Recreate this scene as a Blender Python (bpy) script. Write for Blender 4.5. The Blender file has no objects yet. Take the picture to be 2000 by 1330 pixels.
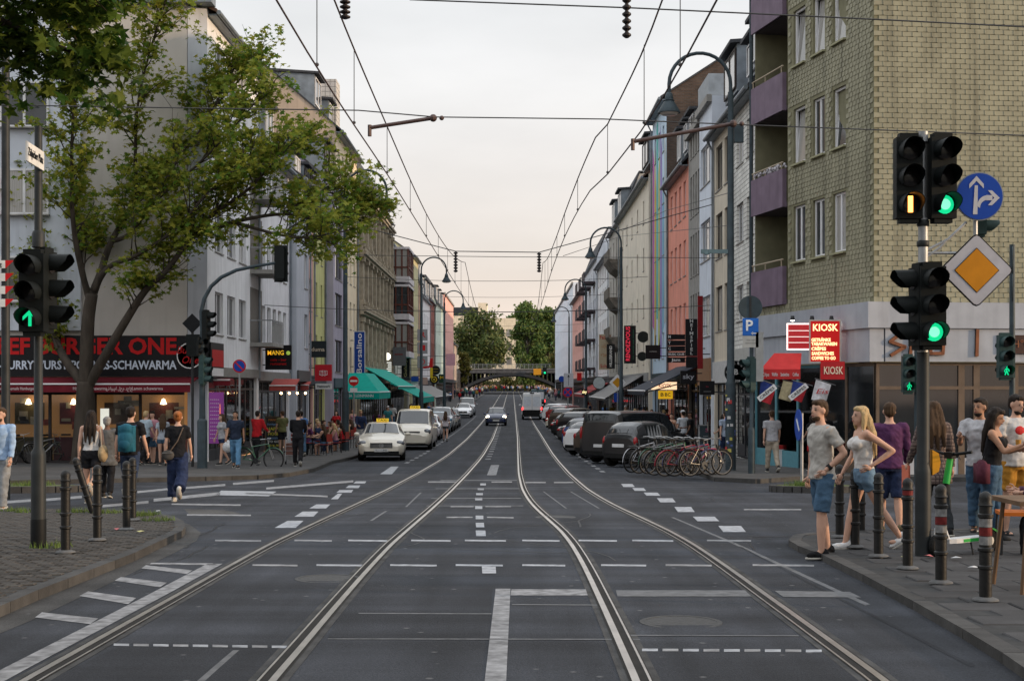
import bpy, bmesh, math, random
from math import sin, cos, pi, radians, sqrt, atan2, hypot
from mathutils import Vector, Matrix
random.seed(7)
SC = bpy.context.scene
COL = SC.collection
# ---------------------------------------------------------------- camera
FPX, HZ, CZ = 2778.0, 757.0, 1.9          # focal length in photo pixels, horizon row, eye height
cam = bpy.data.cameras.new('camera'); cam.lens = 50; cam.sensor_width = 36
cam.shift_y = 0.046; cam.clip_start = 0.1; cam.clip_end = 4000
cam_o = bpy.data.objects.new('camera', cam); COL.objects.link(cam_o)
cam_o.location = (0, 0, CZ); cam_o.rotation_euler = (pi/2, 0, 0)
SC.camera = cam_o
# ---------------------------------------------------------------- sky, sun, exposure
SUN_AZ, SUN_EL = radians(104), radians(9)       # measured clockwise from the street's direction
w = bpy.data.worlds.new('World'); SC.world = w; w.use_nodes = True
nt = w.node_tree; nt.nodes.clear(); N = nt.nodes.new; LK = nt.links.new
out = N('ShaderNodeOutputWorld')
sky = N('ShaderNodeTexSky'); sky.sky_type = 'NISHITA'; sky.sun_disc = False
sky.sun_elevation = SUN_EL; sky.sun_rotation = SUN_AZ
bg1 = N('ShaderNodeBackground'); bg1.inputs[1].default_value = 0.15; LK(sky.outputs[0], bg1.inputs[0])
tc = N('ShaderNodeTexCoord'); sep = N('ShaderNodeSeparateXYZ'); LK(tc.outputs['Generated'], sep.inputs[0])
rmp = N('ShaderNodeValToRGB'); LK(sep.outputs[2], rmp.inputs[0])
e = rmp.color_ramp.elements
e[0].position = 0.0; e[0].color = (0.445, 0.345, 0.31, 1)       # half values; the Background strength doubles them
e[1].position = 1.0; e[1].color = (0.80, 0.83, 0.87, 1)
for z_, c_ in ((.10, (.42, .372, .35)), (.2, (.402, .386, .378)), (.27, (.40, .396, .395)), (.5, (.62, .635, .655))): e.new(z_).color = (*c_, 1)
mp = N('ShaderNodeMapping'); mp.inputs['Scale'].default_value = (1.0, 1.0, 3.0); LK(tc.outputs['Generated'], mp.inputs[0])
nz = N('ShaderNodeTexNoise'); nz.inputs['Scale'].default_value = 2.6; nz.inputs['Detail'].default_value = 6; LK(mp.outputs[0], nz.inputs[0])
cr = N('ShaderNodeMapRange'); cr.inputs[1].default_value = 0.35; cr.inputs[2].default_value = 0.75
cr.inputs[3].default_value = 0.83; cr.inputs[4].default_value = 1.12; LK(nz.outputs[0], cr.inputs[0])
mul = N('ShaderNodeVectorMath'); mul.operation = 'SCALE'; LK(rmp.outputs[0], mul.inputs[0]); LK(cr.outputs[0], mul.inputs['Scale'])
bg2 = N('ShaderNodeBackground'); bg2.inputs[1].default_value = 2.05; LK(mul.outputs[0], bg2.inputs[0])
mx = N('ShaderNodeMixShader'); mx.inputs[0].default_value = 0.8
LK(bg1.outputs[0], mx.inputs[1]); LK(bg2.outputs[0], mx.inputs[2]); LK(mx.outputs[0], out.inputs[0])
sun = bpy.data.lights.new('sun', 'SUN'); sun.energy = 2.4; sun.angle = radians(0.8); sun.color = (1.0, 0.72, 0.46)
sun_o = bpy.data.objects.new('sun', sun); COL.objects.link(sun_o)
sdir = Vector((sin(SUN_AZ)*cos(SUN_EL), cos(SUN_AZ)*cos(SUN_EL), sin(SUN_EL)))
sun_o.rotation_euler = (-sdir).to_track_quat('-Z', 'Y').to_euler()
SC.view_settings.view_transform = 'Standard'; SC.view_settings.look = 'None'
SC.view_settings.gamma = 1; SC.view_settings.exposure = 0.36
SC.render.engine = 'CYCLES'
# ---------------------------------------------------------------- ground profile and pixel helpers
PROF = [(-60, .15), (0, .15), (9, .08), (13, 0), (18, -.08), (23, -.2), (33, -.48), (43, -.7), (54, -.9), (63, -1.02), (82, -1.13),
        (116, -1.22), (139, -1.22), (180, -1.0), (250, -.4), (347, .4), (420, .8), (600, 1.1), (3000, 1.1)]
def g(y):
    for (a, za), (b, zb) in zip(PROF, PROF[1:]):
        if y <= b:
            t = max(0, (y-a)/(b-a)); return za+(zb-za)*t
    return PROF[-1][1]
def gpx(u, v):
    "ground point under a photo pixel"
    lo, hi = 3.0, 420.0
    for _ in range(50):
        d = (lo+hi)/2
        if HZ+FPX*(CZ-g(d))/d > v: lo = d
        else: hi = d
    d = (lo+hi)/2
    return Vector(((u-1000)*d/FPX, d, g(d)))
def at(u, v, d): return Vector(((u-1000)*d/FPX, d, CZ+(HZ-v)*d/FPX))
# ---------------------------------------------------------------- materials
MATS = {}
def mat(name, col=(.5, .5, .5), rough=.7, metal=0, var=.12, scale=6, bump=0, bscale=40, emit=0, coat=0, dirt=0, wpos=False, stretch=None, spec=None, rnd=0, var2=None):
    if name in MATS: return MATS[name]
    M = bpy.data.materials.new(name); M.use_nodes = True; t = M.node_tree; b = t.nodes['Principled BSDF']
    b.inputs['Roughness'].default_value = rough; b.inputs['Metallic'].default_value = metal
    if spec is None and not metal and not coat and rough >= .4: spec = .16
    if spec is not None: b.inputs['Specular IOR Level'].default_value = spec
    if coat: b.inputs['Coat Weight'].default_value = coat; b.inputs['Coat Roughness'].default_value = .08
    n = t.nodes.new; l = t.links.new
    tc = n('ShaderNodeTexCoord'); src = tc.outputs['Object']
    if stretch:
        mpn = n('ShaderNodeMapping'); mpn.inputs['Scale'].default_value = stretch; l(src, mpn.inputs[0]); src = mpn.outputs[0]
    nz = n('ShaderNodeTexNoise'); nz.inputs['Scale'].default_value = scale; nz.inputs['Detail'].default_value = 6; l(src, nz.inputs[0])
    mr = n('ShaderNodeMapRange'); mr.inputs[1].default_value = .3; mr.inputs[2].default_value = .7
    mr.inputs[3].default_value = 1-var; mr.inputs[4].default_value = 1+var*.6; l(nz.outputs[0], mr.inputs[0])
    sc = n('ShaderNodeVectorMath'); sc.operation = 'SCALE'; sc.inputs[0].default_value = col; l(mr.outputs[0], sc.inputs['Scale'])
    cur = sc.outputs[0]
    if rnd:
        oi = n('ShaderNodeObjectInfo'); m2 = n('ShaderNodeMapRange'); m2.inputs[3].default_value = 1-rnd; m2.inputs[4].default_value = 1+rnd
        l(oi.outputs['Random'], m2.inputs[0]); s2 = n('ShaderNodeVectorMath'); s2.operation = 'SCALE'; l(cur, s2.inputs[0]); l(m2.outputs[0], s2.inputs['Scale']); cur = s2.outputs[0]
    if dirt:                                   # vertical rain streaks
        mpn = n('ShaderNodeMapping'); mpn.inputs['Scale'].default_value = (2.2, 2.2, .12); l(n('ShaderNodeNewGeometry').outputs['Position'] if wpos else tc.outputs['Object'], mpn.inputs[0])
        nd = n('ShaderNodeTexNoise'); nd.inputs['Scale'].default_value = 1.6; nd.inputs['Detail'].default_value = 7; l(mpn.outputs[0], nd.inputs[0])
        md = n('ShaderNodeMapRange'); md.inputs[1].default_value = .5; md.inputs[2].default_value = .75; md.inputs[3].default_value = 1; md.inputs[4].default_value = 1-dirt; l(nd.outputs[0], md.inputs[0])
        s3 = n('ShaderNodeVectorMath'); s3.operation = 'SCALE'; l(cur, s3.inputs[0]); l(md.outputs[0], s3.inputs['Scale']); cur = s3.outputs[0]
    l(cur, b.inputs['Base Color'])
    if emit:
        l(cur, b.inputs['Emission Color']); b.inputs['Emission Strength'].default_value = emit
    if bump:
        nb = n('ShaderNodeTexNoise'); nb.inputs['Scale'].default_value = bscale; nb.inputs['Detail'].default_value = 5; l(src, nb.inputs[0])
        bp = n('ShaderNodeBump'); bp.inputs['Strength'].default_value = bump; bp.inputs['Distance'].default_value = .02; l(nb.outputs[0], bp.inputs['Height']); l(bp.outputs[0], b.inputs['Normal'])
    MATS[name] = M
    return M
def brickmat(name, c1, c2, mortar, bw, bh, axes='xz', rough=.8, off=.5, msize=.012):
    if name in MATS: return MATS[name]
    M = mat(name, c1, rough); t = M.node_tree; b = t.nodes['Principled BSDF']; n = t.nodes.new; l = t.links.new
    tc = n('ShaderNodeTexCoord'); sp = n('ShaderNodeSeparateXYZ'); l(tc.outputs['Object'], sp.inputs[0])
    cb = n('ShaderNodeCombineXYZ'); ad = n('ShaderNodeMath'); ad.operation = 'ADD'; l(sp.outputs[0], ad.inputs[0]); l(sp.outputs[1], ad.inputs[1])
    l(ad.outputs[0], cb.inputs[0]); l(sp.outputs[2], cb.inputs[1])
    br = n('ShaderNodeTexBrick'); l(cb.outputs[0], br.inputs[0]); br.offset = off
    br.inputs['Color1'].default_value = (*c1, 1); br.inputs['Color2'].default_value = (*c2, 1); br.inputs['Mortar'].default_value = (*mortar, 1)
    br.inputs['Scale'].default_value = 1; br.inputs['Brick Width'].default_value = bw; br.inputs['Row Height'].default_value = bh; br.inputs['Mortar Size'].default_value = msize
    nz = n('ShaderNodeTexNoise'); nz.inputs['Scale'].default_value = 1.3; nz.inputs['Detail'].default_value = 6; l(tc.outputs['Object'], nz.inputs[0])
    mr = n('ShaderNodeMapRange'); mr.inputs[1].default_value = .3; mr.inputs[2].default_value = .7; mr.inputs[3].default_value = .75; mr.inputs[4].default_value = 1.1; l(nz.outputs[0], mr.inputs[0])
    s = n('ShaderNodeVectorMath'); s.operation = 'SCALE'; l(br.outputs[0], s.inputs[0]); l(mr.outputs[0], s.inputs['Scale']); l(s.outputs[0], b.inputs['Base Color'])
    bp = n('ShaderNodeBump'); bp.inputs['Strength'].default_value = .6; bp.inputs['Distance'].default_value = .02; bp.invert = True
    l(br.outputs['Fac'], bp.inputs['Height']); l(bp.outputs[0], b.inputs['Normal'])
    return M
def paint(name, col, rough=.35, coat=.6): return mat('paint_'+name, col, rough, 0, .04, 3, coat=coat)
def cloth(col): return mat('cloth_%d_%d_%d' % tuple(int(c*255) for c in col), col, .9, 0, .28, 9, bump=.9, bscale=9)
def lamp(name, col, e): return mat('lamp_'+name, col, .4, 0, .02, 3, emit=e)  # self-glowing colour: lamps, and also signs, posters and room backs
def plaster(name, col, dirt=.22): return mat('plaster_'+name, col, .85, 0, .10, .9, bump=.12, bscale=25, dirt=dirt)
DARK = mat('dark_metal', (.016, .018, .02), .5, .3, .2, 9)
POLE = mat('pole_paint', (.022, .026, .028), .55, .1, .3, 5, spec=.3)
POLE2 = mat('pole_paint_blue', (.035, .052, .062), .55, .1, .3, 5, spec=.3)
BLACK = mat('black_plastic', (.008, .009, .01), .6, 0, .2, 9)
STEEL = mat('steel', (.42, .42, .42), .32, .9, .15, 7)
GALV = mat('galvanised', (.32, .33, .34), .5, .6, .2, 7)
WHITE = mat('white_paint', (.72, .72, .72), .5, 0, .06, 4)
RUBBER = mat('rubber', (.012, .012, .012), .9, 0, .2, 9, spec=.2)
FRAMEW = mat('window_frame_white', (.66, .66, .67), .5, 0, .08, 3)
FRAMED = mat('window_frame_dark', (.05, .04, .035), .5, 0, .1, 3)
ZINC = mat('zinc_sheet', (.20, .23, .26), .5, .4, .25, 2.5)
SLATE = mat('slate_roof', (.055, .058, .065), .75, 0, .35, 7, bump=.3, bscale=12)
RTILE = mat('roof_tile', (.13, .085, .065), .85, 0, .35, 6, bump=.4, bscale=14)
CONC = mat('concrete', (.30, .29, .27), .85, 0, .2, 2.5, bump=.2, bscale=30, dirt=.25)
def glassmat(name, dark, curtain, fac):
    if name in MATS: return MATS[name]
    M = mat(name, dark, .06, 0, .3, 1.2, spec=.7); t = M.node_tree; b = t.nodes['Principled BSDF']; n = t.nodes.new; l = t.links.new
    old = b.inputs['Base Color'].links[0].from_socket
    oi = n('ShaderNodeObjectInfo'); mr = n('ShaderNodeMapRange'); mr.inputs[1].default_value = 1-fac; mr.inputs[2].default_value = 1-fac+.08; l(oi.outputs['Random'], mr.inputs[0])
    tc = n('ShaderNodeTexCoord'); wv = n('ShaderNodeTexWave'); wv.inputs['Scale'].default_value = 4; wv.inputs['Distortion'].default_value = 2; l(tc.outputs['Object'], wv.inputs[0])
    c = n('ShaderNodeMixRGB'); c.inputs[1].default_value = (*curtain, 1); c.inputs[2].default_value = (*[x*.82 for x in curtain], 1); l(wv.outputs[0], c.inputs[0])
    mx = n('ShaderNodeMixRGB'); l(mr.outputs[0], mx.inputs[0]); l(old, mx.inputs[1]); l(c.outputs[0], mx.inputs[2]); l(mx.outputs[0], b.inputs['Base Color'])
    return M
GLASS = glassmat('window_glass', (.035, .04, .045), (.34, .33, .31), .35)
GLASSD = mat('shop_glass', (.016, .018, .02), .05, 0, .3, 1.5, spec=.7)
CARGLASS = mat('car_glass', (.018, .022, .026), .04, 0, .1, 2, spec=.8)
# ---------------------------------------------------------------- mesh builder
class MB:
    def __init__(s): s.v = []; s.f = []; s.m = []; s.k = 0
    def mat(s, k): s.k = k; return s
    def add(s, vs, fs):
        o = len(s.v); s.v += [tuple(p) for p in vs]; s.f += [tuple(i+o for i in f) for f in fs]; s.m += [s.k]*len(fs); return s
    def box(s, x0, y0, z0, x1, y1, z1):
        vs = [(x, y, z) for x in (x0, x1) for y in (y0, y1) for z in (z0, z1)]
        return s.add(vs, [(0, 1, 3, 2), (4, 6, 7, 5), (0, 4, 5, 1), (2, 3, 7, 6), (0, 2, 6, 4), (1, 5, 7, 3)])
    def cbox(s, c, sz, M=None):
        vs = []
        for x in (-.5, .5):
            for y in (-.5, .5):
                for z in (-.5, .5):
                    p = Vector((x*sz[0], y*sz[1], z*sz[2]))
                    if M is not None: p = M @ p
                    vs.append(p+Vector(c))
        return s.add(vs, [(0, 1, 3, 2), (4, 6, 7, 5), (0, 4, 5, 1), (2, 3, 7, 6), (0, 2, 6, 4), (1, 5, 7, 3)])
    def tube(s, pts, r, n=8, cap=True):
        pts = [Vector(p) for p in pts]; rs = r if isinstance(r, (list, tuple)) else [r]*len(pts)
        rings = []; ref = None
        for i, p in enumerate(pts):
            t = (pts[min(i+1, len(pts)-1)]-pts[max(i-1, 0)])
            if t.length < 1e-9: t = Vector((0, 0, 1))
            t.normalize()
            if ref is None:
                ref = Vector((0, 0, 1)) if abs(t.z) < .9 else Vector((1, 0, 0))
            a = t.cross(ref)
            if a.length < 1e-6: a = t.cross(Vector((.3, 1, .2)))
            a.normalize(); b = t.cross(a).normalized(); ref = a.cross(t)
            rings.append([p+(a*cos(2*pi*j/n)+b*sin(2*pi*j/n))*rs[i] for j in range(n)])
        vs = [q for R in rings for q in R]
        fs = [(i*n+j, i*n+(j+1) % n, (i+1)*n+(j+1) % n, (i+1)*n+j) for i in range(len(pts)-1) for j in range(n)]
        if cap: fs += [tuple(range(n-1, -1, -1)), tuple(range((len(pts)-1)*n, len(pts)*n))]
        return s.add(vs, fs)
    def lathe(s, prof, c=(0, 0, 0), n=16, axis='z'):
        vs = []; c = Vector(c)
        for r, z in prof:
            for j in range(n):
                a = 2*pi*j/n
                p = (r*cos(a), r*sin(a), z) if axis == 'z' else ((r*cos(a), z, r*sin(a)) if axis == 'y' else (z, r*cos(a), r*sin(a)))
                vs.append(c+Vector(p))
        fs = [(i*n+j, i*n+(j+1) % n, (i+1)*n+(j+1) % n, (i+1)*n+j) for i in range(len(prof)-1) for j in range(n)]
        fs += [tuple(range(n-1, -1, -1)), tuple(range((len(prof)-1)*n, len(prof)*n))]
        return s.add(vs, fs)
    def prism(s, poly, z0, z1):          # polygon in xy
        n = len(poly)
        vs = [(x, y, z0) for x, y in poly]+[(x, y, z1) for x, y in poly]
        return s.add(vs, [tuple(range(n-1, -1, -1)), tuple(range(n, 2*n))]+[(i, (i+1) % n, n+(i+1) % n, n+i) for i in range(n)])
    def prismy(s, poly, y0, y1):         # polygon in xz extruded along y
        n = len(poly)
        vs = [(x, y0, z) for x, z in poly]+[(x, y1, z) for x, z in poly]
        return s.add(vs, [tuple(range(n)), tuple(range(2*n-1, n-1, -1))]+[(i, n+i, n+(i+1) % n, (i+1) % n) for i in range(n)])
    def prismx(s, poly, x0, x1):         # polygon in yz extruded along x
        n = len(poly)
        vs = [(x0, y, z) for y, z in poly]+[(x1, y, z) for y, z in poly]
        return s.add(vs, [tuple(range(n)), tuple(range(2*n-1, n-1, -1))]+[(i, n+i, n+(i+1) % n, (i+1) % n) for i in range(n)])
    def ball(s, c, r, n=10, m=6):
        r = r if isinstance(r, (tuple, list)) else (r, r, r); vs = [(c[0], c[1], c[2]-r[2])]
        for i in range(1, m):
            a = -pi/2+pi*i/m
            for j in range(n): vs.append((c[0]+r[0]*cos(a)*cos(2*pi*j/n), c[1]+r[1]*cos(a)*sin(2*pi*j/n), c[2]+r[2]*sin(a)))
        vs.append((c[0], c[1], c[2]+r[2])); fs = [(0, 1+(j+1) % n, 1+j) for j in range(n)]
        for i in range(m-2):
            for j in range(n): fs.append((1+i*n+j, 1+i*n+(j+1) % n, 1+(i+1)*n+(j+1) % n, 1+(i+1)*n+j))
        k = len(vs)-1; fs += [(k, 1+(m-2)*n+j, 1+(m-2)*n+(j+1) % n) for j in range(n)]
        return s.add(vs, fs)
    def mesh(s, name, mats=None, smooth=False):
        me = bpy.data.meshes.new(name); me.from_pydata(s.v, [], s.f)
        for m_ in (mats or []): me.materials.append(m_)
        me.polygons.foreach_set('material_index', s.m)
        if smooth:
            me.polygons.foreach_set('use_smooth', [True]*len(s.f))
            if smooth != 'all': me.set_sharp_from_angle(angle=radians(38))
        me.update()
        return me
    def build(s, name, mats, parent=None, loc=None, rot=None, smooth=False):
        mats = mats if isinstance(mats, (list, tuple)) else [mats]
        return link(name, s.mesh(name, mats, smooth), parent, loc, rot)
def link(name, data, parent=None, loc=None, rot=None):
    o = bpy.data.objects.new(name, data); COL.objects.link(o)
    if parent: o.parent = parent
    if loc is not None: o.location = loc
    if rot is not None: o.rotation_euler = (0, 0, rot) if isinstance(rot, (int, float)) else rot
    return o
def tag(o, label, cat, group=None):
    o['label'] = label; o['category'] = cat
    if group: o['group'] = group
    return o
def thing(name, label, cat, loc=(0, 0, 0), rot=0, group=None):
    return tag(link(name, None, None, loc, rot), label, cat, group)
def struct(o, kind='structure'): o['kind'] = kind; return o
def copy_tree(o, parent=None):
    c = o.copy(); COL.objects.link(c); c.parent = parent
    for ch in list(o.children): copy_tree(ch, c)
    return c
_TX = {}
TMP = bpy.data.scenes.new('workbench')          # small side scene for evaluating text and modifiers quickly, removed at the end
def text_mesh(txt, size, depth=.004, align='CENTER', bold=0, sx=1.0, shear=0):
    "flat letters in the local xz plane, facing -y"
    cu = bpy.data.curves.new('letters', 'FONT'); cu.body = txt; cu.size = size; cu.extrude = depth; cu.align_x = align; cu.align_y = 'CENTER'; cu.resolution_u = 2
    cu.offset = bold; cu.shear = shear; cu.space_line = .95
    o = bpy.data.objects.new('letters', cu); TMP.collection.objects.link(o)
    TMP.view_layers[0].update(); dg = TMP.view_layers[0].depsgraph
    me = bpy.data.meshes.new_from_object(o.evaluated_get(dg)); bpy.data.objects.remove(o)
    me.transform(Matrix(((sx, 0, 0, 0), (0, 0, -1, 0), (0, 1, 0, 0), (0, 0, 0, 1)))); me.materials.clear()
    return me
def letters(txt, size, material, parent, x, y, z, w=None, rot=None, name='lettering', vert=False, align='CENTER', bold=0, depth=.004, shear=0):
    if vert: txt = '\n'.join(txt)
    key = (txt, align, bold, depth/size, shear)
    if key not in _TX: _TX[key] = text_mesh(txt, 1.0, depth/size, align, bold/size if bold else 0, 1, shear)
    me = _TX[key].copy(); bx = [v.co.x for v in me.vertices] or [0]
    wid = (max(bx)-min(bx))*size; sx = size
    if w and wid > 0: sx = size*w/wid
    me.transform(Matrix.Diagonal((sx, size, size, 1))); me.materials.append(material)
    o = link(name, me, parent, (x, y, z), rot); return o
# ================================================================ ROAD, PAVEMENTS, RAILS
def asphalt(name, base, specks=True):
    M = mat(name, base, .85, 0, .34, .55, bump=.45, bscale=70, spec=.22); t = M.node_tree; b = t.nodes['Principled BSDF']; n = t.nodes.new; l = t.links.new
    old = b.inputs['Base Color'].links[0].from_socket; tc = n('ShaderNodeTexCoord')
    mpn = n('ShaderNodeMapping'); mpn.inputs['Scale'].default_value = (1.4, .09, 1); l(tc.outputs['Object'], mpn.inputs[0])
    n1 = n('ShaderNodeTexNoise'); n1.inputs['Scale'].default_value = 1.7; n1.inputs['Detail'].default_value = 8; l(mpn.outputs[0], n1.inputs[0])
    m1 = n('ShaderNodeMapRange'); m1.inputs[1].default_value = .35; m1.inputs[2].default_value = .65; m1.inputs[3].default_value = .78; m1.inputs[4].default_value = 1.22; l(n1.outputs[0], m1.inputs[0])
    s = n('ShaderNodeVectorMath'); s.operation = 'SCALE'; l(old, s.inputs[0]); l(m1.outputs[0], s.inputs['Scale'])
    mpx = n('ShaderNodeMapping'); mpx.inputs['Scale'].default_value = (.05, 1.1, 1); l(tc.outputs['Object'], mpx.inputs[0])      # transverse wear
    nx = n('ShaderNodeTexNoise'); nx.inputs['Scale'].default_value = 1.3; nx.inputs['Detail'].default_value = 8; l(mpx.outputs[0], nx.inputs[0])
    mx_ = n('ShaderNodeMapRange'); mx_.inputs[1].default_value = .38; mx_.inputs[2].default_value = .66; mx_.inputs[3].default_value = .78; mx_.inputs[4].default_value = 1.35; l(nx.outputs[0], mx_.inputs[0])
    s2 = n('ShaderNodeVectorMath'); s2.operation = 'SCALE'; l(s.outputs[0], s2.inputs[0]); l(mx_.outputs[0], s2.inputs['Scale'])
    nf = n('ShaderNodeTexNoise'); nf.inputs['Scale'].default_value = 60; nf.inputs['Detail'].default_value = 3; l(tc.outputs['Object'], nf.inputs[0])
    mf = n('ShaderNodeMapRange'); mf.inputs[1].default_value = .3; mf.inputs[2].default_value = .72; mf.inputs[3].default_value = .7; mf.inputs[4].default_value = 1.35; l(nf.outputs[0], mf.inputs[0])
    s3 = n('ShaderNodeVectorMath'); s3.operation = 'SCALE'; l(s2.outputs[0], s3.inputs[0]); l(mf.outputs[0], s3.inputs['Scale']); cur = s3.outputs[0]
    if specks:
        vo = n('ShaderNodeTexVoronoi'); vo.inputs['Scale'].default_value = 3.2; vo.feature = 'F1'; l(tc.outputs['Object'], vo.inputs[0])
        mv = n('ShaderNodeMapRange'); mv.inputs[1].default_value = .05; mv.inputs[2].default_value = .10; mv.inputs[3].default_value = .5; mv.inputs[4].default_value = 0; l(vo.outputs['Distance'], mv.inputs[0])
        mix = n('ShaderNodeMixRGB'); l(mv.outputs[0], mix.inputs[0]); l(cur, mix.inputs[1]); mix.inputs[2].default_value = (.2, .2, .2, 1); cur = mix.outputs[0]
    l(cur, b.inputs['Base Color'])
    return M
ASPH = asphalt('asphalt', (.031, .034, .041)); ASPH2 = asphalt('asphalt_patch_dark', (.022, .024, .029)); ASPH3 = asphalt('asphalt_gutter', (.058, .056, .054))
def pavemat(name, c1, c2, mo, bw, bh):
    M = mat(name, c1, .8); t = M.node_tree; b = t.nodes['Principled BSDF']; n = t.nodes.new; l = t.links.new
    tc = n('ShaderNodeTexCoord'); br = n('ShaderNodeTexBrick'); l(tc.outputs['Object'], br.inputs[0]); br.inputs['Scale'].default_value = 1
    br.inputs['Color1'].default_value = (*c1, 1); br.inputs['Color2'].default_value = (*c2, 1); br.inputs['Mortar'].default_value = (*mo, 1)
    br.inputs['Brick Width'].default_value = bw; br.inputs['Row Height'].default_value = bh; br.inputs['Mortar Size'].default_value = .012
    nz = n('ShaderNodeTexNoise'); nz.inputs['Scale'].default_value = .9; nz.inputs['Detail'].default_value = 7; l(tc.outputs['Object'], nz.inputs[0])
    mr = n('ShaderNodeMapRange'); mr.inputs[1].default_value = .3; mr.inputs[2].default_value = .7; mr.inputs[3].default_value = .7; mr.inputs[4].default_value = 1.15; l(nz.outputs[0], mr.inputs[0])
    s = n('ShaderNodeVectorMath'); s.operation = 'SCALE'; l(br.outputs[0], s.inputs[0]); l(mr.outputs[0], s.inputs['Scale']); l(s.outputs[0], b.inputs['Base Color'])
    return M
PAVE = pavemat('pavement_slabs', (.068, .066, .065), (.082, .08, .078), (.06, .06, .06), .5, .5)
KERB = mat('kerb_stone', (.055, .053, .051), .85, 0, .28, 5, bump=.3, bscale=40, rnd=.2, spec=.25)
MARK = mat('road_paint', (.245, .245, .25), .75, 0, .5, 9, bump=.1)
MARKW = mat('road_paint_worn', (.13, .132, .136), .7, 0, .35, 9)
MARKB = mat('road_paint_bright', (.33, .34, .36), .7, 0, .4, 11)
# the road sheet: one continuous sheet that sags along the street and runs on to the horizon
ys = [-60+.5*i for i in range(440)]+[160+4*i for i in range(1, 111)]+[620, 700, 900, 1300, 2200]
xs = [-900, -60, -20, -11, -6, -3, 0, 3, 6, 9, 20, 60, 900]
b_ = MB(); b_.add([(x, y, g(y)) for y in ys for x in xs], [(j*len(xs)+i, j*len(xs)+i+1, (j+1)*len(xs)+i+1, (j+1)*len(xs)+i) for j in range(len(ys)-1) for i in range(len(xs)-1)])
road = struct(b_.build('road', ASPH))
def sheet(name, a, b, c, d, dz, m, parent):
    "ground-hugging quad a-b-c-d (a-d and b-c are the long sides)"
    a, b, c, d = [Vector(p[:2]) for p in (a, b, c, d)]
    L = max((a-d).length, (b-c).length); n = max(1, int(L/.5)+1); Wd = max((a-b).length, (d-c).length); k = max(1, int(Wd/.5)+1)
    M_ = MB(); vs = []
    for i in range(n+1):
        p = a.lerp(d, i/n); q = b.lerp(c, i/n)
        for j in range(k+1):
            r = p.lerp(q, j/k); vs.append((r.x, r.y, g(r.y)+dz))
    fs = [(i*(k+1)+j, i*(k+1)+j+1, (i+1)*(k+1)+j+1, (i+1)*(k+1)+j) for i in range(n) for j in range(k)]
    M_.add(vs, fs); o = M_.build(name, m, parent)
    return o
def ribbon(name, pts, wid, dz, m, parent, off=0):
    pts = [Vector(p[:2]) for p in pts]; dense = []
    for p, q in zip(pts, pts[1:]):
        k = max(1, int((q-p).length/.6)+1); dense += [p.lerp(q, i/k) for i in range(k)]
    dense.append(pts[-1]); vs = []
    for i, p in enumerate(dense):
        t = (dense[min(i+1, len(dense)-1)]-dense[max(0, i-1)]).normalized(); nn = Vector((t.y, -t.x))
        for s in (off-wid/2, off+wid/2):
            q = p+nn*s; vs.append((q.x, q.y, g(q.y)+dz))
    M_ = MB(); M_.add(vs, [(2*i, 2*i+1, 2*i+3, 2*i+2) for i in range(len(dense)-1)])
    return M_.build(name, m, parent)
def pq(name, c, m=MARK, dz=.004): return sheet(name, *[gpx(*p) for p in c], dz, m, road)
def hline(u0, v0, u1, v1, th, m=MARK): pq('lane_marking', [(u0, v0), (u0, v0+th), (u1, v1+th), (u1, v1)], m)
# thick stop lines and the box corner
pq('stop_line', [(968, 1150), (997, 1150), (988, 1345), (945, 1345)])
pq('stop_line', [(999, 1151), (997, 1163), (1148, 1163), (1144, 1151)])
pq('stop_line', [(1203, 1153), (1206, 1165), (1468, 1165), (1455, 1153)], MARKW)
pq('stop_line', [(1513, 1154), (1530, 1166), (1682, 1167), (1660, 1156)], MARKW)
for u0, u1 in ((420, 510), (575, 648), (680, 757), (803, 880), (908, 988), (1020, 1093), (1130, 1205), (1235, 1315), (1381, 1467)): hline(u0, 1054, u1, 1055, 3, MARKB if 600 < u0 < 1300 else MARK)
for u0, u1 in ((493, 581), (618, 712), (762, 853), (890, 982), (1020, 1104), (1174, 1262), (1300, 1390), (1470, 1590)): hline(u0, 1102, u1, 1103, 3.4, MARKB if 600 < u0 < 1300 else MARK)
for u0, v0, u1, v1 in ((872, 1009, 923, 1009), (951, 1009, 1003, 1010), (880, 988, 925, 988), (948, 988, 998, 988), (836, 940, 900, 940), (960, 940, 1000, 940), (1026, 941, 1066, 941), (1082, 941, 1120, 941), (1453, 994, 1565, 994)): hline(u0, v0, u1, v1, 2.4)
for q in ((941, 968, 1105, 1120, 1), (929, 948, 1036, 1047, 1), (929, 945, 1021, 1030, 1), (929, 944, 1007, 1014, 0), (928, 942, 988, 994, 0), (928, 942, 972, 977, 0), (930, 943, 963, 967, 0), (933, 945, 953, 957, 0), (938, 949, 944, 948, 0)):
    pq('lane_marking', [(q[0], q[2]), (q[1], q[2]), (q[1]+q[4], q[3]), (q[0]+q[4], q[3])], MARKB)
pq('lane_marking', [(959, 908), (975, 908), (969, 928), (951, 928)])
for i in range(46):                      # centre dashes down the street
    y = 56+i*3.0; x = -.95-.0*i
    sheet('lane_marking', (x-.11, y), (x+.11, y), (x+.11, y+1.0), (x-.11, y+1.0), .004, MARK, road)
for q in ((536, 585, 1017, 1031, 26), (575, 617, 999, 1009, 16), (604, 641, 985, 993, 14), (646, 664, 964, 975, 14), (657, 688, 957, 962, 6), (675, 702, 948, 953, 6), (690, 714, 940, 944, 5), (742, 772, 911, 926, 22)):
    pq('lane_marking', [(q[0]+q[4], q[2]), (q[1]+q[4]*.3, q[2]), (q[1]-q[4]*.3, q[3]), (q[0], q[3])], MARKB)
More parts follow.
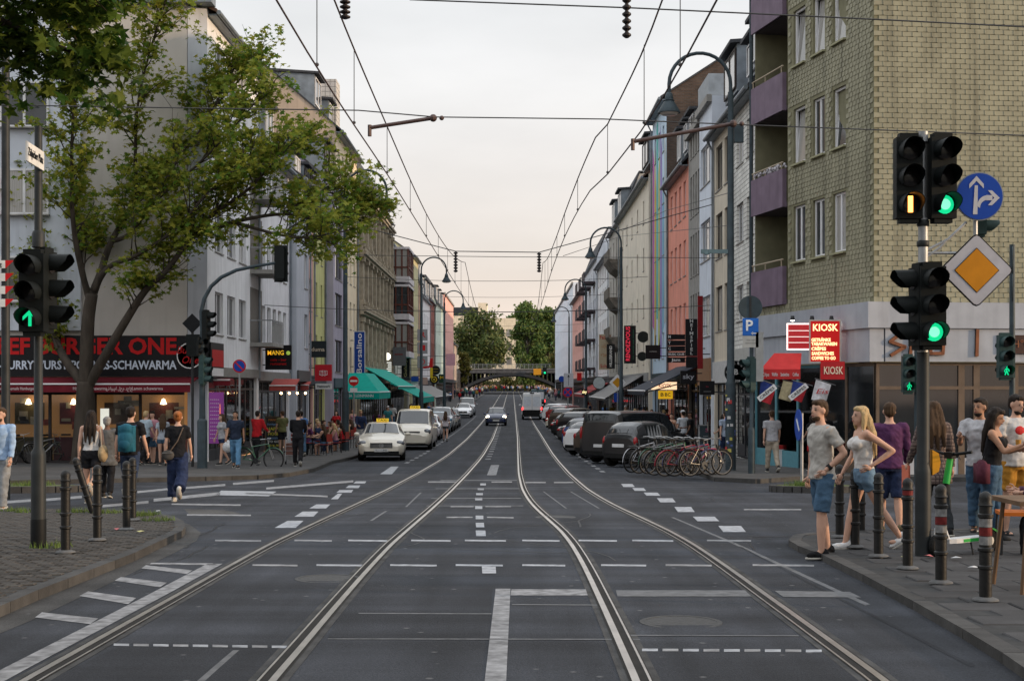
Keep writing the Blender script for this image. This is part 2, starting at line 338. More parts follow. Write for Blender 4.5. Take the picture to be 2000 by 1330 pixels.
for i in range(40):                      # dashes along the parking lane on the left
    y = 52+i*2.6; sheet('lane_marking', (-3.95, y), (-3.8, y), (-3.8, y+1.2), (-3.95, y+1.2), .004, MARK, road)
for q in ((1213, 1240, 945, 951), (1235, 1262, 953, 958.5), (1257, 1290, 962, 968), (1283, 1320, 973, 981), (1317, 1357, 990, 1000), (1353, 1405, 1009, 1018), (1403, 1457, 1027, 1039)):
    s = (q[1]-q[0])*.18; pq('lane_marking', [(q[0], q[2]), (q[1]-s, q[2]), (q[1], q[3]), (q[0]+s, q[3])], MARKB)
for i in range(40):
    y = 44+i*2.4; sheet('lane_marking', (2.75, y), (2.9, y), (2.9, y+1.1), (2.75, y+1.1), .004, MARK, road)
# hatching beside the near kerb
pq('hatch_line', [(-40, 1330), (0, 1335), (435, 1101), (405, 1101)], MARK)
pq('hatch_line', [(296, 1099), (292, 1102), (425, 1104), (415, 1100)], MARK)
for a in (((285, 1104), (276, 1110), (365, 1121), (376, 1114)), ((236, 1127), (224, 1134), (312, 1147), (326, 1138)), ((172, 1155), (155, 1164), (250, 1180), (266, 1168)), ((82, 1196), (68, 1206), (176, 1219), (192, 1208))): pq('hatch_bar', a, MARK)
# crossing bands on the left arm
for u0, v0, u1, v1, th in ((0, 979, 60, 975, 5), (88, 974, 160, 968, 5), (268, 959, 330, 953, 4), (362, 951, 440, 945, 4), (455, 943, 535, 937, 4), (0, 1006, 60, 1001, 5), (88, 999, 160, 993, 5), (200, 986, 290, 978, 5), (300, 974, 430, 961, 6), (520, 952, 690, 938, 4), (335, 983, 470, 985, 3), (365, 1004, 490, 1005, 3), (480, 962, 640, 968, 3)): hline(u0, v0, u1, v1, th)
pq('lane_marking', [(432, 958), (420, 967), (525, 969), (540, 960)], MARKB)
for c in (((1060, 960), (1063, 960), (1108, 993), (1104, 993)), ((1113, 960), (1116, 960), (1172, 993), (1168, 993)), ((820, 962), (824, 962), (795, 990), (791, 990)), ((752, 998), (757, 998), (728, 1017), (722, 1017))): pq('lane_marking', c, MARKW)
for k in range(9):                       # interrupted bluish dashed lines at the bottom
    u = 222+k*38.6; hline(u, 1257+k*.5, u+30, 1257.5+k*.5, 4.5, MARKB if k % 2 == 0 else MARK)
for k in range(9):
    u = 1254+k*40; hline(u, 1267+k*.25, u+31, 1267+k*.25, 5, MARKB if k % 2 == 0 else MARK)
# patched asphalt and sealed joints
pq('asphalt_patch', [(690, 1150), (640, 1245), (955, 1250), (962, 1150)], ASPH2, .002)
pq('asphalt_patch', [(232, 1262), (60, 1345), (520, 1345), (566, 1263)], ASPH2, .002)
pq('asphalt_patch', [(1255, 1272), (1290, 1345), (1700, 1345), (1612, 1272)], ASPH2, .002)
pq('asphalt_patch', [(360, 994), (372, 1007), (474, 1004), (440, 996)], ASPH3, .002)
for v, u0, u1 in ((1247, 640, 1250), (1197, 700, 960), (1180, 1000, 1180), (1240, 1230, 1560)): hline(u0, v, u1, v+1, 1.8, MARKW)
pq('sealed_joint', [(1310, 1010), (1316, 1010), (1700, 1180), (1690, 1182)], MARKW, .002)
pq('sealed_joint', [(1430, 1060), (1433, 1060), (1905, 1300), (1895, 1302)], ASPH2, .002)
pq('sealed_joint', [(455, 1270), (467, 1270), (400, 1330), (385, 1330)], MARKW, .003)
rr = random.Random(8); TAR = mat('tar_seam', (.012, .012, .013), .5, 0, .2, 5)
for k in range(15):                      # wandering tar-sealed cracks
    x = rr.uniform(-4.2, 4.4); y = rr.uniform(8, 34); P = [(x, y)]; a = rr.choice((0, pi/2))+rr.uniform(-.25, .25)
    for s in range(rr.randint(4, 9)): a += rr.uniform(-.25, .25); P.append((P[-1][0]+.45*cos(a), P[-1][1]+.45*sin(a)))
    ribbon('tar_seam', P, rr.uniform(.02, .045), .0022, TAR, road)
for u, v in ((640, 1130), (1085, 1010), (1330, 1215)): p_ = gpx(u, v); o_ = struct(MB().lathe([(.33, .0), (.33, .005), (.29, .005), (.29, .003), (.001, .003)], (0, 0, 0), 24).build('manhole_cover', mat('cover_iron', (.03, .029, .028), .6, .2, .4, 14, bump=.6, bscale=26), road, p_)); del o_['kind']
for k in range(4):                       # transverse faded bands left by older crossing lines
    v = 938+k*17+random.uniform(-2, 2); hline(860-k*9, v, 1010+k*4, v, 1.3, MARKW)
# ---- tram rails
def railpath(pts):
    P = []
    for (x0, y0), (x1, y1) in zip(pts, pts[1:]):
        k = max(1, int((y1-y0)/1.0)); P += [(x0+(x1-x0)*i/k, y0+(y1-y0)*i/k) for i in range(k)]
    P.append(pts[-1])
    for _ in range(6): P = [P[0]]+[((P[i-1][0]+2*P[i][0]+P[i+1][0])/4, P[i][1]) for i in range(1, len(P)-1)]+[P[-1]]
    return P
RL = railpath([(-2.25, 4), (-2.24, 9), (-2.3, 13), (-2.3, 17.5), (-2.2, 24), (-2.15, 34), (-2.0, 60), (-1.9, 85), (-1.95, 140), (-1.9, 420)])
RR = railpath([(1.5, 4), (1.54, 9), (1.56, 13), (1.55, 17.5), (1.48, 20), (1.25, 24), (1.1, 28), (1.0, 34), (.97, 43), (1.02, 60), (1.1, 85), (1.15, 140), (1.1, 420)])
RAILM = mat('rail_steel', (.56, .52, .48), .3, .85, .2, 3)
GROOVE = mat('groove_shade', (.02, .018, .016), .8, 0, .3, 6)  # flat dark strip; the groove's inner shade is put into its colour
BED = mat('rail_bedding', (.058, .057, .056), .85, 0, .45, 3.5, bump=.3)
def rail(path, side, label):
    t = thing('tram_rail', label, 'rail', (0, 0, 0))
    off = side*.7175+(-.02 if side < 0 else .02)
    ribbon('bedding', path, .25, .003, BED, t, off); ribbon('groove', path, .15, .006, GROOVE, t, off)
    ribbon('rail_head', path, .05, .010, RAILM, t, off+side*.032); ribbon('rail_lip', path, .016, .009, RAILM, t, off-side*.058)
rail(RL, -1, 'outer steel rail of the tram track running beside the parked taxis')
rail(RL, 1, 'inner steel rail of the straight tram track on the taxi side')
rail(RR, -1, 'inner steel rail of the bending tram track on the kiosk side')
rail(RR, 1, 'outer steel rail of the bending tram track on the kiosk side')
# ---- pavements with kerbs
def pavement(name, poly, top_m, kh=.12, kw=.16, kerb_pts=None, dz=.0):
    "poly: list of (x,y); top follows the ground, kerb stones along kerb_pts"
    bm = bmesh.new(); vs = [bm.verts.new((x, y, 0)) for x, y in poly]; bm.faces.new(vs)
    for yy in [p[0] for p in PROF]+[2.0*i for i in range(1, 76)]:
        if min(p[1] for p in poly) < yy < max(p[1] for p in poly):
            geom = bm.verts[:]+bm.edges[:]+bm.faces[:]; bmesh.ops.bisect_plane(bm, geom=geom, plane_co=(0, yy, 0), plane_no=(0, 1, 0))
    bmesh.ops.triangulate(bm, faces=bm.faces[:])
    for v in bm.verts: v.co.z = g(v.co.y)+kh+dz
    bm.normal_update()
    for f in bm.faces:
        if f.normal.z < 0: f.normal_flip()
    me = bpy.data.meshes.new(name); bm.to_mesh(me); bm.free(); me.materials.append(top_m); o = struct(link(name, me))
    if kerb_pts:
        P = [Vector(p) for p in kerb_pts]; dist = 0; stones = 0
        dense = []
        for p, q in zip(P, P[1:]):
            k = max(1, round((q-p).length/1.0)); dense += [p.lerp(q, i/k) for i in range(k)]
        dense.append(P[-1])
        for p, q in zip(dense, dense[1:]):
            t = (q-p).normalized(); nn = Vector((t.y, -t.x))*kw*.5; a = p+t*.006; c = q-t*.006
            M_ = MB(); c4 = [a-nn, a+nn, c+nn, c-nn]
            h = kh+.006
            M_.add([(v.x, v.y, g(v.y)-.05) for v in c4]+[(v.x, v.y, g(v.y)+h) for v in c4], [(4, 5, 6, 7), (0, 1, 5, 4), (1, 2, 6, 5), (2, 3, 7, 6), (3, 0, 4, 7)])
            M_.build('kerb_stone', KERB, o); stones += 1
    return o
def P2(*pix): return [tuple(gpx(*p)[:2]) for p in pix]
nl = P2((352, 1042), (349, 1030), (328, 1019), (280, 1011), (200, 1006), (60, 1005), (-60, 1006))
nl0 = P2((-60, 1225), (60, 1172), (170, 1128), (250, 1096), (320, 1062), (345, 1050))
kl = nl0+nl
NEARL = pavement('pavement_corner_left', kl+[(-40, kl[-1][1]), (-40, nl0[0][1])], mat('sett_joint', (.05, .048, .045), .9, 0, .3, 6), .09, .14, kl)
gut = P2((-60, 1262), (60, 1212), (170, 1160), (260, 1118), (340, 1080), (384, 1056), (392, 1040), (370, 1024), (310, 1008), (200, 1001))
for a, b, c, d in zip(gut, gut[1:], (kl+kl)[1:], (kl+kl)[0:]):
    sheet('gutter_strip', a, b, c, d, .0025, ASPH3, road)
nr = P2((2060, 1352), (1980, 1296), (1900, 1247), (1800, 1190), (1700, 1136), (1620, 1096), (1572, 1078), (1552, 1066), (1560, 1056), (1600, 1050), (1700, 1047), (1850, 1044), (2080, 1042))
NEARR = pavement('pavement_corner_right', nr+[(24, nr[-1][1]), (24, nr[0][1])], mat('slab_joint', (.045, .045, .045), .9, 0, .3, 6), .07, .15, nr)
def inside(x, y, poly):
    c = False; j = len(poly)-1
    for i in range(len(poly)):
        (xi, yi), (xj, yj) = poly[i], poly[j]
        if (yi > y) != (yj > y) and x < (xj-xi)*(y-yi)/(yj-yi)+xi: c = not c
        j = i
    return c
SETT = mat('sett_stone', (.055, .05, .045), .9, 0, .35, 8, bump=.5, bscale=30, rnd=.35, spec=.2)
SLAB = mat('slab_stone', (.048, .047, .048), .85, 0, .25, 3, bump=.2, bscale=60, rnd=.16, spec=.25)
def setts(poly, parent, sx, sy, h, kh, m, gap, limit, name, view):
    cells = []; y0 = min(p[1] for p in poly); y1 = max(p[1] for p in poly); x0 = max(view[0], min(p[0] for p in poly)); x1 = min(view[1], max(p[0] for p in poly))
    r = 0; y = y0
    while y < y1:
        x = x0+(r % 2)*sx*.5
        while x < x1:
            if all(inside(x+a*sx*.55, y+b*sy*.55, poly) for a in (-1, 1) for b in (-1, 1)): cells.append((x, y))
            x += sx
        y += sy; r += 1
    cells = [c for c in cells if -60 < 1000+FPX*c[0]/c[1] < 2060]; cells.sort(key=lambda c: c[1])
    a, b = sx/2-gap, sy/2-gap; M_ = MB(); e = min(.012, a*.25)
    M_.add([(-a, -b, -.03), (a, -b, -.03), (a, b, -.03), (-a, b, -.03), (-a+e*.3, -b+e*.3, h-e*.7), (a-e*.3, -b+e*.3, h-e*.7), (a-e*.3, b-e*.3, h-e*.7), (-a+e*.3, b-e*.3, h-e*.7), (-a+e, -b+e, h), (a-e, -b+e, h), (a-e, b-e, h), (-a+e, b-e, h)],
           [(0, 1, 5, 4), (1, 2, 6, 5), (2, 3, 7, 6), (3, 0, 4, 7), (4, 5, 9, 8), (5, 6, 10, 9), (6, 7, 11, 10), (7, 4, 8, 11), (8, 9, 10, 11)])
    me = M_.mesh(name, [m]); rest = MB()
    for i, (x, y) in enumerate(cells):
        z = g(y)+kh+random.uniform(-.004, .004); rz = random.uniform(-.05, .05) if sx < .3 else 0
        if i < limit:
            link(name, me, parent, (x+random.uniform(-.006, .006), y+random.uniform(-.006, .006), z), (random.uniform(-.03, .03)*(sx < .3), random.uniform(-.03, .03)*(sx < .3), rz))
        else:
            ca, sa = cos(rz), sin(rz); rest.add([(x+px*ca-py*sa, y+px*sa+py*ca, z+pz) for px, py, pz in M_.v], M_.f)
    if rest.f: struct(rest.build(name+'_field', m, parent), 'stuff')
setts(kl+[(-16, kl[-1][1]), (-16, nl0[0][1])], NEARL, .17, .135, .012, .09, SETT, .008, 300, 'sett', (-11, 0))
setts(nr+[(24, nr[-1][1]), (24, nr[0][1])], NEARR, .60, .40, .012, .07, SLAB, .006, 300, 'paving_slab', (2, 12))
# grass tufts in the joints of the left corner
def grass(name, pts, n, hgt, parent, dz):
    M_ = MB(); rr = random.Random(5)
    for cx, cy, rad in pts:
        for _ in range(n):
            a = rr.uniform(0, 2*pi); d = rad*sqrt(rr.random()); x, y = cx+d*cos(a), cy+d*sin(a); z = g(y)+dz; h = hgt*rr.uniform(.3, 1); t = rr.uniform(0, 2*pi); k = .006
            lx, ly = rr.uniform(-.5, .5)*h, rr.uniform(-.5, .5)*h
            M_.add([(x-k*cos(t), y-k*sin(t), z), (x+k*cos(t), y+k*sin(t), z), (x+lx, y+ly, z+h)], [(0, 1, 2)])
    o = M_.build(name, mat('grass_blade', (.10, .15, .035), .7, 0, .4, 3), parent); struct(o, 'stuff'); return o
gp = [(p.x, p.y, .25) for p in (gpx(170, 1012), gpx(210, 1014), gpx(100, 1085), gpx(285, 1018), gpx(310, 1030), gpx(60, 1012), gpx(20, 1010), gpx(140, 1012), gpx(270, 1020))]
tag(grass('grass', gp, 130, .10, None, .10), 'sparse grass tufts growing between the cobbles at the kerb', 'grass')
# street pavements
lp = [(-60, 45.2)]+P2((0, 947), (200, 943), (400, 939), (500, 936), (560, 931), (610, 921), (645, 906))+[(-6.35, 56), (-6.35, 335)]
PAVL = pavement('pavement_taxi_side', [(-60, 60)]+lp+[(-12, 335), (-12, 60)], PAVE, .11, .15, lp[1:8]+[(-6.35, 56), (-6.35, 150)])
rp = [(60, 37.0), (13, 37.4), (9.2, 38.4)]+P2((1560, 938), (1480, 944), (1400, 940))+[(5.6, 43.5), (6.5, 47), (6.7, 54), (6.7, 335)]
PAVR = pavement('pavement_kiosk_side', rp+[(12, 335), (12, 60), (60, 60)], PAVE, .11, .15, rp[:8]+[(6.7, 150)])
def island(name, c, label, rx, ry):
    P = [(c[0]+rx*cos(a), c[1]+ry*sin(a)) for a in [i*2*pi/28 for i in range(28)]]
    o = pavement(name, P, mat('island_soil', (.10, .115, .05), .9, 0, .4, 6, bump=.5), .14, .16, P+[P[0]]); return o
ir = gpx(1600, 962); ISL = island('traffic_island', (ir.x, ir.y+.5), '', .95, .75)
tag(grass('grass', [(ir.x-.1, ir.y+.5, .6), (ir.x-.25, ir.y+.3, .2)], 350, .16, None, .14), 'grass growing on the small kerbed island under the blue arrow sign', 'grass')
il = gpx(30, 962); island('traffic_island_left', (il.x-.6, il.y+.5), '', 1.9, .8)
tag(grass('grass', [(il.x-.4, il.y+.5, .7), (il.x+.3, il.y+.6, .4)], 250, .14, None, .14), 'grass on the low kerbed island beyond the cobbled corner', 'grass')
# ================================================================ BUILDINGS
_WM = {}
SHOPPANE = bpy.data.materials.new('clear_shop_pane'); SHOPPANE.use_nodes = True
_t = SHOPPANE.node_tree; _t.nodes.clear(); _o = _t.nodes.new('ShaderNodeOutputMaterial'); _a = _t.nodes.new('ShaderNodeBsdfTransparent'); _a.inputs[0].default_value = (.8, .82, .82, 1)
_g = _t.nodes.new('ShaderNodeBsdfGlossy'); _g.inputs['Roughness'].default_value = .04; _fr = _t.nodes.new('ShaderNodeFresnel'); _fr.inputs[0].default_value = 1.5; _m = _t.nodes.new('ShaderNodeMixShader')
_t.links.new(_fr.outputs[0], _m.inputs[0]); _t.links.new(_a.outputs[0], _m.inputs[1]); _t.links.new(_g.outputs[0], _m.inputs[2]); _t.links.new(_m.outputs[0], _o.inputs[0])
def window_meshes(w, h, style, fm):
    key = (round(w, 2), round(h, 2), style, fm.name)
    if key in _WM: return _WM[key]
    f = .07; F_ = MB(); y0, y1 = -.035, .035
    F_.box(0, y0, 0, w, y1, f); F_.box(0, y0, h-f, w, y1, h); F_.box(0, y0, f, f, y1, h-f); F_.box(w-f, y0, f, w, y1, h-f)
    if style in ('double', 'cross'): F_.box(w/2-.045, y0-.006, f, w/2+.045, y1, h-f)
    if style == 'cross': F_.box(f, y0-.003, h*.68, w/2-.045, y1, h*.68+.07); F_.box(w/2+.045, y0-.003, h*.68, w-f, y1, h*.68+.07)
    if style == 'triple':
        for k in (1, 2): F_.box(w*k/3-.04, y0-.004, f, w*k/3+.04, y1, h-f)
    if style == 'bar': F_.box(f, y0-.004, h*.35, w-f, y1, h*.35+.06)
    P_ = MB(); P_.box(f, -.008, f, w-f, .008, h-f)
    if style == 'tilt':                   # a tilted-open casement
        P_ = MB(); P_.add([(f, -.008, f), (w-f, -.008, f), (w-f, .10, h-f), (f, .10, h-f), (f, .004, f), (w-f, .004, f), (w-f, .112, h-f), (f, .112, h-f)], [(0, 1, 2, 3), (7, 6, 5, 4), (0, 4, 5, 1), (1, 5, 6, 2), (2, 6, 7, 3), (3, 7, 4, 0)])
        F_.tube([(f+.02, -.01, f), (f+.02, .11, h-f)], .018, 5); F_.tube([(w-f-.02, -.01, f), (w-f-.02, .11, h-f)], .018, 5)
    S_ = MB(); S_.box(-.05, -.17, -.05, w+.05, .0, -.004)
    r = (F_.mesh('window', [fm]), P_.mesh('pane', [GLASS]), S_.mesh('sill', [CONC])); _WM[key] = r
    return r
def put_window(parent, x, y, z, w, h, style='double', fm=None, sill=True, sill_m=None, rot=0):
    a, b, c = window_meshes(w, h, style, fm or FRAMEW)
    o = link('window', a, parent, (x, y, z), rot); link('pane', b, o)
    if sill: link('sill', c, o)
    return o
def wall_mesh(M_, W, z0, z1, ops, dep=.16):
    xs_ = sorted(set([0, W]+[q for o in ops for q in o[:2] if 0 < q < W])); zs_ = sorted(set([z0, z1]+[q for o in ops for q in o[2:4] if z0 < q < z1]))
    for xa, xb in zip(xs_, xs_[1:]):
        for za, zb in zip(zs_, zs_[1:]):
            xm, zm = (xa+xb)/2, (za+zb)/2
            if not any(o[0] < xm < o[1] and o[2] < zm < o[3] for o in ops): M_.add([(xa, 0, za), (xb, 0, za), (xb, 0, zb), (xa, 0, zb)], [(0, 1, 2, 3)])
    for o in ops:
        a, b, c, d = o[:4]; e = o[4] if len(o) > 4 else dep
        M_.add([(a, 0, c), (b, 0, c), (b, 0, d), (a, 0, d), (a, e, c), (b, e, c), (b, e, d), (a, e, d)], [(0, 4, 5, 1), (1, 5, 6, 2), (2, 6, 7, 3), (3, 7, 4, 0)])
XL, XR = -10.8, 8.8
class Bld: pass
def building(name, label, side, d0, d1, eave, wm, rows=(), cols=(), style='double', fm=None, roof=None, rm=None, side_m=None, dorm=(), shop=None, D=10, X=None, sill=True, cornice=True, base_col=None, gutter=True, band=None, sills_m=None):
    zb = min(g(d0), g(d1))-.1; W = d1-d0; L = side == 'L'; X = X if X is not None else (XL if L else XR)
    B = Bld(); B.zb = zb; B.W = W; B.L = L; B.X = X; B.d0 = d0
    B.o = o = thing(name, label, 'building', (X, d0 if L else d1, zb), pi/2 if L else -pi/2)
    lx = (lambda t: t) if L else (lambda t: W-t)
    B.lx = lx; B.world = lambda t, out, z: Vector((X+(out if L else -out), d0+t, z))
    ops = []; wins = []
    for zs, zh in rows:
        for c in cols:
            a, b = sorted((lx(c[0]), lx(c[1]))); ops.append((a, b, zs-zb, zh-zb)); wins.append((a, zs-zb, b-a, zh-zs))
    st = shop.get('top', 2.6)-zb if shop else 0
    so = []
    if shop:
        so = [(.25, W-.25, .15+.1, st, .0)]; ops += [(.25, W-.25, .25, st, .9)]
    ez = eave-zb
    M_ = MB(); wall_mesh(M_, W, 0, ez, ops)
    # sides, back
    roofp = [(0, 0), (0, ez), (D, ez), (D, 0)]; rz = ez
    if roof and roof[0] == 'gable': rz = ez+roof[1]; roofp = [(0, 0), (0, ez), (D/2, rz), (D, ez), (D, 0)]
    if roof and roof[0] == 'mansard': rz = ez+roof[1]; roofp = [(0, 0), (0, ez), (roof[1]*.4, rz), (D, rz), (D, 0)]
    M_.mat(1)
    for x in (0, W): M_.add([(x, y, z) for y, z in roofp], [tuple(range(len(roofp)))])
    M_.mat(0); M_.add([(0, D, 0), (W, D, 0), (W, D, ez), (0, D, ez)], [(3, 2, 1, 0)])
    if not roof or roof[0] == 'flat': M_.add([(0, 0, ez), (W, 0, ez), (W, D, ez), (0, D, ez)], [(0, 1, 2, 3)])
    M_.build('wall', [wm, side_m or wm], o)
    for a, z, ww, hh in wins: put_window(o, a, .13, z, ww, hh, style, fm, sill and d0 < 130)
    rm = rm or SLATE
    if roof and roof[0] == 'gable':
        ov = .35; sl = roof[1]/(D/2); R_ = MB(); th = .12
        for x0, x1, pts in ((-.06, W+.06, [(-ov, ez-ov*sl), (D/2, rz), (D/2, rz+th), (-ov, ez-ov*sl+th)]), (-.06, W+.06, [(D/2, rz), (D+ov, ez-ov*sl), (D+ov, ez-ov*sl+th), (D/2, rz+th)])): R_.prismx(pts, x0, x1)
        ro = R_.build('roof', rm, o)
    elif roof and roof[0] == 'mansard':
        R_ = MB(); s4 = roof[1]*.4; R_.prismx([(-.02, ez+.01), (s4-.02, rz), (s4+.1, rz+.1), (D, rz+.1), (D, rz+.22), (s4-.06, rz+.22), (-.14, ez+.01)], -.03, W+.03); ro = R_.build('roof', rm, o)
    else: ro = o
    if gutter and roof and roof[0] != 'flat':
        G_ = MB(); yy = -.42 if roof[0] == 'gable' else -.16; zz = ez-(.35*roof[1]/(D/2) if roof[0] == 'gable' else 0)-.01; G_.tube([(-.05, yy, zz), (W+.05, yy, zz)], .085, 8)
        G_.box(.05, -.34, zz-.09, W-.05, -.012, zz-.03); G_.build('gutter', ZINC, o)
        Q = MB(); Q.tube([(W-.12 if L else .12, -.35, zz), (W-.12 if L else .12, -.1, zz-.5), (W-.12 if L else .12, -.1, 3.4)], .05, 6); Q.build('downpipe', ZINC, o)
    elif cornice:
        G_ = MB(); G_.box(-.02, -.22, ez-.25, W+.02, -.003, ez+.06); G_.build('cornice', CONC, o)
    if band:
        G_ = MB()
        for z in band: G_.box(.0, -.07, z-zb-.08, W, -.003, z-zb+.08)
        G_.build('string_course', CONC, o)
    for t0, t1, y, z0, h in dorm:           # dormer windows
        a, b = sorted((lx(t0), lx(t1))); z0 -= zb; dn = MB(); dep = 3.0
        dn.prismx([(y, z0), (y, z0+h), (y+dep, z0+h+.2), (y+dep, z0)], a, b); do = dn.build('dormer', ZINC, o)
        c_ = MB(); c_.prismx([(y-.3, z0+h), (y-.3, z0+h+.14), (y+dep, z0+h+.36), (y+dep, z0+h+.2)], a-.15, b+.15); c_.build('dormer_roof', SLATE, do)
        wn = put_window(o, a+.12, y-.05, z0+.15, b-a-.24, h-.3, 'double', fm, False)
    if shop: shopfront(B, shop, st)
    return B
def shopfront(B, shop, st):
    "recessed ground-floor shop: piers, stall riser, panes, door, and a self-glowing or dark back for the room"
    o, W, L = B.o, B.W, B.L
    lit = shop.get('lit', 0); fc = shop.get('fascia', (.05, .05, .055)); fr = mat('shopframe_%d_%d_%d' % tuple(int(c*99) for c in shop.get('frame', (.05, .05, .055))), shop.get('frame', (.05, .05, .055)), .5)
    R_ = MB(); y1 = .9
    R_.add([(.25, y1, .25), (W-.25, y1, .25), (W-.25, y1, st), (.25, y1, st)], [(0, 1, 2, 3)])
    R_.add([(.25, 0, .25), (W-.25, 0, .25), (W-.25, y1, .25), (.25, y1, .25)], [(0, 1, 2, 3)])
    rm = lamp('room_%d' % int(lit*100), (1.0, .62, .30), lit*.6) if lit else mat('room_dark', (.03, .027, .025), .8, 0, .5, 1.5)  # room light put in as the glow of back and floor
    R_.build('shop_interior', rm, o)
    n = max(2, int(W/1.7)); door = shop.get('door', n//2)
    for k in range(n):
        a = .25+(W-.5)*k/n; b = .25+(W-.5)*(k+1)/n
        f = MB(); f.box(a, .12, .25, a+.07, .2, st); f.box(b-.07, .12, .25, b, .2, st); f.box(a+.07, .12, st-.5, b-.07, .2, st-.42); f.box(a+.07, .12, st-.08, b-.07, .2, st)
        base = .32 if k == door else .75; f.box(a+.07, .13, .25, b-.07, .19, base)
        nm = 'shop_door' if k == door else 'shop_window'
        s = f.build(nm, fr, o); p = MB(); p.box(a+.07, .15, base, b-.07, .165, st-.5); p.box(a+.07, .15, st-.42, b-.07, .165, st-.08); p.build('pane', SHOPPANE if lit else GLASSD, s)
        if nm == 'shop_door': h = MB(); h.tube([(a+.18, .08, 1.1), (a+.18, .08, 1.5)], .018, 5); h.build('handle', STEEL, s)
        if lit or random.random() < .5:    # goods and counters inside, seen through the glass
            c_ = MB(); c_.box(a+.15, .4, .25, b-.15, .8, .25+random.uniform(.8, 1.1)); c_.build('counter', mat('counter_wood', (.16, .09, .05), .6), s)
    fz = shop.get('fz', .55)
    if fz:
        f = MB(); f.box(.1, -.10, st+.004, W-.1, -.004, st+fz); f.build('fascia', mat('fascia_%d_%d_%d' % tuple(int(c*99) for c in fc), fc, .55), o)
def rows(z0, n, dz=3.05, h=1.5): return [(z0+i*dz, z0+i*dz+h) for i in range(n)]
def ucols(us, X=None, left=True, d0=0):
    return [tuple(sorted(((XL if left else XR)*FPX/(u-1000)-d0 for u in p))) for p in us]
def even(W, n, w, m=.6): return [(m+(W-2*m)*(i+.5)/n-w/2, m+(W-2*m)*(i+.5)/n+w/2) for i in range(n)]
WH = plaster('white', (0.768, 0.768, 0.781)); GRY = plaster('bluegrey', (0.461, 0.486, 0.538)); PNK = plaster('rose', (0.666, 0.397, 0.346)); OLV = plaster('olive', (0.538, 0.538, 0.243))
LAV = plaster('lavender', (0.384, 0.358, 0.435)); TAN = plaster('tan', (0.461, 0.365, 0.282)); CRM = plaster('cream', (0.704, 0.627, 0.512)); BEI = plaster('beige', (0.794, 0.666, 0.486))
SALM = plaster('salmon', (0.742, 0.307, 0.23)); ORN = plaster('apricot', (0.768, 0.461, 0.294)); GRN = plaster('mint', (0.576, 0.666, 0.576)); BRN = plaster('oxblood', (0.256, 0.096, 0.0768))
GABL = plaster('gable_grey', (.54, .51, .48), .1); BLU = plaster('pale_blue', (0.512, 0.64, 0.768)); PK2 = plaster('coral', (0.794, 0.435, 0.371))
DKB = brickmat('dark_brick', (.075, .052, .04), (.12, .08, .06), (.09, .085, .08), .26, .09)
WBR = brickmat('white_tile_brick', (.66, .65, .61), (.74, .73, .69), (.24, .235, .22), .62, .17, msize=.014)
SAND = mat('sandstone', (.36, .31, .235), .9, 0, .35, 2.2, bump=.6, bscale=9, dirt=.45)
# ---- left side of the street
cl = [(1.3, 2.75), (3.55, 5.1), (5.85, 7.3)]+[(11.3+1.32*i, 12.25+1.32*i) for i in range(5)]
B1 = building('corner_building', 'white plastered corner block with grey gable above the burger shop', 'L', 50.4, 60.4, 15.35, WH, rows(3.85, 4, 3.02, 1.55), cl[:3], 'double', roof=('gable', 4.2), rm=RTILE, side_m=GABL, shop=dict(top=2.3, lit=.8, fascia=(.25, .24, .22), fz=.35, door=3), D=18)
B1b = building('white_wing', 'lower white house with five narrow windows a floor behind the black menu sign', 'L', 60.4, 69.0, 12.4, plaster('white_wing', (0.742, 0.742, 0.768)), rows(3.85, 3, 3.02, 1.6), [(.9+1.45*i, 1.85+1.45*i) for i in range(5)], 'double', roof=('gable', 4.0), dorm=[(1.0, 3.0, .5, 13.2, 1.7), (4.6, 6.6, .5, 13.2, 1.7)], shop=dict(top=2.2, lit=.5, fascia=(.22, .21, .2), fz=.4))
o = B1.o; zb = B1.zb
M_ = MB(); M_.box(-.42, .62, 0, -.01, 18, 15.35-zb)       # gable skin towards the square, and its flanking bay
M_.build('gable_wall', GABL, o)
M_ = MB(); M_.prism([(-.42, .60), (-.02, .0), (-.005, .60)], 0, 15.3-zb); M_.build('chamfer', GRY, o)
M_ = MB(); M_.box(-.62, 4.3, 3.9-zb, -.425, 19, 15.3-zb); M_.build('flank_wall', plaster('flank_bluewhite', (0.563, 0.602, 0.666)), o)
for zs in (4.9, 7.95, 11.0):
    for yy in (5.4, 7.7): put_window(o, -.66, yy+1.7, zs-zb, 1.7, 1.6, 'double', None, True, rot=-pi/2)
M_ = MB(); M_.box(-.75, -.3, 15.36-zb, 0, 18.3, 15.62-zb); M_.build('eaves_gutter', ZINC, o)
M_ = MB(); M_.prismy([(-.8, 15.63-zb), (-.8, 15.75-zb), (3.6, 19.3-zb), (3.6, 19.1-zb)], -.2, 18.2); M_.build('hip_roof', RTILE, o)
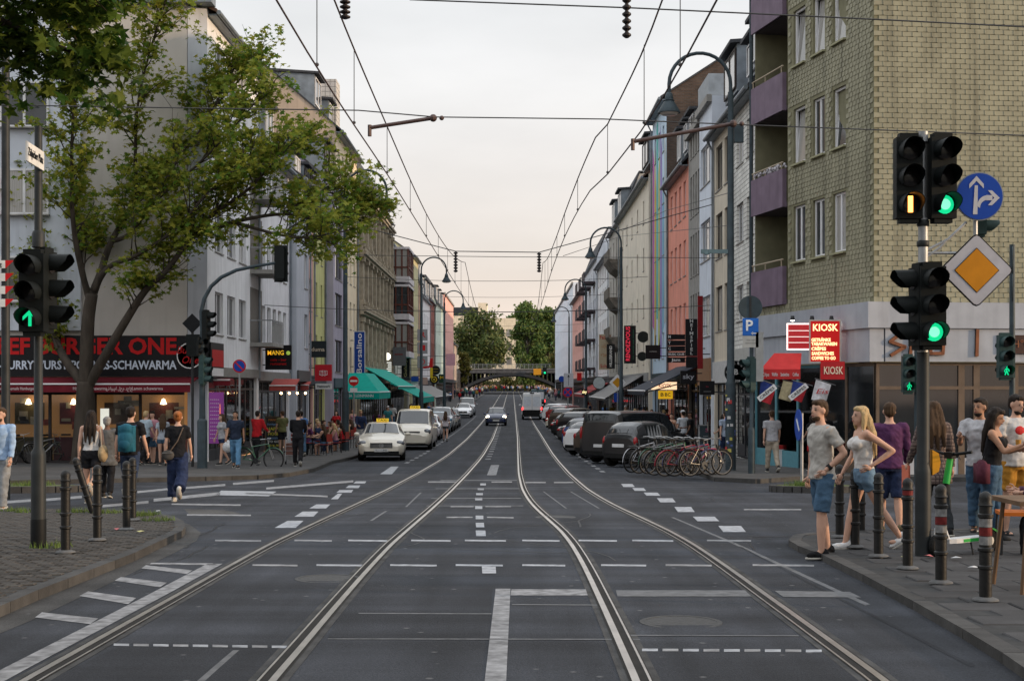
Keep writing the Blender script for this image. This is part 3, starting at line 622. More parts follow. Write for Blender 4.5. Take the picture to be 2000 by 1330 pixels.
for i, zz in enumerate((4.0, 7.0, 10.05)):                 # small balconies between the two window groups
    bz = zz-.4-zb; b2 = MB(); b2.box(8.2, -.95, bz, 10.9, .0, bz+.16); bo = b2.build('balcony', CONC, o)
    r = MB(); r.box(8.2, -.95, bz+1.05, 10.9, -.9, bz+1.1); r.box(8.2, -.9, bz+1.05, 8.25, 0, bz+1.1)
    for k in range(12): r.box(8.22+k*.24, -.935, bz+.16, 8.235+k*.24, -.915, bz+1.05)
    r.build('railing', GALV, bo); p = MB(); p.box(8.22, -.905, bz+.2, 10.88, -.895, bz+1.0); p.build('infill_panel', mat('frosted_panel', (.45, .44, .42), .35), bo)
    d_ = MB(); d_.box(8.25, -.02, bz+.16, 10.9, -.004, bz+2.45); d_.build('shade_panel', mat('loggia_shade', (.16, .145, .13), .7), o)  # flat dark panel with the loggia's shade put into its colour
# burger shop on the square side: a black sign box, an awning and a lit front
t = link('shop_front', None, B1.o, ((49.97-50.4), -(-11.4-XL)*1.0, g(50)-B1.zb), -pi/2)
gz = g(50); W2 = 11.0
f = MB(); f.box(-W2, -.02, .12, 0, .0, 2.6); f.build('back_wall', lamp('burger_room_glow', (.55, .27, .10), .16), t)  # shop light put into the back wall as its own glow
rr = random.Random(3)
for k in range(7):
    a = -W2+k*W2/7; b = a+W2/7; s = MB(); s.box(a, -.55, .12, a+.09, -.45, 2.6); s.box(a+.09, -.54, 2.48, b, -.46, 2.6); s.box(a+.09, -.54, .12, b, -.46, .5 if k != 4 else .2); so = s.build('shop_window', mat('shopframe_dark', (.035, .03, .03), .5), t)
    p = MB(); p.box(a+.09, -.505, .5 if k != 4 else .2, b, -.495, 2.48); p.build('pane', SHOPPANE, so)
    c_ = MB(); c_.box(a+.1, -.3, .12, b, -.06, 1.0); c_.box(a+.25, -.1, 1.45, b-.3, -.03, 2.2); c_.build('counter', mat('counter_%d' % k, (rr.uniform(.03, .2), rr.uniform(.03, .1), rr.uniform(.02, .06)), .6), so)
    for _ in range(6): q = MB(); x0 = rr.uniform(a+.12, b-.35); z0 = rr.uniform(1.05, 2.2); q.box(x0, -.16, z0, x0+rr.uniform(.12, .4), -.11, z0+rr.uniform(.08, .3)); q.build('menu_panel', mat('menu_%d' % rr.randint(0, 5), [(.30, .05, .04), (.35, .25, .1), (.05, .05, .06), (.4, .35, .28), (.12, .16, .06), (.08, .05, .12)][rr.randint(0, 5)], .5), so)
    if k in (0, 2, 5): q = MB(); q.box(a+.2, -.42, 1.25, a+.5, -.4, 2.0); q.build('lit_poster', lamp('poster_white', (.9, .85, .75), 1.0), so)
    if k in (1, 3, 4, 6): q = MB(); q.lathe([(.001, -.12), (.12, -.1), (.05, .08), (.001, .1)], (a+.8, -.3, 2.25), 10); q.build('pendant_lamp', lamp('pendant', (1, .75, .4), 6), so)
def dissolve(e):
    M0 = Matrix.Translation(e.location) @ e.rotation_euler.to_matrix().to_4x4()
    for ch in list(e.children):
        mb = M0 @ Matrix.Translation(ch.location) @ ch.rotation_euler.to_matrix().to_4x4(); ch.parent = e.parent; ch.location = mb.to_translation(); ch.rotation_euler = mb.to_euler()
    bpy.data.objects.remove(e)
dissolve(t)
SB = thing('shop_sign', 'long black burger shop sign box with red and pale lettering', 'sign', at(375, 735, 49.5))
RED = mat('sign_red', (.48, .012, .014), .45, 0, .05); sb = MB(); sb.box(-11.5, 0, 0, .55, .38, 1.42); sb.build('sign_box', mat('sign_black', (.012, .012, .014), .4), SB)
letters('BEEF BURGER ONE', .78, RED, SB, -3.9, -.012, 1.02, w=6.7, bold=.025); PALE = mat('sign_pale', (.55, .62, .72), .5)
letters('BURGER-CURRYWURST-POMMES-SCHAWARMA', .42, PALE, SB, -4.3, -.012, .38, w=7.5, bold=.01)
rg = MB(); rg.lathe([(.45, -.012), (.45, .0), (.415, 0), (.415, -.012)], (-.08, -.004, .72), 28, 'y'); rg.build('ring', WHITE, SB)
letters('Burger\nOne', .36, RED, SB, -.08, -.014, .73, w=.95, shear=.3)
sb = MB(); sb.box(.58, .2, -.05, .62, 2.4, 1.2); sb.build('side_panel', mat('sign_black', (.012, .012, .014), .4), SB); sb = MB(); sb.box(.625, .35, .35, .635, 2.3, .95); sb.build('side_print', RED, SB); sb = MB(); sb.box(.625, .35, .02, .635, 2.3, .3); sb.build('side_print', WHITE, SB)
MAROON = mat('awning_maroon', (.13, .012, .02), .8, 0, .2, 3, bump=.1)
def awning_front(name, label, u0, u1, vtop, vmid, vbot, d, out, m, texts=(), tm=None):
    a = at(u0, vtop, d); b = at(u1, vtop, d); zt = 0; zm = at(0, vmid, d-out).z-a.z; zbm = at(0, vbot, d-out).z-a.z; W = b.x-a.x
    t = thing(name, label, 'awning', a); f = MB(); f.prismx([(0, zt), (-out, zm), (-out, zm-.03), (0, zt-.05)], 0, W); f.build('canopy', m, t)
    f = MB(); f.box(0, -out-.02, zbm, W, -out+.0, zm-.031); f.build('valance', m, t)
    f = MB(); f.tube([(0, -out-.03, zm), (W, -out-.03, zm)], .03, 6); f.build('front_bar', WHITE, t)
    for k in (.15, .85): f = MB(); f.tube([(W*k, 0, zt-.5), (W*k, -out, zm-.04)], .02, 5); f.build('arm', GALV, t)
    for s, fx, wd in texts: letters(s, min(.3, (zm-zbm)*.55), tm or WHITE, t, W*fx, -out-.028, (zm-.03+zbm)/2, w=wd)
    return t
awning_front('awning', 'long maroon awning with white lettering over the burger shop front', -120, 388, 736, 750, 766, 49.6, 1.3, MAROON, (('Belgisches Homemade Hamburger', .335, 1.5), ('شاورما لحم دجاج', .735, .9), ('Hähnchen Schawarma', .625, 1.15), ('Lamm schawarma', .84, 1.05)), mat('print_pink', (.62, .5, .5), .7))
# bluish pier building
B2 = building('pier_building', 'narrow blue-grey block with a projecting pier beside the white corner house', 'L', 69.0, 73.2, 12.3, GRY, rows(3.9, 3, 3.02, 1.7), [(2.6, 3.7)], 'single', X=-10.45, roof=('gable', 3.5), shop=dict(top=2.2, lit=0, fascia=(.1, .1, .1)))
B3 = building('pink_house', 'narrow rose pink house between the pier and the olive house', 'L', 73.2, 77.3, 11.9, PNK, rows(3.1, 3, 2.9, 1.7), [(.4, 1.4), (2.5, 3.5)], 'double', roof=('gable', 4.2), dorm=[(1.2, 3.0, .6, 12.7, 1.5)], shop=dict(top=2.0, lit=0, fascia=(.04, .05, .06)))
B4 = building('olive_house', 'slim olive yellow house with dark slit windows', 'L', 77.3, 82.0, 11.8, OLV, rows(3.0, 3, 2.9, 1.8), [(.9, 1.6), (3.0, 3.7)], 'single', FRAMED, roof=('gable', 4.0), dorm=[(.6, 2.0, .6, 12.6, 1.5), (2.7, 4.1, .6, 12.6, 1.5)], shop=dict(top=2.0, lit=.25, fascia=(.05, .06, .07)))
B5 = building('bay_house', 'lavender grey house with stacked wide bay windows', 'L', 82.0, 87.0, 13.6, LAV, rows(2.8, 4, 2.75, 1.9), [(.8, 4.2)], 'double', FRAMED, X=-10.3, roof=('gable', 4.2), dorm=[(.4, 2.0, .6, 14.4, 1.8), (2.6, 4.4, .6, 14.4, 1.8)], shop=dict(top=1.9, lit=0, fascia=(.05, .08, .1)))
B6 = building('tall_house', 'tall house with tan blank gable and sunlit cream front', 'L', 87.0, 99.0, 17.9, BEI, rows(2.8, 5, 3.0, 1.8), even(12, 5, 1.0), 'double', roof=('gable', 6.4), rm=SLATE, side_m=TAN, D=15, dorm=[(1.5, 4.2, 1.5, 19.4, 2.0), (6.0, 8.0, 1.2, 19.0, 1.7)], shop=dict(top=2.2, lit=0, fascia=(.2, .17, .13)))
f = MB(); f.box(8.5, 1.0, 17.5-B6.zb, 10.5, 4.0, 22.6-B6.zb); f.build('tiled_chimney', brickmat('white_grid_tile', (.5, .49, .46), (.52, .5, .48), (.2, .2, .2), .32, .32, off=0, msize=.02), B6.o)
f = MB()
for k in range(22): f.box(-.05, .1+.25*(k % 2), 9.5+k*.32-B6.zb, -.004, 1.0+.2*((k*7) % 3), 9.75+k*.32-B6.zb)
f.build('toothed_brickwork', DKB, B6.o)
# sandstone house with pilasters, cornices and balusters
B7 = building('sandstone_house', 'ornate weathered sandstone house with pilasters and carved cornices', 'L', 99.0, 125.0, 16.2, SAND, rows(3.6, 3, 4.1, 2.5), even(26, 8, 1.2), 'cross', mat('frame_redbrown', (.16, .06, .04), .6), roof=('mansard', 2.6), X=-10.6, D=14, shop=dict(top=2.3, lit=0, fascia=(.22, .17, .12), frame=(.1, .08, .05)))
o = B7.o; zb = B7.zb; f = MB()
for z in (3.0, 7.2, 11.2, 15.4): f.box(-.1, -.45, z-zb, 26.1, -.004, z-zb+.16); f.box(-.1, -.30, z-zb-.18, 26.1, -.004, z-zb-.004); f.box(-.08, -.2, z-zb+.164, 26.1, -.004, z-zb+.5)
f.build('cornice', SAND, o)
for k in range(9):
    x = .6+(26-1.2)*k/8
    for z in (3.5, 7.7, 11.7):
        f = MB(); f.box(x-.28, -.22, z-zb, x+.28, -.004, z+3.3-zb); f.box(x-.36, -.3, z-zb, x+.36, -.004, z+.35-zb); f.box(x-.38, -.32, z+3.0-zb, x+.38, -.004, z+3.32-zb); f.build('pilaster', SAND, o)
for z in (7.36, 11.36):
    for k in range(40): f = MB(); f.lathe([(.05, 0), (.09, .12), (.04, .3), (.07, .42)], (.4+k*.65, -.35, z-zb), 6); f.build('baluster', SAND, o)
B8 = building('glass_bay_house', 'pale house with stacked dark-framed glazed bays projecting over the street', 'L', 125.0, 150.0, 14.8, plaster('warm_white', (0.64, 0.602, 0.55)), rows(3.2, 4, 2.95, 1.6), even(25, 7, 1.1), 'double', roof=('gable', 4), shop=dict(top=2.2, lit=0, fascia=(.1, .1, .1)))
BAYF = mat('bay_frame', (.11, .035, .025), .5)
for k, z in enumerate((4.6, 7.9, 11.2)):
    b2 = MB(); zz = z-B8.zb; b2.box(.3, -1.75, zz, 6.6, -.004, zz+.5); b2.box(.3, -1.75, zz+2.9, 6.6, -.004, zz+3.1); bo = b2.build('glazed_bay', plaster('bay_grey', (0.589, 0.55, 0.563)), B8.o)
    b2 = MB(); b2.box(.42, -1.62, zz+.5, 6.5, -.004, zz+2.9); b2.build('bay_glass', GLASS, bo)
    b2 = MB()
    for x in (.36, 2.4, 4.5, 6.45): b2.box(x-.07, -1.70, zz+.5, x+.07, -1.58, zz+2.9)
    for y in (-1.1, -.55, -.06): b2.box(.33, y-.06, zz+.5, .45, y+.06, zz+2.9)
    b2.box(.34, -1.69, zz+1.25, 6.5, -1.6, zz+1.37); b2.box(.34, -1.6, zz+1.25, .44, -.02, zz+1.37); b2.build('bay_frame', BAYF, bo)
B9 = building('olive_tall_house', 'tall plain olive house past the glazed bays', 'L', 150.0, 159.0, 16.0, plaster('olive_pale', (0.563, 0.525, 0.32)), rows(3, 4, 3.0, 1.7), even(9, 4, .9), 'single', roof=('gable', 3.5), X=-10.5, shop=dict(top=2.2, lit=0))
B10 = building('apricot_house', 'apricot house with close-set tall windows', 'L', 159.0, 170.0, 14.2, ORN, rows(3, 4, 2.9, 1.9), even(11, 4, 1.1), 'single', roof=('mansard', 3.2), dorm=[(1.5, 3.5, .1, 14.6, 1.9), (6, 8, .1, 14.6, 1.9)], shop=dict(top=2.2, lit=.2))
B11 = building('white_mansard_house', 'white house with a slate mansard and big dormers', 'L', 170.0, 187.0, 12.8, WH, rows(3, 3, 3.1, 1.8), even(17, 5, 1.1), 'double', roof=('mansard', 3.6), dorm=[(2, 5, .1, 13.2, 2.2), (8, 11, .1, 13.2, 2.2), (13, 15.5, .1, 13.2, 2.2)], shop=dict(top=2.3, lit=0))
B12 = building('oxblood_house', 'dark red house with slate mansard further along the taxi side', 'L', 187.0, 198.0, 13.4, BRN, rows(3, 3, 3.1, 1.8), even(11, 4, 1.1), 'double', roof=('mansard', 3.2), dorm=[(2, 4, .1, 13.8, 1.9), (7, 9, .1, 13.8, 1.9)], shop=dict(top=2.4, lit=0))
B13 = building('mint_house', 'pale mint house with a toothed white edge beside the dark red house', 'L', 198.0, 222.0, 13.8, GRN, rows(3.1, 3, 3.2, 1.9), even(24, 6, 1.1), 'double', roof=('mansard', 3.6), dorm=[(2, 5, .1, 14.2, 2), (10, 13, .1, 14.2, 2), (18, 21, .1, 14.2, 2)], X=-10.6, shop=dict(top=2.5, lit=0))
B14 = building('coral_end_house', 'tall coral pink house ending the taxi-side row near the bridge', 'L', 226.0, 262.0, 17.0, PK2, rows(3.4, 4, 3.2, 1.8), even(36, 9, 1.1), 'double', roof=('flat',), side_m=PK2, shop=dict(top=2.8, lit=0))
B15 = building('far_brown_house', 'brown far house standing before the railway bridge on the taxi side', 'L', 264.0, 320.0, 11.5, plaster('far_brown', (0.384, 0.307, 0.256)), rows(4, 2, 3.3, 1.8), even(56, 12, 1.2), 'double', roof=('gable', 4), X=-12.5, shop=dict(top=3.0, lit=0))
# ---- right side of the street
R2 = building('tile_fronted_house', 'house clad in rows of white tiles beside the purple balconies', 'R', 51.0, 56.5, 13.0, WBR, [(4.48, 5.85), (7.5, 9.0), (10.5, 11.9)], [(.7, 2.3), (3.1, 4.7)], 'double', roof=('gable', 4.6), rm=SLATE, dorm=[(.4, 2.6, .3, 13.9, 1.7), (3.2, 5.0, .5, 13.9, 1.5)], shop=dict(top=2.1, lit=0, fascia=(.42, .42, .40), fz=1.3))
R3 = building('beige_bay_house', 'beige rendered house with deep paired openings beside the lamp post', 'R', 56.5, 61.9, 13.0, plaster('beige_right', (0.602, 0.538, 0.435)), [(4.3, 6.2), (7.4, 9.3), (10.3, 12.2)], [(.5, 2.4), (3.0, 4.9)], 'single', FRAMED, roof=('gable', 4.6), dorm=[(1, 4.2, .3, 13.9, 1.9)], shop=dict(top=2.1, lit=0, fascia=(.5, .5, .5), fz=.9))
R4 = building('panel_house', 'pale blue-white panelled house with wide three-light windows', 'R', 61.9, 66.0, 14.6, plaster('panel_white', (0.64, 0.691, 0.768)), [(4.2, 6.0), (7.6, 9.4), (11, 12.8)], [(.5, 3.7)], 'triple', FRAMEW, X=8.7, roof=('flat',), shop=dict(top=2.0, lit=.3, fascia=(.30, .17, .1), fz=1.2))
R5 = building('concrete_house', 'raw concrete house with rows of thin slit windows', 'R', 66.0, 70.9, 14.4, CONC, rows(4.4, 4, 2.9, 2.0), even(4.9, 4, .55), 'single', FRAMED, roof=('flat',), shop=dict(top=2.2, lit=0, fascia=(.2, .02, .02), fz=2.0))
f = MB(); f.box(.6, .4, 14.4-R5.zb, 4.3, 4, 16.6-R5.zb); f.build('roof_dormer', ZINC, R5.o)
R6 = building('salmon_house', 'salmon pink house with slate roof and dark dormers', 'R', 70.9, 80.0, 13.4, SALM, [(4.6, 6.2), (7.6, 9.4), (10.6, 12.4)], even(9.1, 4, .95), 'double', roof=('gable', 4.8), rm=SLATE, dorm=[(.8, 2.6, .4, 14.2, 1.7), (3.4, 5.0, .4, 14.2, 1.7), (6.2, 7.8, .4, 14.2, 1.7)], shop=dict(top=2.3, lit=.35, fascia=(.05, .05, .05)))
R7 = building('mural_house', 'tall house with rainbow mural stripes and dark brick side wall', 'R', 81.0, 89.0, 18.6, BLU, rows(3.6, 5, 3.0, 1.5), even(8, 3, .9), 'single', roof=('gable', 4.2), side_m=DKB, D=13, shop=dict(top=2.2, lit=0, fascia=(.03, .05, .06)))
cols_ = [(.50, .14, .42), (.60, .40, .08), (.12, .45, .42), (.50, .50, .15), (.30, .22, .50), (.2, .42, .58), (.45, .5, .5)]
for k, c in enumerate(cols_):
    f = MB(); x0 = .1+k*1.12; rr = random.Random(k); f.prismy([(x0, 3.2-R7.zb+rr.uniform(0, 3)), (x0+.9, 3.2-R7.zb+rr.uniform(0, 3)), (x0+1.0, 18.3-R7.zb-rr.uniform(0, 6)), (x0+.15, 18.3-R7.zb-rr.uniform(0, 6))], -.012, -.004); f.build('mural_stripe', plaster('mural_%d' % k, c), R7.o)
R8 = building('cream_house', 'broad cream plaster house with brown tiled eaves', 'R', 89.5, 113.7, 15.4, plaster('cream_right', (0.768, 0.698, 0.589)), rows(3.4, 4, 3.05, 1.5), [(3, 3.8), (7.5, 8.3), (12, 12.8), (16.5, 17.3), (20.5, 21.3)], 'single', FRAMED, roof=('gable', 3.6), rm=RTILE, X=8.6, dorm=[(2, 6, .2, 16.3, 1.9)], shop=dict(top=2.3, lit=0, fascia=(.3, .3, .3)))
R9 = building('grey_relief_house', 'grey house with heavy carved bay brackets', 'R', 113.7, 129.0, 15.5, plaster('grey_relief', (0.422, 0.397, 0.358)), rows(3.3, 4, 3.1, 1.8), even(15.3, 4, 1.1), 'double', roof=('mansard', 3.5), dorm=[(2, 5, .1, 15.9, 2.1), (9, 12, .1, 15.9, 2.1)], shop=dict(top=2.3, lit=0))
for z in (5.6, 8.8, 11.9):
    f = MB(); f.prismx([(-1.0, z+.4-R9.zb), (-.01, z+.4-R9.zb), (-.01, z-.7-R9.zb), (-.5, z-.35-R9.zb)], 8, 14); f.box(8, -1.0, z+.404-R9.zb, 14, -.9, z+1.2-R9.zb); f.build('carved_balcony', mat('carved_stone', (.16, .14, .12), .9, 0, .5, 3, bump=.8, bscale=8), R9.o)
R10 = building('orange_striped_house', 'white house with tall apricot window strips', 'R', 129.0, 146.0, 14.2, WH, rows(3.3, 4, 2.9, 2.2), even(17, 6, 1.2), 'single', mat('frame_apricot', (.55, .28, .15), .6), roof=('gable', 3.5), shop=dict(top=2.4, lit=.25))
R11 = building('balcony_house', 'white house with dark balconies stacked over the street', 'R', 146.0, 172.0, 15.2, plaster('white_blue', (0.666, 0.691, 0.742)), rows(3.5, 4, 3.0, 1.7), even(26, 7, 1.1), 'double', roof=('mansard', 3.0), X=8.7, shop=dict(top=2.5, lit=0))
for z in (4.0, 7.0, 10.0, 13):
    for x in (3, 11, 19): f = MB(); f.box(x, -1.2, z-R11.zb-.2, x+4.5, -.004, z-R11.zb); f.box(x, -1.2, z-R11.zb, x+4.5, -1.12, z+1-R11.zb); f.build('balcony', mat('balcony_dark', (.06, .045, .05), .7), R11.o)
R12 = building('coral_house', 'coral pink house towards the railway bridge on the kiosk side', 'R', 172.0, 207.0, 14.2, PK2, rows(3.6, 4, 2.9, 1.7), even(35, 9, 1.1), 'double', roof=('gable', 3.4), rm=RTILE, shop=dict(top=2.6, lit=0))
R13 = building('pale_blue_end_house', 'pale blue-white end block with a flat top near the bridge', 'R', 212.0, 300.0, 17.6, plaster('end_white', (0.704, 0.768, 0.84)), rows(4, 4, 3.3, 1.6), even(88, 14, 1.2), 'double', roof=('flat',), side_m=plaster('end_white', (0.704, 0.768, 0.84)), X=9.1, shop=dict(top=3.0, lit=0))
# ---- tile-clad corner building on the right
CX, CY = 10.05, 39.5; th = atan2(-8.9, 1.78); zb = g(44)-.1
TB = thing('tile_clad_corner_building', 'corner block clad in khaki relief tiles with purple balconies', 'building', (CX-1.78, CY+8.9, zb), th)
WT = 9.077; TTOP = 17.6; Z = lambda z: z-zb
KHAKI = mat('khaki_tile', (.305, .29, .205), .55, 0, .16, 1.3, bump=.12, bscale=20, rnd=.06, dirt=.45, wpos=True)
KHB = mat('khaki_backing', (.20, .19, .12), .8, 0, .2, 2)
tx = lambda t: WT-t
wins = [(tx(2.72), tx(1.83)), (tx(4.19), tx(3.31)), (tx(5.72), tx(4.78))]; wrow = [5.87, 8.95, 12.05, 15.1]
ops = [(a, b, Z(z), Z(z+1.75), .15) for a, b in wins for z in wrow]; LOG = (0.05, tx(6.2), Z(4.6), Z(TTOP)-.05, 1.4)
M_ = MB(); wall_mesh(M_, WT, Z(4.28), Z(TTOP), ops+[LOG], .28)
M_.add([(.05, 1.4, Z(4.6)), (tx(6.2), 1.4, Z(4.6)), (tx(6.2), 1.4, Z(TTOP)), (.05, 1.4, Z(TTOP))], [(0, 1, 2, 3)])
M_.add([(0, 0, Z(TTOP)), (WT, 0, Z(TTOP)), (WT, 9, Z(TTOP)), (0, 9, Z(TTOP))], [(0, 1, 2, 3)])
M_.add([(0, 0, 0), (0, 9, 0), (0, 9, Z(TTOP)), (0, 0, Z(TTOP))], [(0, 1, 2, 3)]); M_.build('wall', KHB, TB)
for i, (a, b) in enumerate(wins):
    for j, z in enumerate(wrow): put_window(TB, a, .11, Z(z), b-a, 1.75, 'tilt' if (i+j*2) % 4 in (0, 1, 2) and j in (1, 2) else 'double', None, False)
    for z in wrow: f = MB(); f.box(a-.04, -.10, Z(z)-.06, b+.04, .10, Z(z)-.002); f.build('sill', mat('khaki_sill', (.30, .29, .18), .7), TB)
fr_o = link('crossing_front', None, TB, (WT, 0, 0), -th+radians(8))
FW = 9.0; M_ = MB(); M_.box(.004, .004, Z(4.28), FW, 6, Z(TTOP)); M_.build('wall', KHB, fr_o)
TL, TH_ = .285, .142; tm = MB()                              # one relief tile: a wedge-cut lower edge and a raised ridge at one end
tm.add([(0, 0, .004), (TL-.004, 0, .022), (TL-.004, 0, TH_-.002), (0, 0, TH_-.002), (0, -.016, .003), (TL-.035, -.020, .016), (TL-.020, -.034, .019), (TL-.004, -.030, .020), (TL-.004, -.030, TH_-.004), (TL-.020, -.033, TH_-.004), (TL-.035, -.016, TH_-.004), (0, -.012, TH_-.004)],
       [(0, 1, 7, 6, 5, 4), (4, 5, 10, 11), (5, 6, 9, 10), (6, 7, 8, 9), (7, 1, 2, 8), (8, 2, 3, 11, 10, 9), (0, 4, 11, 3)])
tme = tm.mesh('relief_tile', [KHAKI]); rest = MB(); n_t = 0; cand = []
for r in range(int((TTOP-4.28)/TH_)):
    for c in range(int(FW/TL)):
        x = c*TL+(r % 2)*TL*.5; z = Z(4.28)+r*TH_
        u = 1000+FPX*(CX+x+.2)/CY; v = HZ-FPX*(z+zb-CZ)/CY
        vis = -10 < v < 640 and u < 2015
        cand.append((not vis, -r*0, x, z))
cand.sort(key=lambda c: (c[0], c[2]*0+c[3]))
for nv, _, x, z in cand:
    if n_t < 300 and not nv: link('relief_tile', tme, fr_o, (x, 0, z)); n_t += 1
    else: rest.add([(x+a, b, z+c) for a, b, c in tm.v], tm.f)
struct(rest.build('relief_tile_field', KHAKI, fr_o), 'stuff'); rest = MB()
def clear(x0, x1, z0, z1): return not any(x1 > o[0]-.02 and x0 < o[1]+.02 and z1 > o[2]-.03 and z0 < o[3]+.02 for o in ops+[LOG])
for r in range(int((TTOP-4.28)/TH_)):
    x = -(r % 2)*TL*.25
    while x < WT:
        z = Z(4.28)+r*TH_; step = TL*.8
        if x >= 0 and x+step <= WT+.01 and clear(x, x+step, z, z+TH_): rest.add([(x+a*.8, b, z+c) for a, b, c in tm.v], tm.f)
        x += step
for r in range(int((TTOP-4.7)/TH_)):
    for c in range(9): rest.add([(.1+c*TL+(r % 2)*.2+a, 1.4+b, Z(4.7)+r*TH_+zc) for a, b, zc in tm.v], tm.f)
struct(rest.build('relief_tile_field', KHAKI, TB), 'stuff')
PUR = mat('balcony_purple', (.17, .125, .17), .6, 0, .2, 2, dirt=.25)
for k, z in enumerate((4.6, 7.72, 10.82, 13.9)):
    f = MB(); f.box(.06, .0, Z(z), tx(6.25), 1.35, Z(z)+.14); bo = f.build('balcony_floor', mat('balcony_soffit', (.10, .085, .09), .8), TB)
    f = MB(); f.box(-.02, -.14, Z(z)-.02, tx(6.3), -.07, Z(z)+1.2); f.box(tx(6.3)-.05, -.068, Z(z)-.02, tx(6.3), -.0, Z(z)+1.2); f.build('parapet', PUR, bo)
    f = MB(); f.tube([(0, -.1, Z(z)+1.42), (tx(6.35), -.1, Z(z)+1.42)], .025, 6)
    for q in (.1, 1.2, 2.6): f.tube([(q, -.1, Z(z)+1.2), (q, -.1, Z(z)+1.42)], .02, 5)
    f.build('handrail', mat('handrail_beige', (.4, .33, .24), .5), bo)
    put_window(TB, .8, 1.3, Z(z)+.15, 1.6, 2.2, 'double', None, False)
fl = thing('flower_box', 'row of white flowers along a purple balcony rail', 'flowers', TB.matrix_world @ Vector((0, 0, 0)), 0)
fl.location = (CX-1.78, CY+8.9, zb); fl.rotation_euler = (0, 0, th); f = MB(); f.box(.2, -.05, Z(8.92)-.12, 2.6, .13, Z(8.92)+.02); f.build('trough', mat('trough', (.12, .08, .06), .7), fl)
rr = random.Random(9); f = MB()
for _ in range(70): f.ball((rr.uniform(.2, 2.6), rr.uniform(-.12, .12), Z(8.95)+rr.uniform(.02, .2)), rr.uniform(.03, .06), 5, 4)
f.build('blossoms', mat('white_blossom', (.6, .58, .62), .8, 0, .5, 9), fl)
dp = MB(); dp.tube([(-.1, -.1, Z(TTOP)), (-.1, -.1, Z(4.6)), (.06, -.12, Z(3.8)), (.06, -.12, Z(-.5))], .07, 8); dp.build('downpipe', POLE2, TB)
# ground floor of the corner block
FASC = mat('fascia_pale', (.34, .36, .40), .6, 0, .1, 2, dirt=.15); f = MB()
f.box(0, -.30, Z(3.55), WT+.28, .3, Z(4.27)); f.box(0, -.22, Z(2.62), WT+.2, .2, Z(3.547)); f.build('fascia', FASC, TB)
f = MB(); f.box(.31, -.26, Z(3.55), FW, .3, Z(4.27)); f.box(.25, -.2, Z(2.62), FW, .2, Z(3.547)); f.build('fascia', FASC, fr_o)
f = MB(); f.add([(.0, 1.1, .1), (FW, 1.1, .1), (FW, 1.1, Z(2.62)), (0, 1.1, Z(2.62))], [(0, 1, 2, 3)]); f.box(0, -.02, .0, FW, 1.1, .1); f.build('shop_interior', mat('room_dark', (.03, .027, .025), .8, 0, .5, 1.5), fr_o)
TIMB = mat('shop_frame_timber', (.13, .095, .07), .55, 0, .2, 3); zt = Z(2.6)
for a, b, nm in ((.05, 2.55, 'shop_window'), (2.55, 3.0, 'shop_window'), (3.0, 4.15, 'shop_door'), (4.15, 5.1, 'shop_door'), (5.1, 7.0, 'shop_window'), (7.0, 8.9, 'shop_window')):
    f = MB(); f.box(a, -.05, .1, a+.09, .05, zt); f.box(b-.09, -.05, .1, b, .05, zt); f.box(a+.09, -.05, zt-.75, b-.09, .05, zt-.66); f.box(a+.09, -.05, zt-.08, b-.09, .05, zt)
    lowp = .75 if nm == 'shop_window' else .2; s = f.build(nm, TIMB, fr_o); f = MB(); f.box(a+.09, -.03, .1, b-.09, .03, lowp); f.build('stall_riser', FASC if nm == 'shop_window' else TIMB, s)
    f = MB(); f.box(a+.09, -.008, lowp, b-.09, .008, zt-.75); f.box(a+.09, -.008, zt-.66, b-.09, .008, zt-.08); f.build('pane', GLASSD, s)
s = MB(); s.lathe([(.13, -.03), (.13, -.02)], (4.65, 0, 1.72), 20, 'y'); s.build('no_entry_sticker', mat('sticker_red', (.5, .05, .05), .6), fr_o); s = MB(); s.lathe([(.09, -.036), (.09, -.031)], (4.65, 0, 1.72), 20, 'y'); s.build('no_entry_sticker', WHITE, fr_o)
s = MB(); s.box(4.45, -.03, .75, 4.85, -.02, 1.0); s.build('door_notice', mat('notice_yellow', (.62, .5, .02), .6), fr_o); s = MB(); s.box(4.45, -.03, 1.02, 4.85, -.02, 1.35); s.build('door_notice', mat('notice_dark', (.08, .09, .1), .6), fr_o); s = MB(); s.box(4.55, -.036, .8, 4.75, -.031, .95); s.build('door_notice', RED, fr_o)
s = MB(); s.box(2.62, -.06, 1.35, 2.92, -.052, 1.7); s.build('window_notice', RED, fr_o); s = MB(); s.box(2.66, -.066, 1.4, 2.88, -.061, 1.65); s.build('window_notice', WHITE, fr_o)
COPP = mat('copper_letters', (.20, .075, .035), .45, .5, .25, 5); BRK = mat('letter_backing', (.03, .025, .02), .6)  # copper faces and the dark layer set right behind them
def zig(pts, wd, y0, y1, m, parent, x, z):
    f = MB()
    for (a, b), (c, d) in zip(pts, pts[1:]):
        v = Vector((c-a, d-b)); n_ = Vector((-v.y, v.x)).normalized()*wd/2; v = v.normalized()*wd*.3
        f.prismy([(x+a-v.x+n_.x, z+b-v.y+n_.y), (x+a-v.x-n_.x, z+b-v.y-n_.y), (x+c+v.x-n_.x, z+d+v.y-n_.y), (x+c+v.x+n_.x, z+d+v.y+n_.y)], y0, y1)
    f.build('sign_letter', m, parent)
zl = Z(2.75)
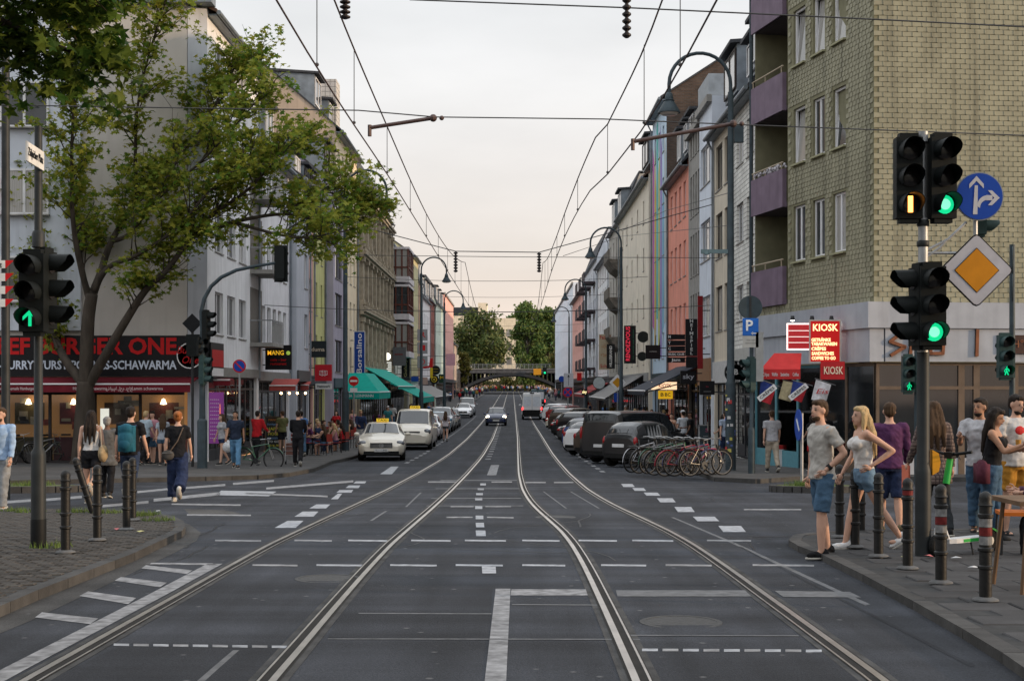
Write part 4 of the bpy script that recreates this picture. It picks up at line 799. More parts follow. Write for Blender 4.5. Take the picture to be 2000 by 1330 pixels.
for m_, y0, y1 in ((BRK, -.25, -.205), (COPP, -.28, -.252)):
    zig([(.42, .72), (.02, .42), (.45, .28), (.05, .05)], .09, y0, y1, m_, fr_o, .35, zl)
    zig([(0, .05), (.08, .75)], .09, y0, y1, m_, fr_o, .95, zl); zig([(.42, .05), (.40, .75)], .09, y0, y1, m_, fr_o, .95, zl); zig([(.05, .4), (.42, .42)], .08, y0, y1, m_, fr_o, .95, zl)
    zig([(0, .7), (.05, .1), (.4, .1), (.45, .72), (.0, .7)], .09, y0, y1, m_, fr_o, 1.5, zl)
    zig([(0, .05), (.02, .75)], .09, y0, y1, m_, fr_o, 2.9, zl)
f = MB(); f.box(3.55, -.26, zl+.1, 5.25, -.205, zl+.62); f.build('small_sign', mat('small_sign_brown', (.055, .03, .025), .5), fr_o)
letters('SH°C', .3, COPP, fr_o, 4.15, -.275, zl+.36, w=.75)
dissolve(fr_o)
# street-side kiosk front of the corner block
f = MB(); f.add([(.1, .9, .1), (WT, .9, .1), (WT, .9, Z(2.6)), (.1, .9, Z(2.6))], [(0, 1, 2, 3)]); f.build('shop_interior', lamp('kiosk_room_glow', (.9, .75, .5), .10), TB)  # back sheet glows by itself in place of the kiosk's inside light
for k in range(5):
    a = .1+k*(WT-.1)/5; b = a+(WT-.1)/5; f = MB(); f.box(a, -.04, .1, a+.12, .05, Z(2.6)); f.box(a+.12, -.04, Z(2.6)-.1, b, .05, Z(2.6)); f.box(a+.12, -.03, .1, b, .03, .7 if k != 2 else .15); s = f.build('shop_window', TIMB if k > 2 else mat('kiosk_teal', (.10, .25, .30), .5), TB)
    f = MB(); f.box(a+.12, -.008, .7 if k != 2 else .15, b, .008, Z(2.6)-.1); f.build('pane', SHOPPANE if k in (1, 2) else GLASSD, s)
    if k in (1, 2, 3): f = MB(); f.box(a+.3, .3, .1, b-.2, .7, 1.5); f.build('counter', mat('kiosk_fridge', (.35, .38, .4), .4), s)
# ---- railway bridge and what stands beyond
BR = thing('railway_bridge', 'riveted arched railway bridge across the far end of the street', 'bridge', (0, 345, g(347)))
IRON = mat('bridge_iron', (.03, .032, .036), .7, .2, .3, 2); DECK = mat('bridge_deck', (.10, .10, .105), .8, 0, .3, 1.2, dirt=.3)
f = MB(); f.box(-26, -4, 5.0, 26, 24, 5.9); f.build('deck', DECK, BR); f = MB(); f.box(-26, -4.15, 5.9, 26, -3.7, 6.1); f.build('deck_edge', CONC, BR)
for sy in (-3.9, 1.6, 7.0, 12.5, 18, 23.5):
    arc = [(-12.6+25.2*i/24, .35+4.0*(1-((i-12)/12)**2)) for i in range(25)]; f = MB(); f.prismy(arc+[(x, z+.75) for x, z in reversed(arc)], sy, sy+.35); f.build('arch_rib', IRON, BR)
    for k in range(25):
        x, z = arc[k]
        if 5.0-z-.75 > .1: f = MB(); f.box(x-.09, sy+.05, z+.7, x+.09, sy+.3, 5.0); f.build('spandrel_post', IRON, BR)
for sx in (-1, 1):
    f = MB(); f.box(min(sx*12.4, sx*26), -4, 0, max(sx*12.4, sx*26), 24, 5.0); f.build('abutment', mat('abutment_stone', (.09, .08, .075), .9, 0, .4, 2, bump=.5), BR)
for k in range(53):
    f = MB(); f.box(-26+k-.04, -4.05, 6.1, -26+k+.04, -3.97, 7.2); f.build('railing_post', GALV, BR)
f = MB()
for z in (6.5, 6.85, 7.15): f.box(-26, -4.04, z, 26, -3.98, z+.06)
f.build('railing', GALV, BR)
FB = thing('far_office_block', 'sunlit cream block with a stair tower beyond the railway bridge', 'building', (0, 470, g(470)))
zz = lambda v, d: CZ+(HZ-v)*d/FPX-g(470)
f = MB(); CRF = plaster('far_cream', (0.84, 0.717, 0.538)); f.box(-22, 0, 0, -7.8, 14, zz(617, 470)); f.box(-11.2, -1, 0, -8.2, 10, zz(592, 470)); f.box(-8.15, -2, 0, 1.2, 12, zz(622, 470)); f.build('wall', CRF, FB)
f = MB(); f.box(-20, 1, zz(617, 470), -11.3, 12, zz(600, 470)); f.build('roof_storey', SLATE, FB)
for k in range(4):
    for x in (-6.6, -4.2, -1.8): put_window(FB, x, -2.02, 4+k*4.6, 1.7, 2.4, 'double', FRAMED, False)
tag(MB().box(-90, 0, -1, 90, 6, 3.0).build('embankment_wall', mat('embankment', (.07, .065, .05), .9, 0, .4, 1.5), None, (0, 458, g(458))), 'low dark wall closing the view beneath the bridge arch', 'wall')
# unseen block added behind the viewpoint to darken the foreground
t = thing('shade_block', 'plain apartment block added behind the viewpoint to shade the foreground', 'building', (0, -24, g(-24))); M_ = MB(); wall_mesh(M_, 70, 0, 17, [(2+4*i, 3.4+4*i, 1.5+3.2*j, 3.2+3.2*j) for i in range(17) for j in range(5)]); M_.v = [(35-x, -y, z) for x, y, z in M_.v]; M_.add([(-35, -.01, 17), (35, -.01, 17), (35, -12, 17), (-35, -12, 17)], [(0, 1, 2, 3)]); M_.add([(-35, -12, 0), (35, -12, 0), (35, -12, 17), (-35, -12, 17)], [(0, 1, 2, 3)]); M_.build('wall', CRM, t)
M_ = MB(); M_.box(-35, -.17, .5, 35, -.165, 16.8); M_.build('window_band', GLASSD, t)
# ================================================================ POLES, SIGNALS, LAMPS, SIGNS, WIRES
GREENL = lamp('signal_green', (.005, .50, .20), 1.15); ORANGEL = lamp('signal_orange', (1.0, .36, .06), 5); LENS_OFF = mat('lens_off', (.02, .018, .018), .2, 0, .2, 5)
GREENCORE = lamp('signal_green_core', (.25, .95, .6), .9)
HOUS = mat('signal_housing', (.006, .008, .008), .6, 0, .2, 6); HOUSG = mat('signal_housing_green', (.028, .055, .055), .5, 0, .2, 6)
def arrow(parent, x, y, z, s, m, kind):
    f = MB()
    if kind == 'up':
        f.box(x-.018*s, y-.004, z-.09*s, x+.018*s, y, z+.05*s)
        for k in (-1, 1): f.add([(x, y-.004, z+.1*s), (x+k*.085*s, y-.004, z+.02*s), (x+k*.085*s, y-.004, z-.025*s), (x, y-.004, z+.05*s)], [(0, 1, 2, 3)])
    if kind == 'bar': f.box(x-.026*s, y-.004, z-.09*s, x+.026*s, y, z+.09*s)
    if kind == 'man':
        f.ball((x, y-.004, z+.085*s), (.02*s, .003, .02*s), 8, 5)
        for q in ([(0, .06), (0, -.0), (-.035, -.09)], [(0, .0), (.035, -.09)], [(0, .05), (-.05, .0), (-.03, -.03)], [(0, .05), (.045, .02), (.05, -.02)]): f.tube([(x+a*s, y-.004, z+b*s) for a, b in q], .013*s, 5)
    return f.build('lit_symbol', m, parent)
def head(parent, x, y, z, rot=0, n=3, lit=None, m=None, s=1.0, symbol=None, board=False):
    "signal head, bottom centre at x,y,z, lenses facing local -y turned by rot"
    m = m or HOUS; w, hh, dp = .29*s, .30*s*n, .17*s
    f = MB(); f.box(-w/2, 0, 0, w/2, dp, hh); f.box(-w*.36, .02, hh, w*.36, dp-.02, hh+.05*s); f.box(-w*.36, .02, -.05*s, w*.36, dp-.02, 0)
    if board: f.box(-w*.75, .06, -.1, w*.75, .075, hh+.1)
    h = f.build('signal_head', m, parent, (x, y, z), rot)
    for k in range(n):
        zc = hh-.15*s-.30*s*k; on = lit == k
        f = MB(); f.lathe([(.105*s, -.012), (.08*s, -.022), (.001, -.028)], (0, 0, zc), 18, 'y'); f.build('lens', (GREENL if on and not symbol else LENS_OFF), h, smooth=True)
        if on and not symbol: f = MB(); f.lathe([(.06*s, -.030), (.001, -.034)], (0, 0, zc), 16, 'y'); f.build('lens_core', GREENCORE, h)
        if on and symbol: arrow(h, 0, -.032, zc, s, ORANGEL if symbol == 'bar' else GREENL, symbol)
        vs = []; r0, r1, L = .125*s, .118*s, .24*s; A = [radians(a) for a in range(-40, 221, 20)]
        for yy, rr in ((0, r0), (-L, r1)):
            for a in A:
                q = yy*(1-.55*max(0, -sin(a)+.25)) if yy else 0; vs.append((rr*cos(a), q, zc+rr*sin(a)))
        f = MB(); k_ = len(A); f.add(vs, [(i, i+1, k_+i+1, k_+i) for i in range(k_-1)]); f.add([(a*.93, b, (c-zc)*.93+zc) for a, b, c in vs], [(k_+i, k_+i+1, i+1, i) for i in range(k_-1)]); f.build('visor', m, h, smooth='all')
    return h
def pole(parent, z1, r0, r1=None, m=None, foot=0, zfoot=1.1, n=14):
    f = MB(); r1 = r1 or r0
    if foot: f.lathe([(foot, -.2), (foot, zfoot), (foot*.95, zfoot+.04), (r0, zfoot+.1), (r1, z1), (.001, z1)], (0, 0, 0), n)
    else: f.lathe([(r0, -.2), (r1, z1), (.001, z1)], (0, 0, 0), n)
    return f.build('pole', m or POLE, parent, smooth=True)
# near left signal pole
p = gpx(75, 1085); d = p.y; k = FPX/d; zv = lambda v: (1085-v)/k; xu = lambda u: (u-75)/k
t = thing('signal_pole', 'dark signal pole with street name plate on the cobbled corner', 'traffic light', (p.x, p.y, p.z+.09))
pole(t, zv(262), .052, .045, POLE, .086, zv(905)); f = MB(); f.lathe([(.088, -.02), (.09, .0), (.09, .32), (.086, .34)], (0, 0, .0), 14); f.build('pole_sleeve', BLACK, t, smooth=True)
f = MB(); f.lathe([(.06, 0), (.075, .01), (.075, .16), (.06, .2)], (0, 0, zv(500)), 12); f.build('clamp', POLE, t, smooth=True)
head(t, xu(73), -.22, zv(664), radians(-3), 3, 2, symbol='up'); head(t, xu(97), 0.05, zv(657), radians(80), 3)
f = MB(); f.box(-.75, -.008, -.11, .02, .008, .11); pl = f.build('name_plate', mat('plate_white', (.62, .62, .6), .5), t, (.06, -.02, zv(331)), radians(94.5))
letters('Zülpicher Platz', .13, BLACK, pl, -.37, -.011, 0, w=.66)
# tall mast at the left edge with banner and finger boards
p = gpx(11, 975); k = FPX/p.y; t = thing('street_mast', 'tall grey mast with red banner and red-tipped direction boards', 'mast', p); pole(t, (975-90)/k, .09, .08, POLE)
f = MB(); f.box(-.62, -.015, 0, -.12, .015, .75); bn = f.build('banner', RED, t, (0, 0, (975-420)/k)); letters('E', .2, WHITE, bn, -.2, -.02, .58); f = MB(); f.lathe([(.12, -.02), (.12, -.017)], (-.22, 0, .12), 16, 'y'); f.build('banner_spot', WHITE, bn)
for i in range(4):
    z = (975-525-i*25)/k; f = MB(); f.box(-1.0, -.11, z, .03, -.09, z+.16); q = f.build('direction_board', mat('plate_white', (.62, .62, .6), .5), t); f = MB(); f.prismy([(.03, z), (.2, z+.16), (.03, z+.16)], -.11, -.09); f.build('board_tip', RED, q)
letters('ung', .13, BLACK, t, -.13, -.116, (975-525)/k+.08)
# curved-arm signal by the burger shop
p = gpx(395, 921); k = FPX/p.y; zv = lambda v: (921-v)/k+0; xu = lambda u: (u-395)/k
t = thing('arm_signal', 'signal post with a curved arm reaching over the side street', 'traffic light', (p.x, p.y, p.z+.1)); pole(t, zv(650), .1, .075, POLE2, .16, zv(830))
f = MB(); f.tube([(xu(a), 0, zv(b)) for a, b in ((395, 655), (393, 615), (399, 590), (412, 566), (432, 548), (462, 534), (500, 526), (545, 519))], [.07, .065, .065, .06, .06, .055, .05, .045], 10); f.build('arm', POLE2, t, smooth=True)
head(t, xu(550), .06, zv(551), radians(165), 3, s=1.05, board=True); head(t, xu(408), -.05, zv(668), radians(75), 3, s=.95); head(t, xu(402), -.1, zv(756), radians(80), 3, m=HOUSG, s=.95); head(t, xu(396), -.05, zv(700), radians(40), 2, s=.9)
f = MB(); f.lathe([(.09, 0), (.09, .08)], (0, 0, zv(842)), 10); f.build('sticker_band', WHITE, t)
p = gpx(376, 918); k = FPX/p.y; t = thing('priority_sign_post', 'slim post with a black diamond sign seen from behind', 'sign', (p.x, p.y, p.z+.1)); pole(t, (918-628)/k, .045, .045, DARK)
f = MB(); f.prismy([(-.32, 0), (0, -.32), (.32, 0), (0, .32)], -.02, .0); f.build('sign_plate', BLACK, t, (0, -.05, (918-638)/k)); f = MB(); f.box(-.2, -.12, 0, .22, .12, .7); f.build('signal_box', HOUS, t, (.02, 0, (918-702)/k))
# no-stopping sign
SBLUE = mat('sign_blue', (.012, .055, .32), .4, 0, .06); SRED = mat('sign_redring', (.5, .02, .02), .4, 0, .06)
def disc(parent, x, y, z, r, m, name='sign_plate', th=.012, n=28, rot=0): f = MB(); f.lathe([(.001, 0), (r, 0), (r, -th), (.001, -th)], (0, 0, 0), n, 'y'); return f.build(name, m, parent, (x, y, z), rot)
def nostop(name, label, u, v, d, r, base):
    k = FPX/d; x = (u-1000)/k; zb = g(d)+.1; t = thing(name, label, 'sign', (x, d, zb)); zc = CZ+(HZ-v)/k-zb; pole(t, zc+r, .035, .035, GALV); disc(t, 0, -.05, zc, r, SRED); q = disc(t, 0, -.065, zc, r*.8, SBLUE, 'sign_face')
    f = MB(); f.cbox((0, -.082, zc), (r*1.65, .006, r*.2), Matrix.Rotation(radians(45), 3, 'Y')); f.build('sign_bar', SRED, t)
    if base: f = MB(); f.cbox((0, -.082, zc), (r*1.65, .007, r*.2), Matrix.Rotation(radians(-45), 3, 'Y')); f.build('sign_bar', SRED, t)
    return t
nostop('no_parking_sign', 'round blue and red no parking sign on a post near the burger shop', 468, 715, 47, .22, False)
nostop('no_stopping_sign', 'faded round no stopping sign by the far parked cars on the kiosk side', 1109, 766, 98, .35, True)
t = nostop('no_entry_sign', 'red no entry sign with white bar before the green awning', 691, 744, 80, .28, False)
for c in list(t.children):
    if c.name.startswith('sign_face') or c.name.startswith('sign_bar'): bpy.data.objects.remove(c)
f = MB(); f.box(-.2, -.075, -.05, .2, -.066, .05); f.build('sign_bar', WHITE, t, (0, 0, CZ+(HZ-744)*80/FPX-t.location.z)); f = MB(); f.box(-.2, -.03, -.62, .2, -.02, -.4); f.build('extra_plate', WHITE, t, (0, -.02, CZ+(HZ-744)*80/FPX-t.location.z))
# lamp posts
def lamp_post(x, y, side, label, h=12.6, r=.93):
    t = thing('street_lamp', label, 'street lamp', (x, y, g(y)+.1), 0, 'arched street lamps along the pavements'); pole(t, h-r-.25, .115, .085, POLE2, .16, 2.6)
    pts = [(0, 0, h-r-.3)]+[(side*(r-r*cos(a)), 0, h-r+r*sin(a)) for a in [radians(q) for q in range(0, 181, 12)]]+[(side*2*r, 0, h-r-.28)]
    f = MB(); f.tube(pts, .055, 8); f.build('arch', POLE2, t, smooth=True); f = MB(); z = h-r-.28
    f.lathe([(.06, z+.02), (.1, z-.02), (.13, z-.14), (.13, z-.2), (.17, z-.22), (.15, z-.25), (.34, z-.56), (.34, z-.6), (.3, z-.6)], (side*2*r, 0, 0), 18); s = f.build('lamp_shade', POLE2, t, smooth=True)
    f = MB(); f.lathe([(.3, z-.585), (.22, z-.66), (.001, z-.68)], (side*2*r, 0, 0), 16); f.build('lamp_bowl', mat('lamp_glass', (.55, .5, .45), .2), s, smooth=True)
    return t
pr = gpx(1427, 925); l1 = lamp_post(pr.x, pr.y, -1, 'tall arched street lamp covered in stickers beside the parked bicycles')
f = MB(); f.box(-.9, -.05, 0, -.05, .05, .12); f.lathe([(.001, -.02), (.09, 0), (.07, .12)], (-.72, 0, -.03), 10); f.build('side_light', mat('side_light_grey', (.14, .2, .21), .5), l1, (0, 0, 6.55)); f = MB(); f.box(.1, -.1, 0, .38, .1, .5); f.build('control_box', POLE2, l1, (0, 0, 9.9))
rr = random.Random(4)
for i in range(26): a = rr.uniform(-pi, 0); f = MB(); s = rr.uniform(.03, .06); f.box(-s, -.006, -s, s, 0, s*rr.uniform(.4, 1.3)); f.build('sticker', mat('sticker_%d' % (i % 5), [(.5, .5, .5), (.4, .05, .05), (.08, .12, .3), (.45, .4, .1), (.06, .06, .06)][i % 5], .6), l1, (.163*cos(a), .163*sin(a), rr.uniform(.6, 2.4)), a+pi/2)
lamp_post(6.6, 86, -1, 'arched street lamp by the cream house on the kiosk side'); lamp_post(6.55, 126, -1, 'arched street lamp before the balcony house on the kiosk side'); lamp_post(6.9, 172, -1, 'arched street lamp nearest the bridge on the kiosk side')
lamp_post(-7.5, 64, 1, 'arched street lamp half hidden by maple leaves'); lamp_post(-6.7, 105, 1, 'arched street lamp beside the green awnings'); lamp_post(-6.7, 141, 1, 'arched street lamp by the round yellow sign on the taxi side')
# parking sign with a signal head
p = gpx(1468, 932); k = FPX/p.y; t = thing('parking_sign_post', 'post with blue parking sign, round sign back and a signal head', 'sign', (p.x, p.y, p.z+.1)); zv = lambda v: (932-v)/k-.1; pole(t, zv(625), .06, .055, POLE2, .1, zv(840))
disc(t, -.04, -.02, zv(601), .34, POLE2, n=32); f = MB(); f.box(-.03, -.05, -.3, .03, -.035, .3); f.build('sign_rail', DARK, t, (-.04, 0, zv(601)))
f = MB(); f.box(-.23, 0, -.25, .22, .02, .25); q = f.build('parking_plate', mat('parking_blue', (.02, .12, .45), .4, 0, .05), t, (-.04, -.1, zv(639))); letters('P', .42, WHITE, q, -.05, -.012, .03, bold=.01); f = MB(); f.box(.02, -.006, -.19, .16, -.002, -.165); f.prismy([(.0, -.178), (.06, -.13), (.06, -.225)], -.006, -.002); f.build('arrow', WHITE, q)
f = MB(); f.box(-.23, 0, -.17, .22, .02, .17); q = f.build('text_plate', mat('plate_grey', (.42, .41, .38), .5), t, (-.04, -.1, zv(667))); letters('— —\n———', .09, DARK, q, 0, -.01, .0, w=.32)
head(t, -.1, -.03, zv(762), radians(-70), 3, m=HOUSG, s=1.0); f = MB(); f.box(.1, -.1, 0, .32, .1, 1.4); f.build('notice_board', mat('notice_grey', (.3, .3, .29), .6), t, (0, 0, zv(745)))
# near right signal pole
p = gpx(1803, 1100); k = FPX/p.y; zv = lambda v: (1100-v)/k; xu = lambda u: (u-1803)/k
t = thing('signal_mast', 'tall signal pole with twin heads, green lights and an orange bar', 'traffic light', (p.x, p.y, p.z+.07)); pole(t, zv(700), .07, .068, POLE, .088, zv(935)); f = MB(); f.lathe([(.058, zv(705)), (.055, zv(440)), (.03, zv(438)), (.03, zv(290)), (.055, zv(290)), (.055, zv(270))], (0, 0, 0), 12); f.build('upper_pole', GALV, t, smooth=True)
for v in (455, 495): f = MB(); f.lathe([(.06, 0), (.068, .01), (.068, .06), (.06, .07)], (0, 0, zv(v)), 12); f.build('collar', POLE, t, smooth=True)
head(t, xu(1771), -.12, zv(441), radians(-2), 3, 2, s=.99, symbol='bar'); head(t, xu(1838), -.12, zv(441), radians(6), 3, 2, s=.99); head(t, xu(1811), -.24, zv(688), 0, 3, 2, s=.96); head(t, xu(1782), -.05, zv(688), radians(-82), 3, s=.96)
for a in (((0, 0, zv(505)), (xu(1852), 0, zv(480)), (xu(1890), .05, zv(446))), ((0, 0, zv(520)), (xu(1835), 0, zv(497)), (xu(1850), 0, zv(480))), ((0, 0, zv(507)), (xu(1875), 0, zv(507)))): f = MB(); f.tube(a, .017, 6); f.build('bracket', GALV, t, smooth=True)
f = MB(); f.tube([(xu(1907), .03, zv(380)), (xu(1907), .03, zv(575))], .025, 8); f.build('sign_tube', GALV, t)
disc(t, xu(1911), -.02, zv(397), .268, mat('sign_rim', (.22, .24, .26), .5), n=40); sg = disc(t, xu(1911), -.034, zv(397), .255, SBLUE, 'arrow_sign', .006, 40)
AR = mat('arrow_white', (.45, .45, .48), .5); f = MB(); y = -.011
f.add([(a, y, b) for a, b in ((-.075, -.2), (-.025, -.2), (-.02, .12), (-.055, .12))], [(0, 1, 2, 3)]); f.add([(a, y, b) for a, b in ((-.035, .225), (.045, .135), (.045, .085), (-.035, .17), (-.115, .085), (-.115, .135))], [(0, 1, 2, 3), (0, 3, 4, 5)])
arc = [(-.028+.11*(1-cos(a)), -.11+.12*sin(a)) for a in [radians(q) for q in range(0, 91, 15)]]; arc2 = [(-.028+.085*(1-cos(a))+.03, -.13+.09*sin(a)) for a in [radians(q) for q in range(0, 91, 15)]]
f.add([(a, y-.001, b) for a, b in arc]+[(a, y-.001, b) for a, b in arc2], [(i, i+1, 8+i, 7+i) for i in range(6)]); f.box(.07, y-.002, -.045, .14, y, .012); f.add([(a, y-.0015, b) for a, b in ((.22, -.017), (.135, .065), (.09, .065), (.16, -.017), (.09, -.1), (.135, -.1))], [(0, 1, 2, 3), (0, 3, 4, 5)]); f.build('arrow', AR, sg)
q = MB()
def rdiam(s, rd):
    P = []
    for i in range(4):
        a0 = pi/2*i; c = (s-rd*1.414)*cos(a0), (s-rd*1.414)*sin(a0)
        P += [(c[0]+rd*cos(a0+b), c[1]+rd*sin(a0+b)) for b in (-pi/4, 0, pi/4)]
    return P
for nm, s, rd, m_, y0 in (('sign_plate', .418, .05, BLACK, -.02), ('sign_border', .40, .045, mat('diamond_white', (.40, .40, .44), .5), -.026), ('sign_edge', .25, .004, BLACK, -.030), ('sign_centre', .24, .002, mat('diamond_amber', (.50, .20, .012), .5), -.034)):
    q = MB(); q.prismy(rdiam(s, rd), y0, y0+(.018 if nm == 'sign_plate' else .005)); q.build(nm, m_, t, (xu(1905), -.02, zv(541)))
head(t, xu(1940), .25, zv(466), radians(80), 2, m=HOUSG, s=.6)
def pedsig(name, label, u, vb, v0, v1, d, side, hx, extra):
    kk = FPX/d; x = (u-1000)/kk; zb = g(d)+.05; t = thing(name, label, 'traffic light', (x, d, zb)); pole(t, CZ+(HZ-vb)/kk-zb, .06, .055, POLE2)
    z0 = CZ+(HZ-v1)/kk-zb; s = (v1-v0)/kk/.93; head(t, (hx-u)/kk, -.15, z0, 0, 3, 2, s=s, symbol='man', m=HOUSG); head(t, .12*extra, .02, z0, radians(80)*extra, 3, m=HOUSG, s=s*.85)
    return t
pedsig('pedestrian_signal', 'pedestrian signal with a green walking figure before the dark shop window', 1790, 680, 693, 766, 36, 1, 1772, 1)
t = pedsig('pedestrian_signal', 'blue-grey pedestrian signal pole with sign backs beside the shop door', 1977, 478, 652, 738, 29, 1, 1960, -1)
k = FPX/29
for v in (508, 562): disc(t, .02, .05, CZ+(HZ-v)/k-g(29)-.05, .3, POLE2, rot=radians(70))
# small island sign
p = Vector((ir.x, ir.y+.5, g(ir.y)+.14)); p.x = (1566-1000)*p.y/FPX; k = FPX/p.y; t = thing('keep_right_sign', 'round blue keep-right sign on a post in the grassy island', 'sign', p); pole(t, (955-815)/k, .035, .035, GALV)
q = disc(t, -.08, -.05, (955-838)/k, .36, SBLUE, rot=radians(-88)); f = MB(); f.cbox((0, -.02, 0), (.36, .006, .07), Matrix.Rotation(radians(45), 3, 'Y')); f.build('arrow', WHITE, q)
# bollards
BOLL = mat('bollard_iron', (.010, .010, .010), .5, .1, .3, 12, bump=.15, spec=.35)
bm_ = MB(); bm_.lathe([(.052, -.05), (.052, .12), (.052, .27), (.065, .28), (.065, .3), (.052, .31), (.052, .42), (.065, .43), (.065, .45), (.052, .46), (.052, .70), (.065, .71), (.065, .735), (.052, .745), (.052, .80), (.062, .81), (.05, .84), (.055, .87), (.045, .905), (.02, .925), (.001, .93)], (0, 0, 0), 16)
bme = bm_.mesh('bollard', [BOLL], True); fme = MB().lathe([(.11, 0), (.105, .012), (.055, .03)], (0, 0, 0), 16).mesh('foot', [mat('foot_grey', (.11, .11, .11), .7, 0, .3, 9)], True)
band = MB().lathe([(.054, .5), (.0545, .565)], (0, 0, 0), 16)
def bollard(u, v, dz, label, group, tilt=None, bands=(), tag_=False):
    p = gpx(u, v); p.z = g(p.y)+dz; o = tag(link('bollard', bme, None, p, tilt), label, 'bollard', group)
    if not tilt: link('foot', fme, o, (0, 0, .012))
    for i, (z, m_) in enumerate(bands): f = MB(); f.lathe([(.0535, z), (.0535, z+.07)], (0, 0, 0), 16); f.build('reflective_band', m_, o)
    return o
GL, GR = 'bollards on the cobbled corner', 'bollards along the kiosk-side kerb'
bollard(128, 1098, .1, 'upright iron bollard on the cobbles next to the signal pole', GL); bollard(190, 1072, .1, 'upright iron bollard on the cobbles between the signal pole and the leaning one', GL)
bollard(182, 1015, .1, 'leaning iron bollard knocked askew on the cobbled corner', GL, (radians(4), radians(-17), 0)); bollard(247, 1050, .1, 'upright iron bollard closest to the rounded cobbled kerb', GL); bollard(259, 1030, .1, 'iron bollard hidden behind the one at the rounded cobbled kerb', GL)
WB, RB_ = mat('band_white', (.20, .20, .20), .6, 0, .4, 20), mat('band_red', (.14, .018, .018), .6, 0, .4, 20)
bollard(1640, 1062, .08, 'iron bollard directly behind the man in denim shorts', GR); bollard(1670, 1083, .08, 'iron bollard beside the blonde woman\'s front leg', GR); bollard(1716, 1102, .08, 'plain iron bollard just past the blonde woman', GR)
bollard(1773, 1127, .08, 'iron bollard with a small red sticker beside the signal mast', GR, bands=((.755, RB_),)); bollard(1838, 1157, .08, 'bollard with white, red and white bands by the green scooter', GR, bands=((.63, WB), (.555, RB_), (.48, WB))); bollard(1925, 1193, .08, 'bollard with worn bands next to the cafe table', GR, bands=((.63, WB), (.555, RB_), (.48, WB)))
bollard(1682, 1046, .0, 'iron bollard at the far edge of the slab pavement', GR)
# ---- flat and box signs
def board(name, label, u0, v0, u1, v1, d, m, th=.12, side=None, texts=(), frame=None, cat='sign'):
    a = at(u0, v1, d); b = at(u1, v0, d); W, Hh = b.x-a.x, b.z-a.z; t = thing(name, label, cat, ((a.x+b.x)/2, d, a.z))
    f = MB(); f.box(-W/2, 0, 0, W/2, th, Hh); f.build('sign_box', m, t)
    if frame: f = MB(); e = .04; f.box(-W/2-e, -.01, -e, W/2+e, -.0, 0); f.box(-W/2-e, -.01, Hh, W/2+e, 0, Hh+e); f.box(-W/2-e, -.01, 0, -W/2, 0, Hh); f.box(W/2, -.01, 0, W/2+e, 0, Hh); f.build('frame', frame, t)
    if side:
        X = (XL if side == 'L' else XR)-t.location.x
        for zz in (Hh*.2, Hh*.8): f = MB(); f.tube([(0, th/2, zz), (X, th/2, zz)], .025, 5); f.build('bracket', DARK, t)
    for tx in texts:
        s, fx, fz, fw, fh, m_ = tx[:6]; rot = (0, radians(-90), 0) if len(tx) > 6 and tx[6] == 'up' else None
        vert = len(tx) > 6 and tx[6] == 'stack'
        letters(s, Hh*fh if rot is None else W*fh, m_, t, -W/2+W*fx, -.008, Hh*fz, w=(W*fw if rot is None else Hh*fw), rot=rot, vert=vert, bold=.004)
    return t
SBLK = mat('sign_black', (.012, .012, .014), .4); YEL = mat('sign_yellow', (.65, .42, .02), .5); MANGOL = lamp('mango', (.9, .5, .03), .5); WL = lamp('sign_white_glow', (.9, .88, .82), .6)
t = board('cafe_sign', 'black square sign reading MANGO in orange letters', 518, 674, 569, 722, 61.5, SBLK, .15, 'L', (('MANG', .40, .68, .62, .26, MANGOL), ('cafe - bar', .5, .4, .62, .14, RED), ('restaurant', .5, .24, .62, .14, RED)))
f = MB(); f.ball((.43, -.01, .72), (.09, .01, .09), 14, 8); f.build('mango_dot', lamp('mango_green', (.35, .5, .08), .4), t)
board('bar_sign', 'dark square sign reading duma in pale letters', 605, 666, 637, 698, 75, mat('sign_slate', (.02, .028, .032), .5), .12, 'L', (('duma', .5, .48, .8, .34, mat('duma_cream', (.5, .45, .35), .5)),))
t = board('book_sign', 'red square sign with a white outlined book emblem', 615, 712, 648, 744, 74, mat('book_red', (.48, .02, .03), .45), .12, 'L')
f = MB()
for s in (-1, 1):
    for i in range(3): x = s*(.04+.08*i); f.tube([(x, -.01, .3+.02*i), (x, -.01, .56-.015*i), (s*.03, -.01, .48)], .012, 4)
    f.tube([(s*.22, -.01, .34), (s*.05, -.01, .27), (0, -.01, .31)], .014, 4)
f.build('emblem', WHITE, t)
board('white_nameplate', 'small white nameplate sign under the red book sign', 616, 749, 648, 760, 74, mat('plate_white', (.62, .62, .6), .5), .08, 'L', (('Heimwerk', .5, .5, .8, .6, POLE2),))
BORS = mat('sign_royal', (.012, .05, .26), .4); board('hat_shop_sign', 'tall blue vertical sign reading Borsalino', 692, 648, 712, 733, 95, BORS, .15, 'L', (('Borsalino', .5, .5, .92, .72, WHITE, 'up'),), WHITE)
GREENC = mat('awning_teal', (.0, .30, .24), .75, 0, .12, 3, bump=.1)
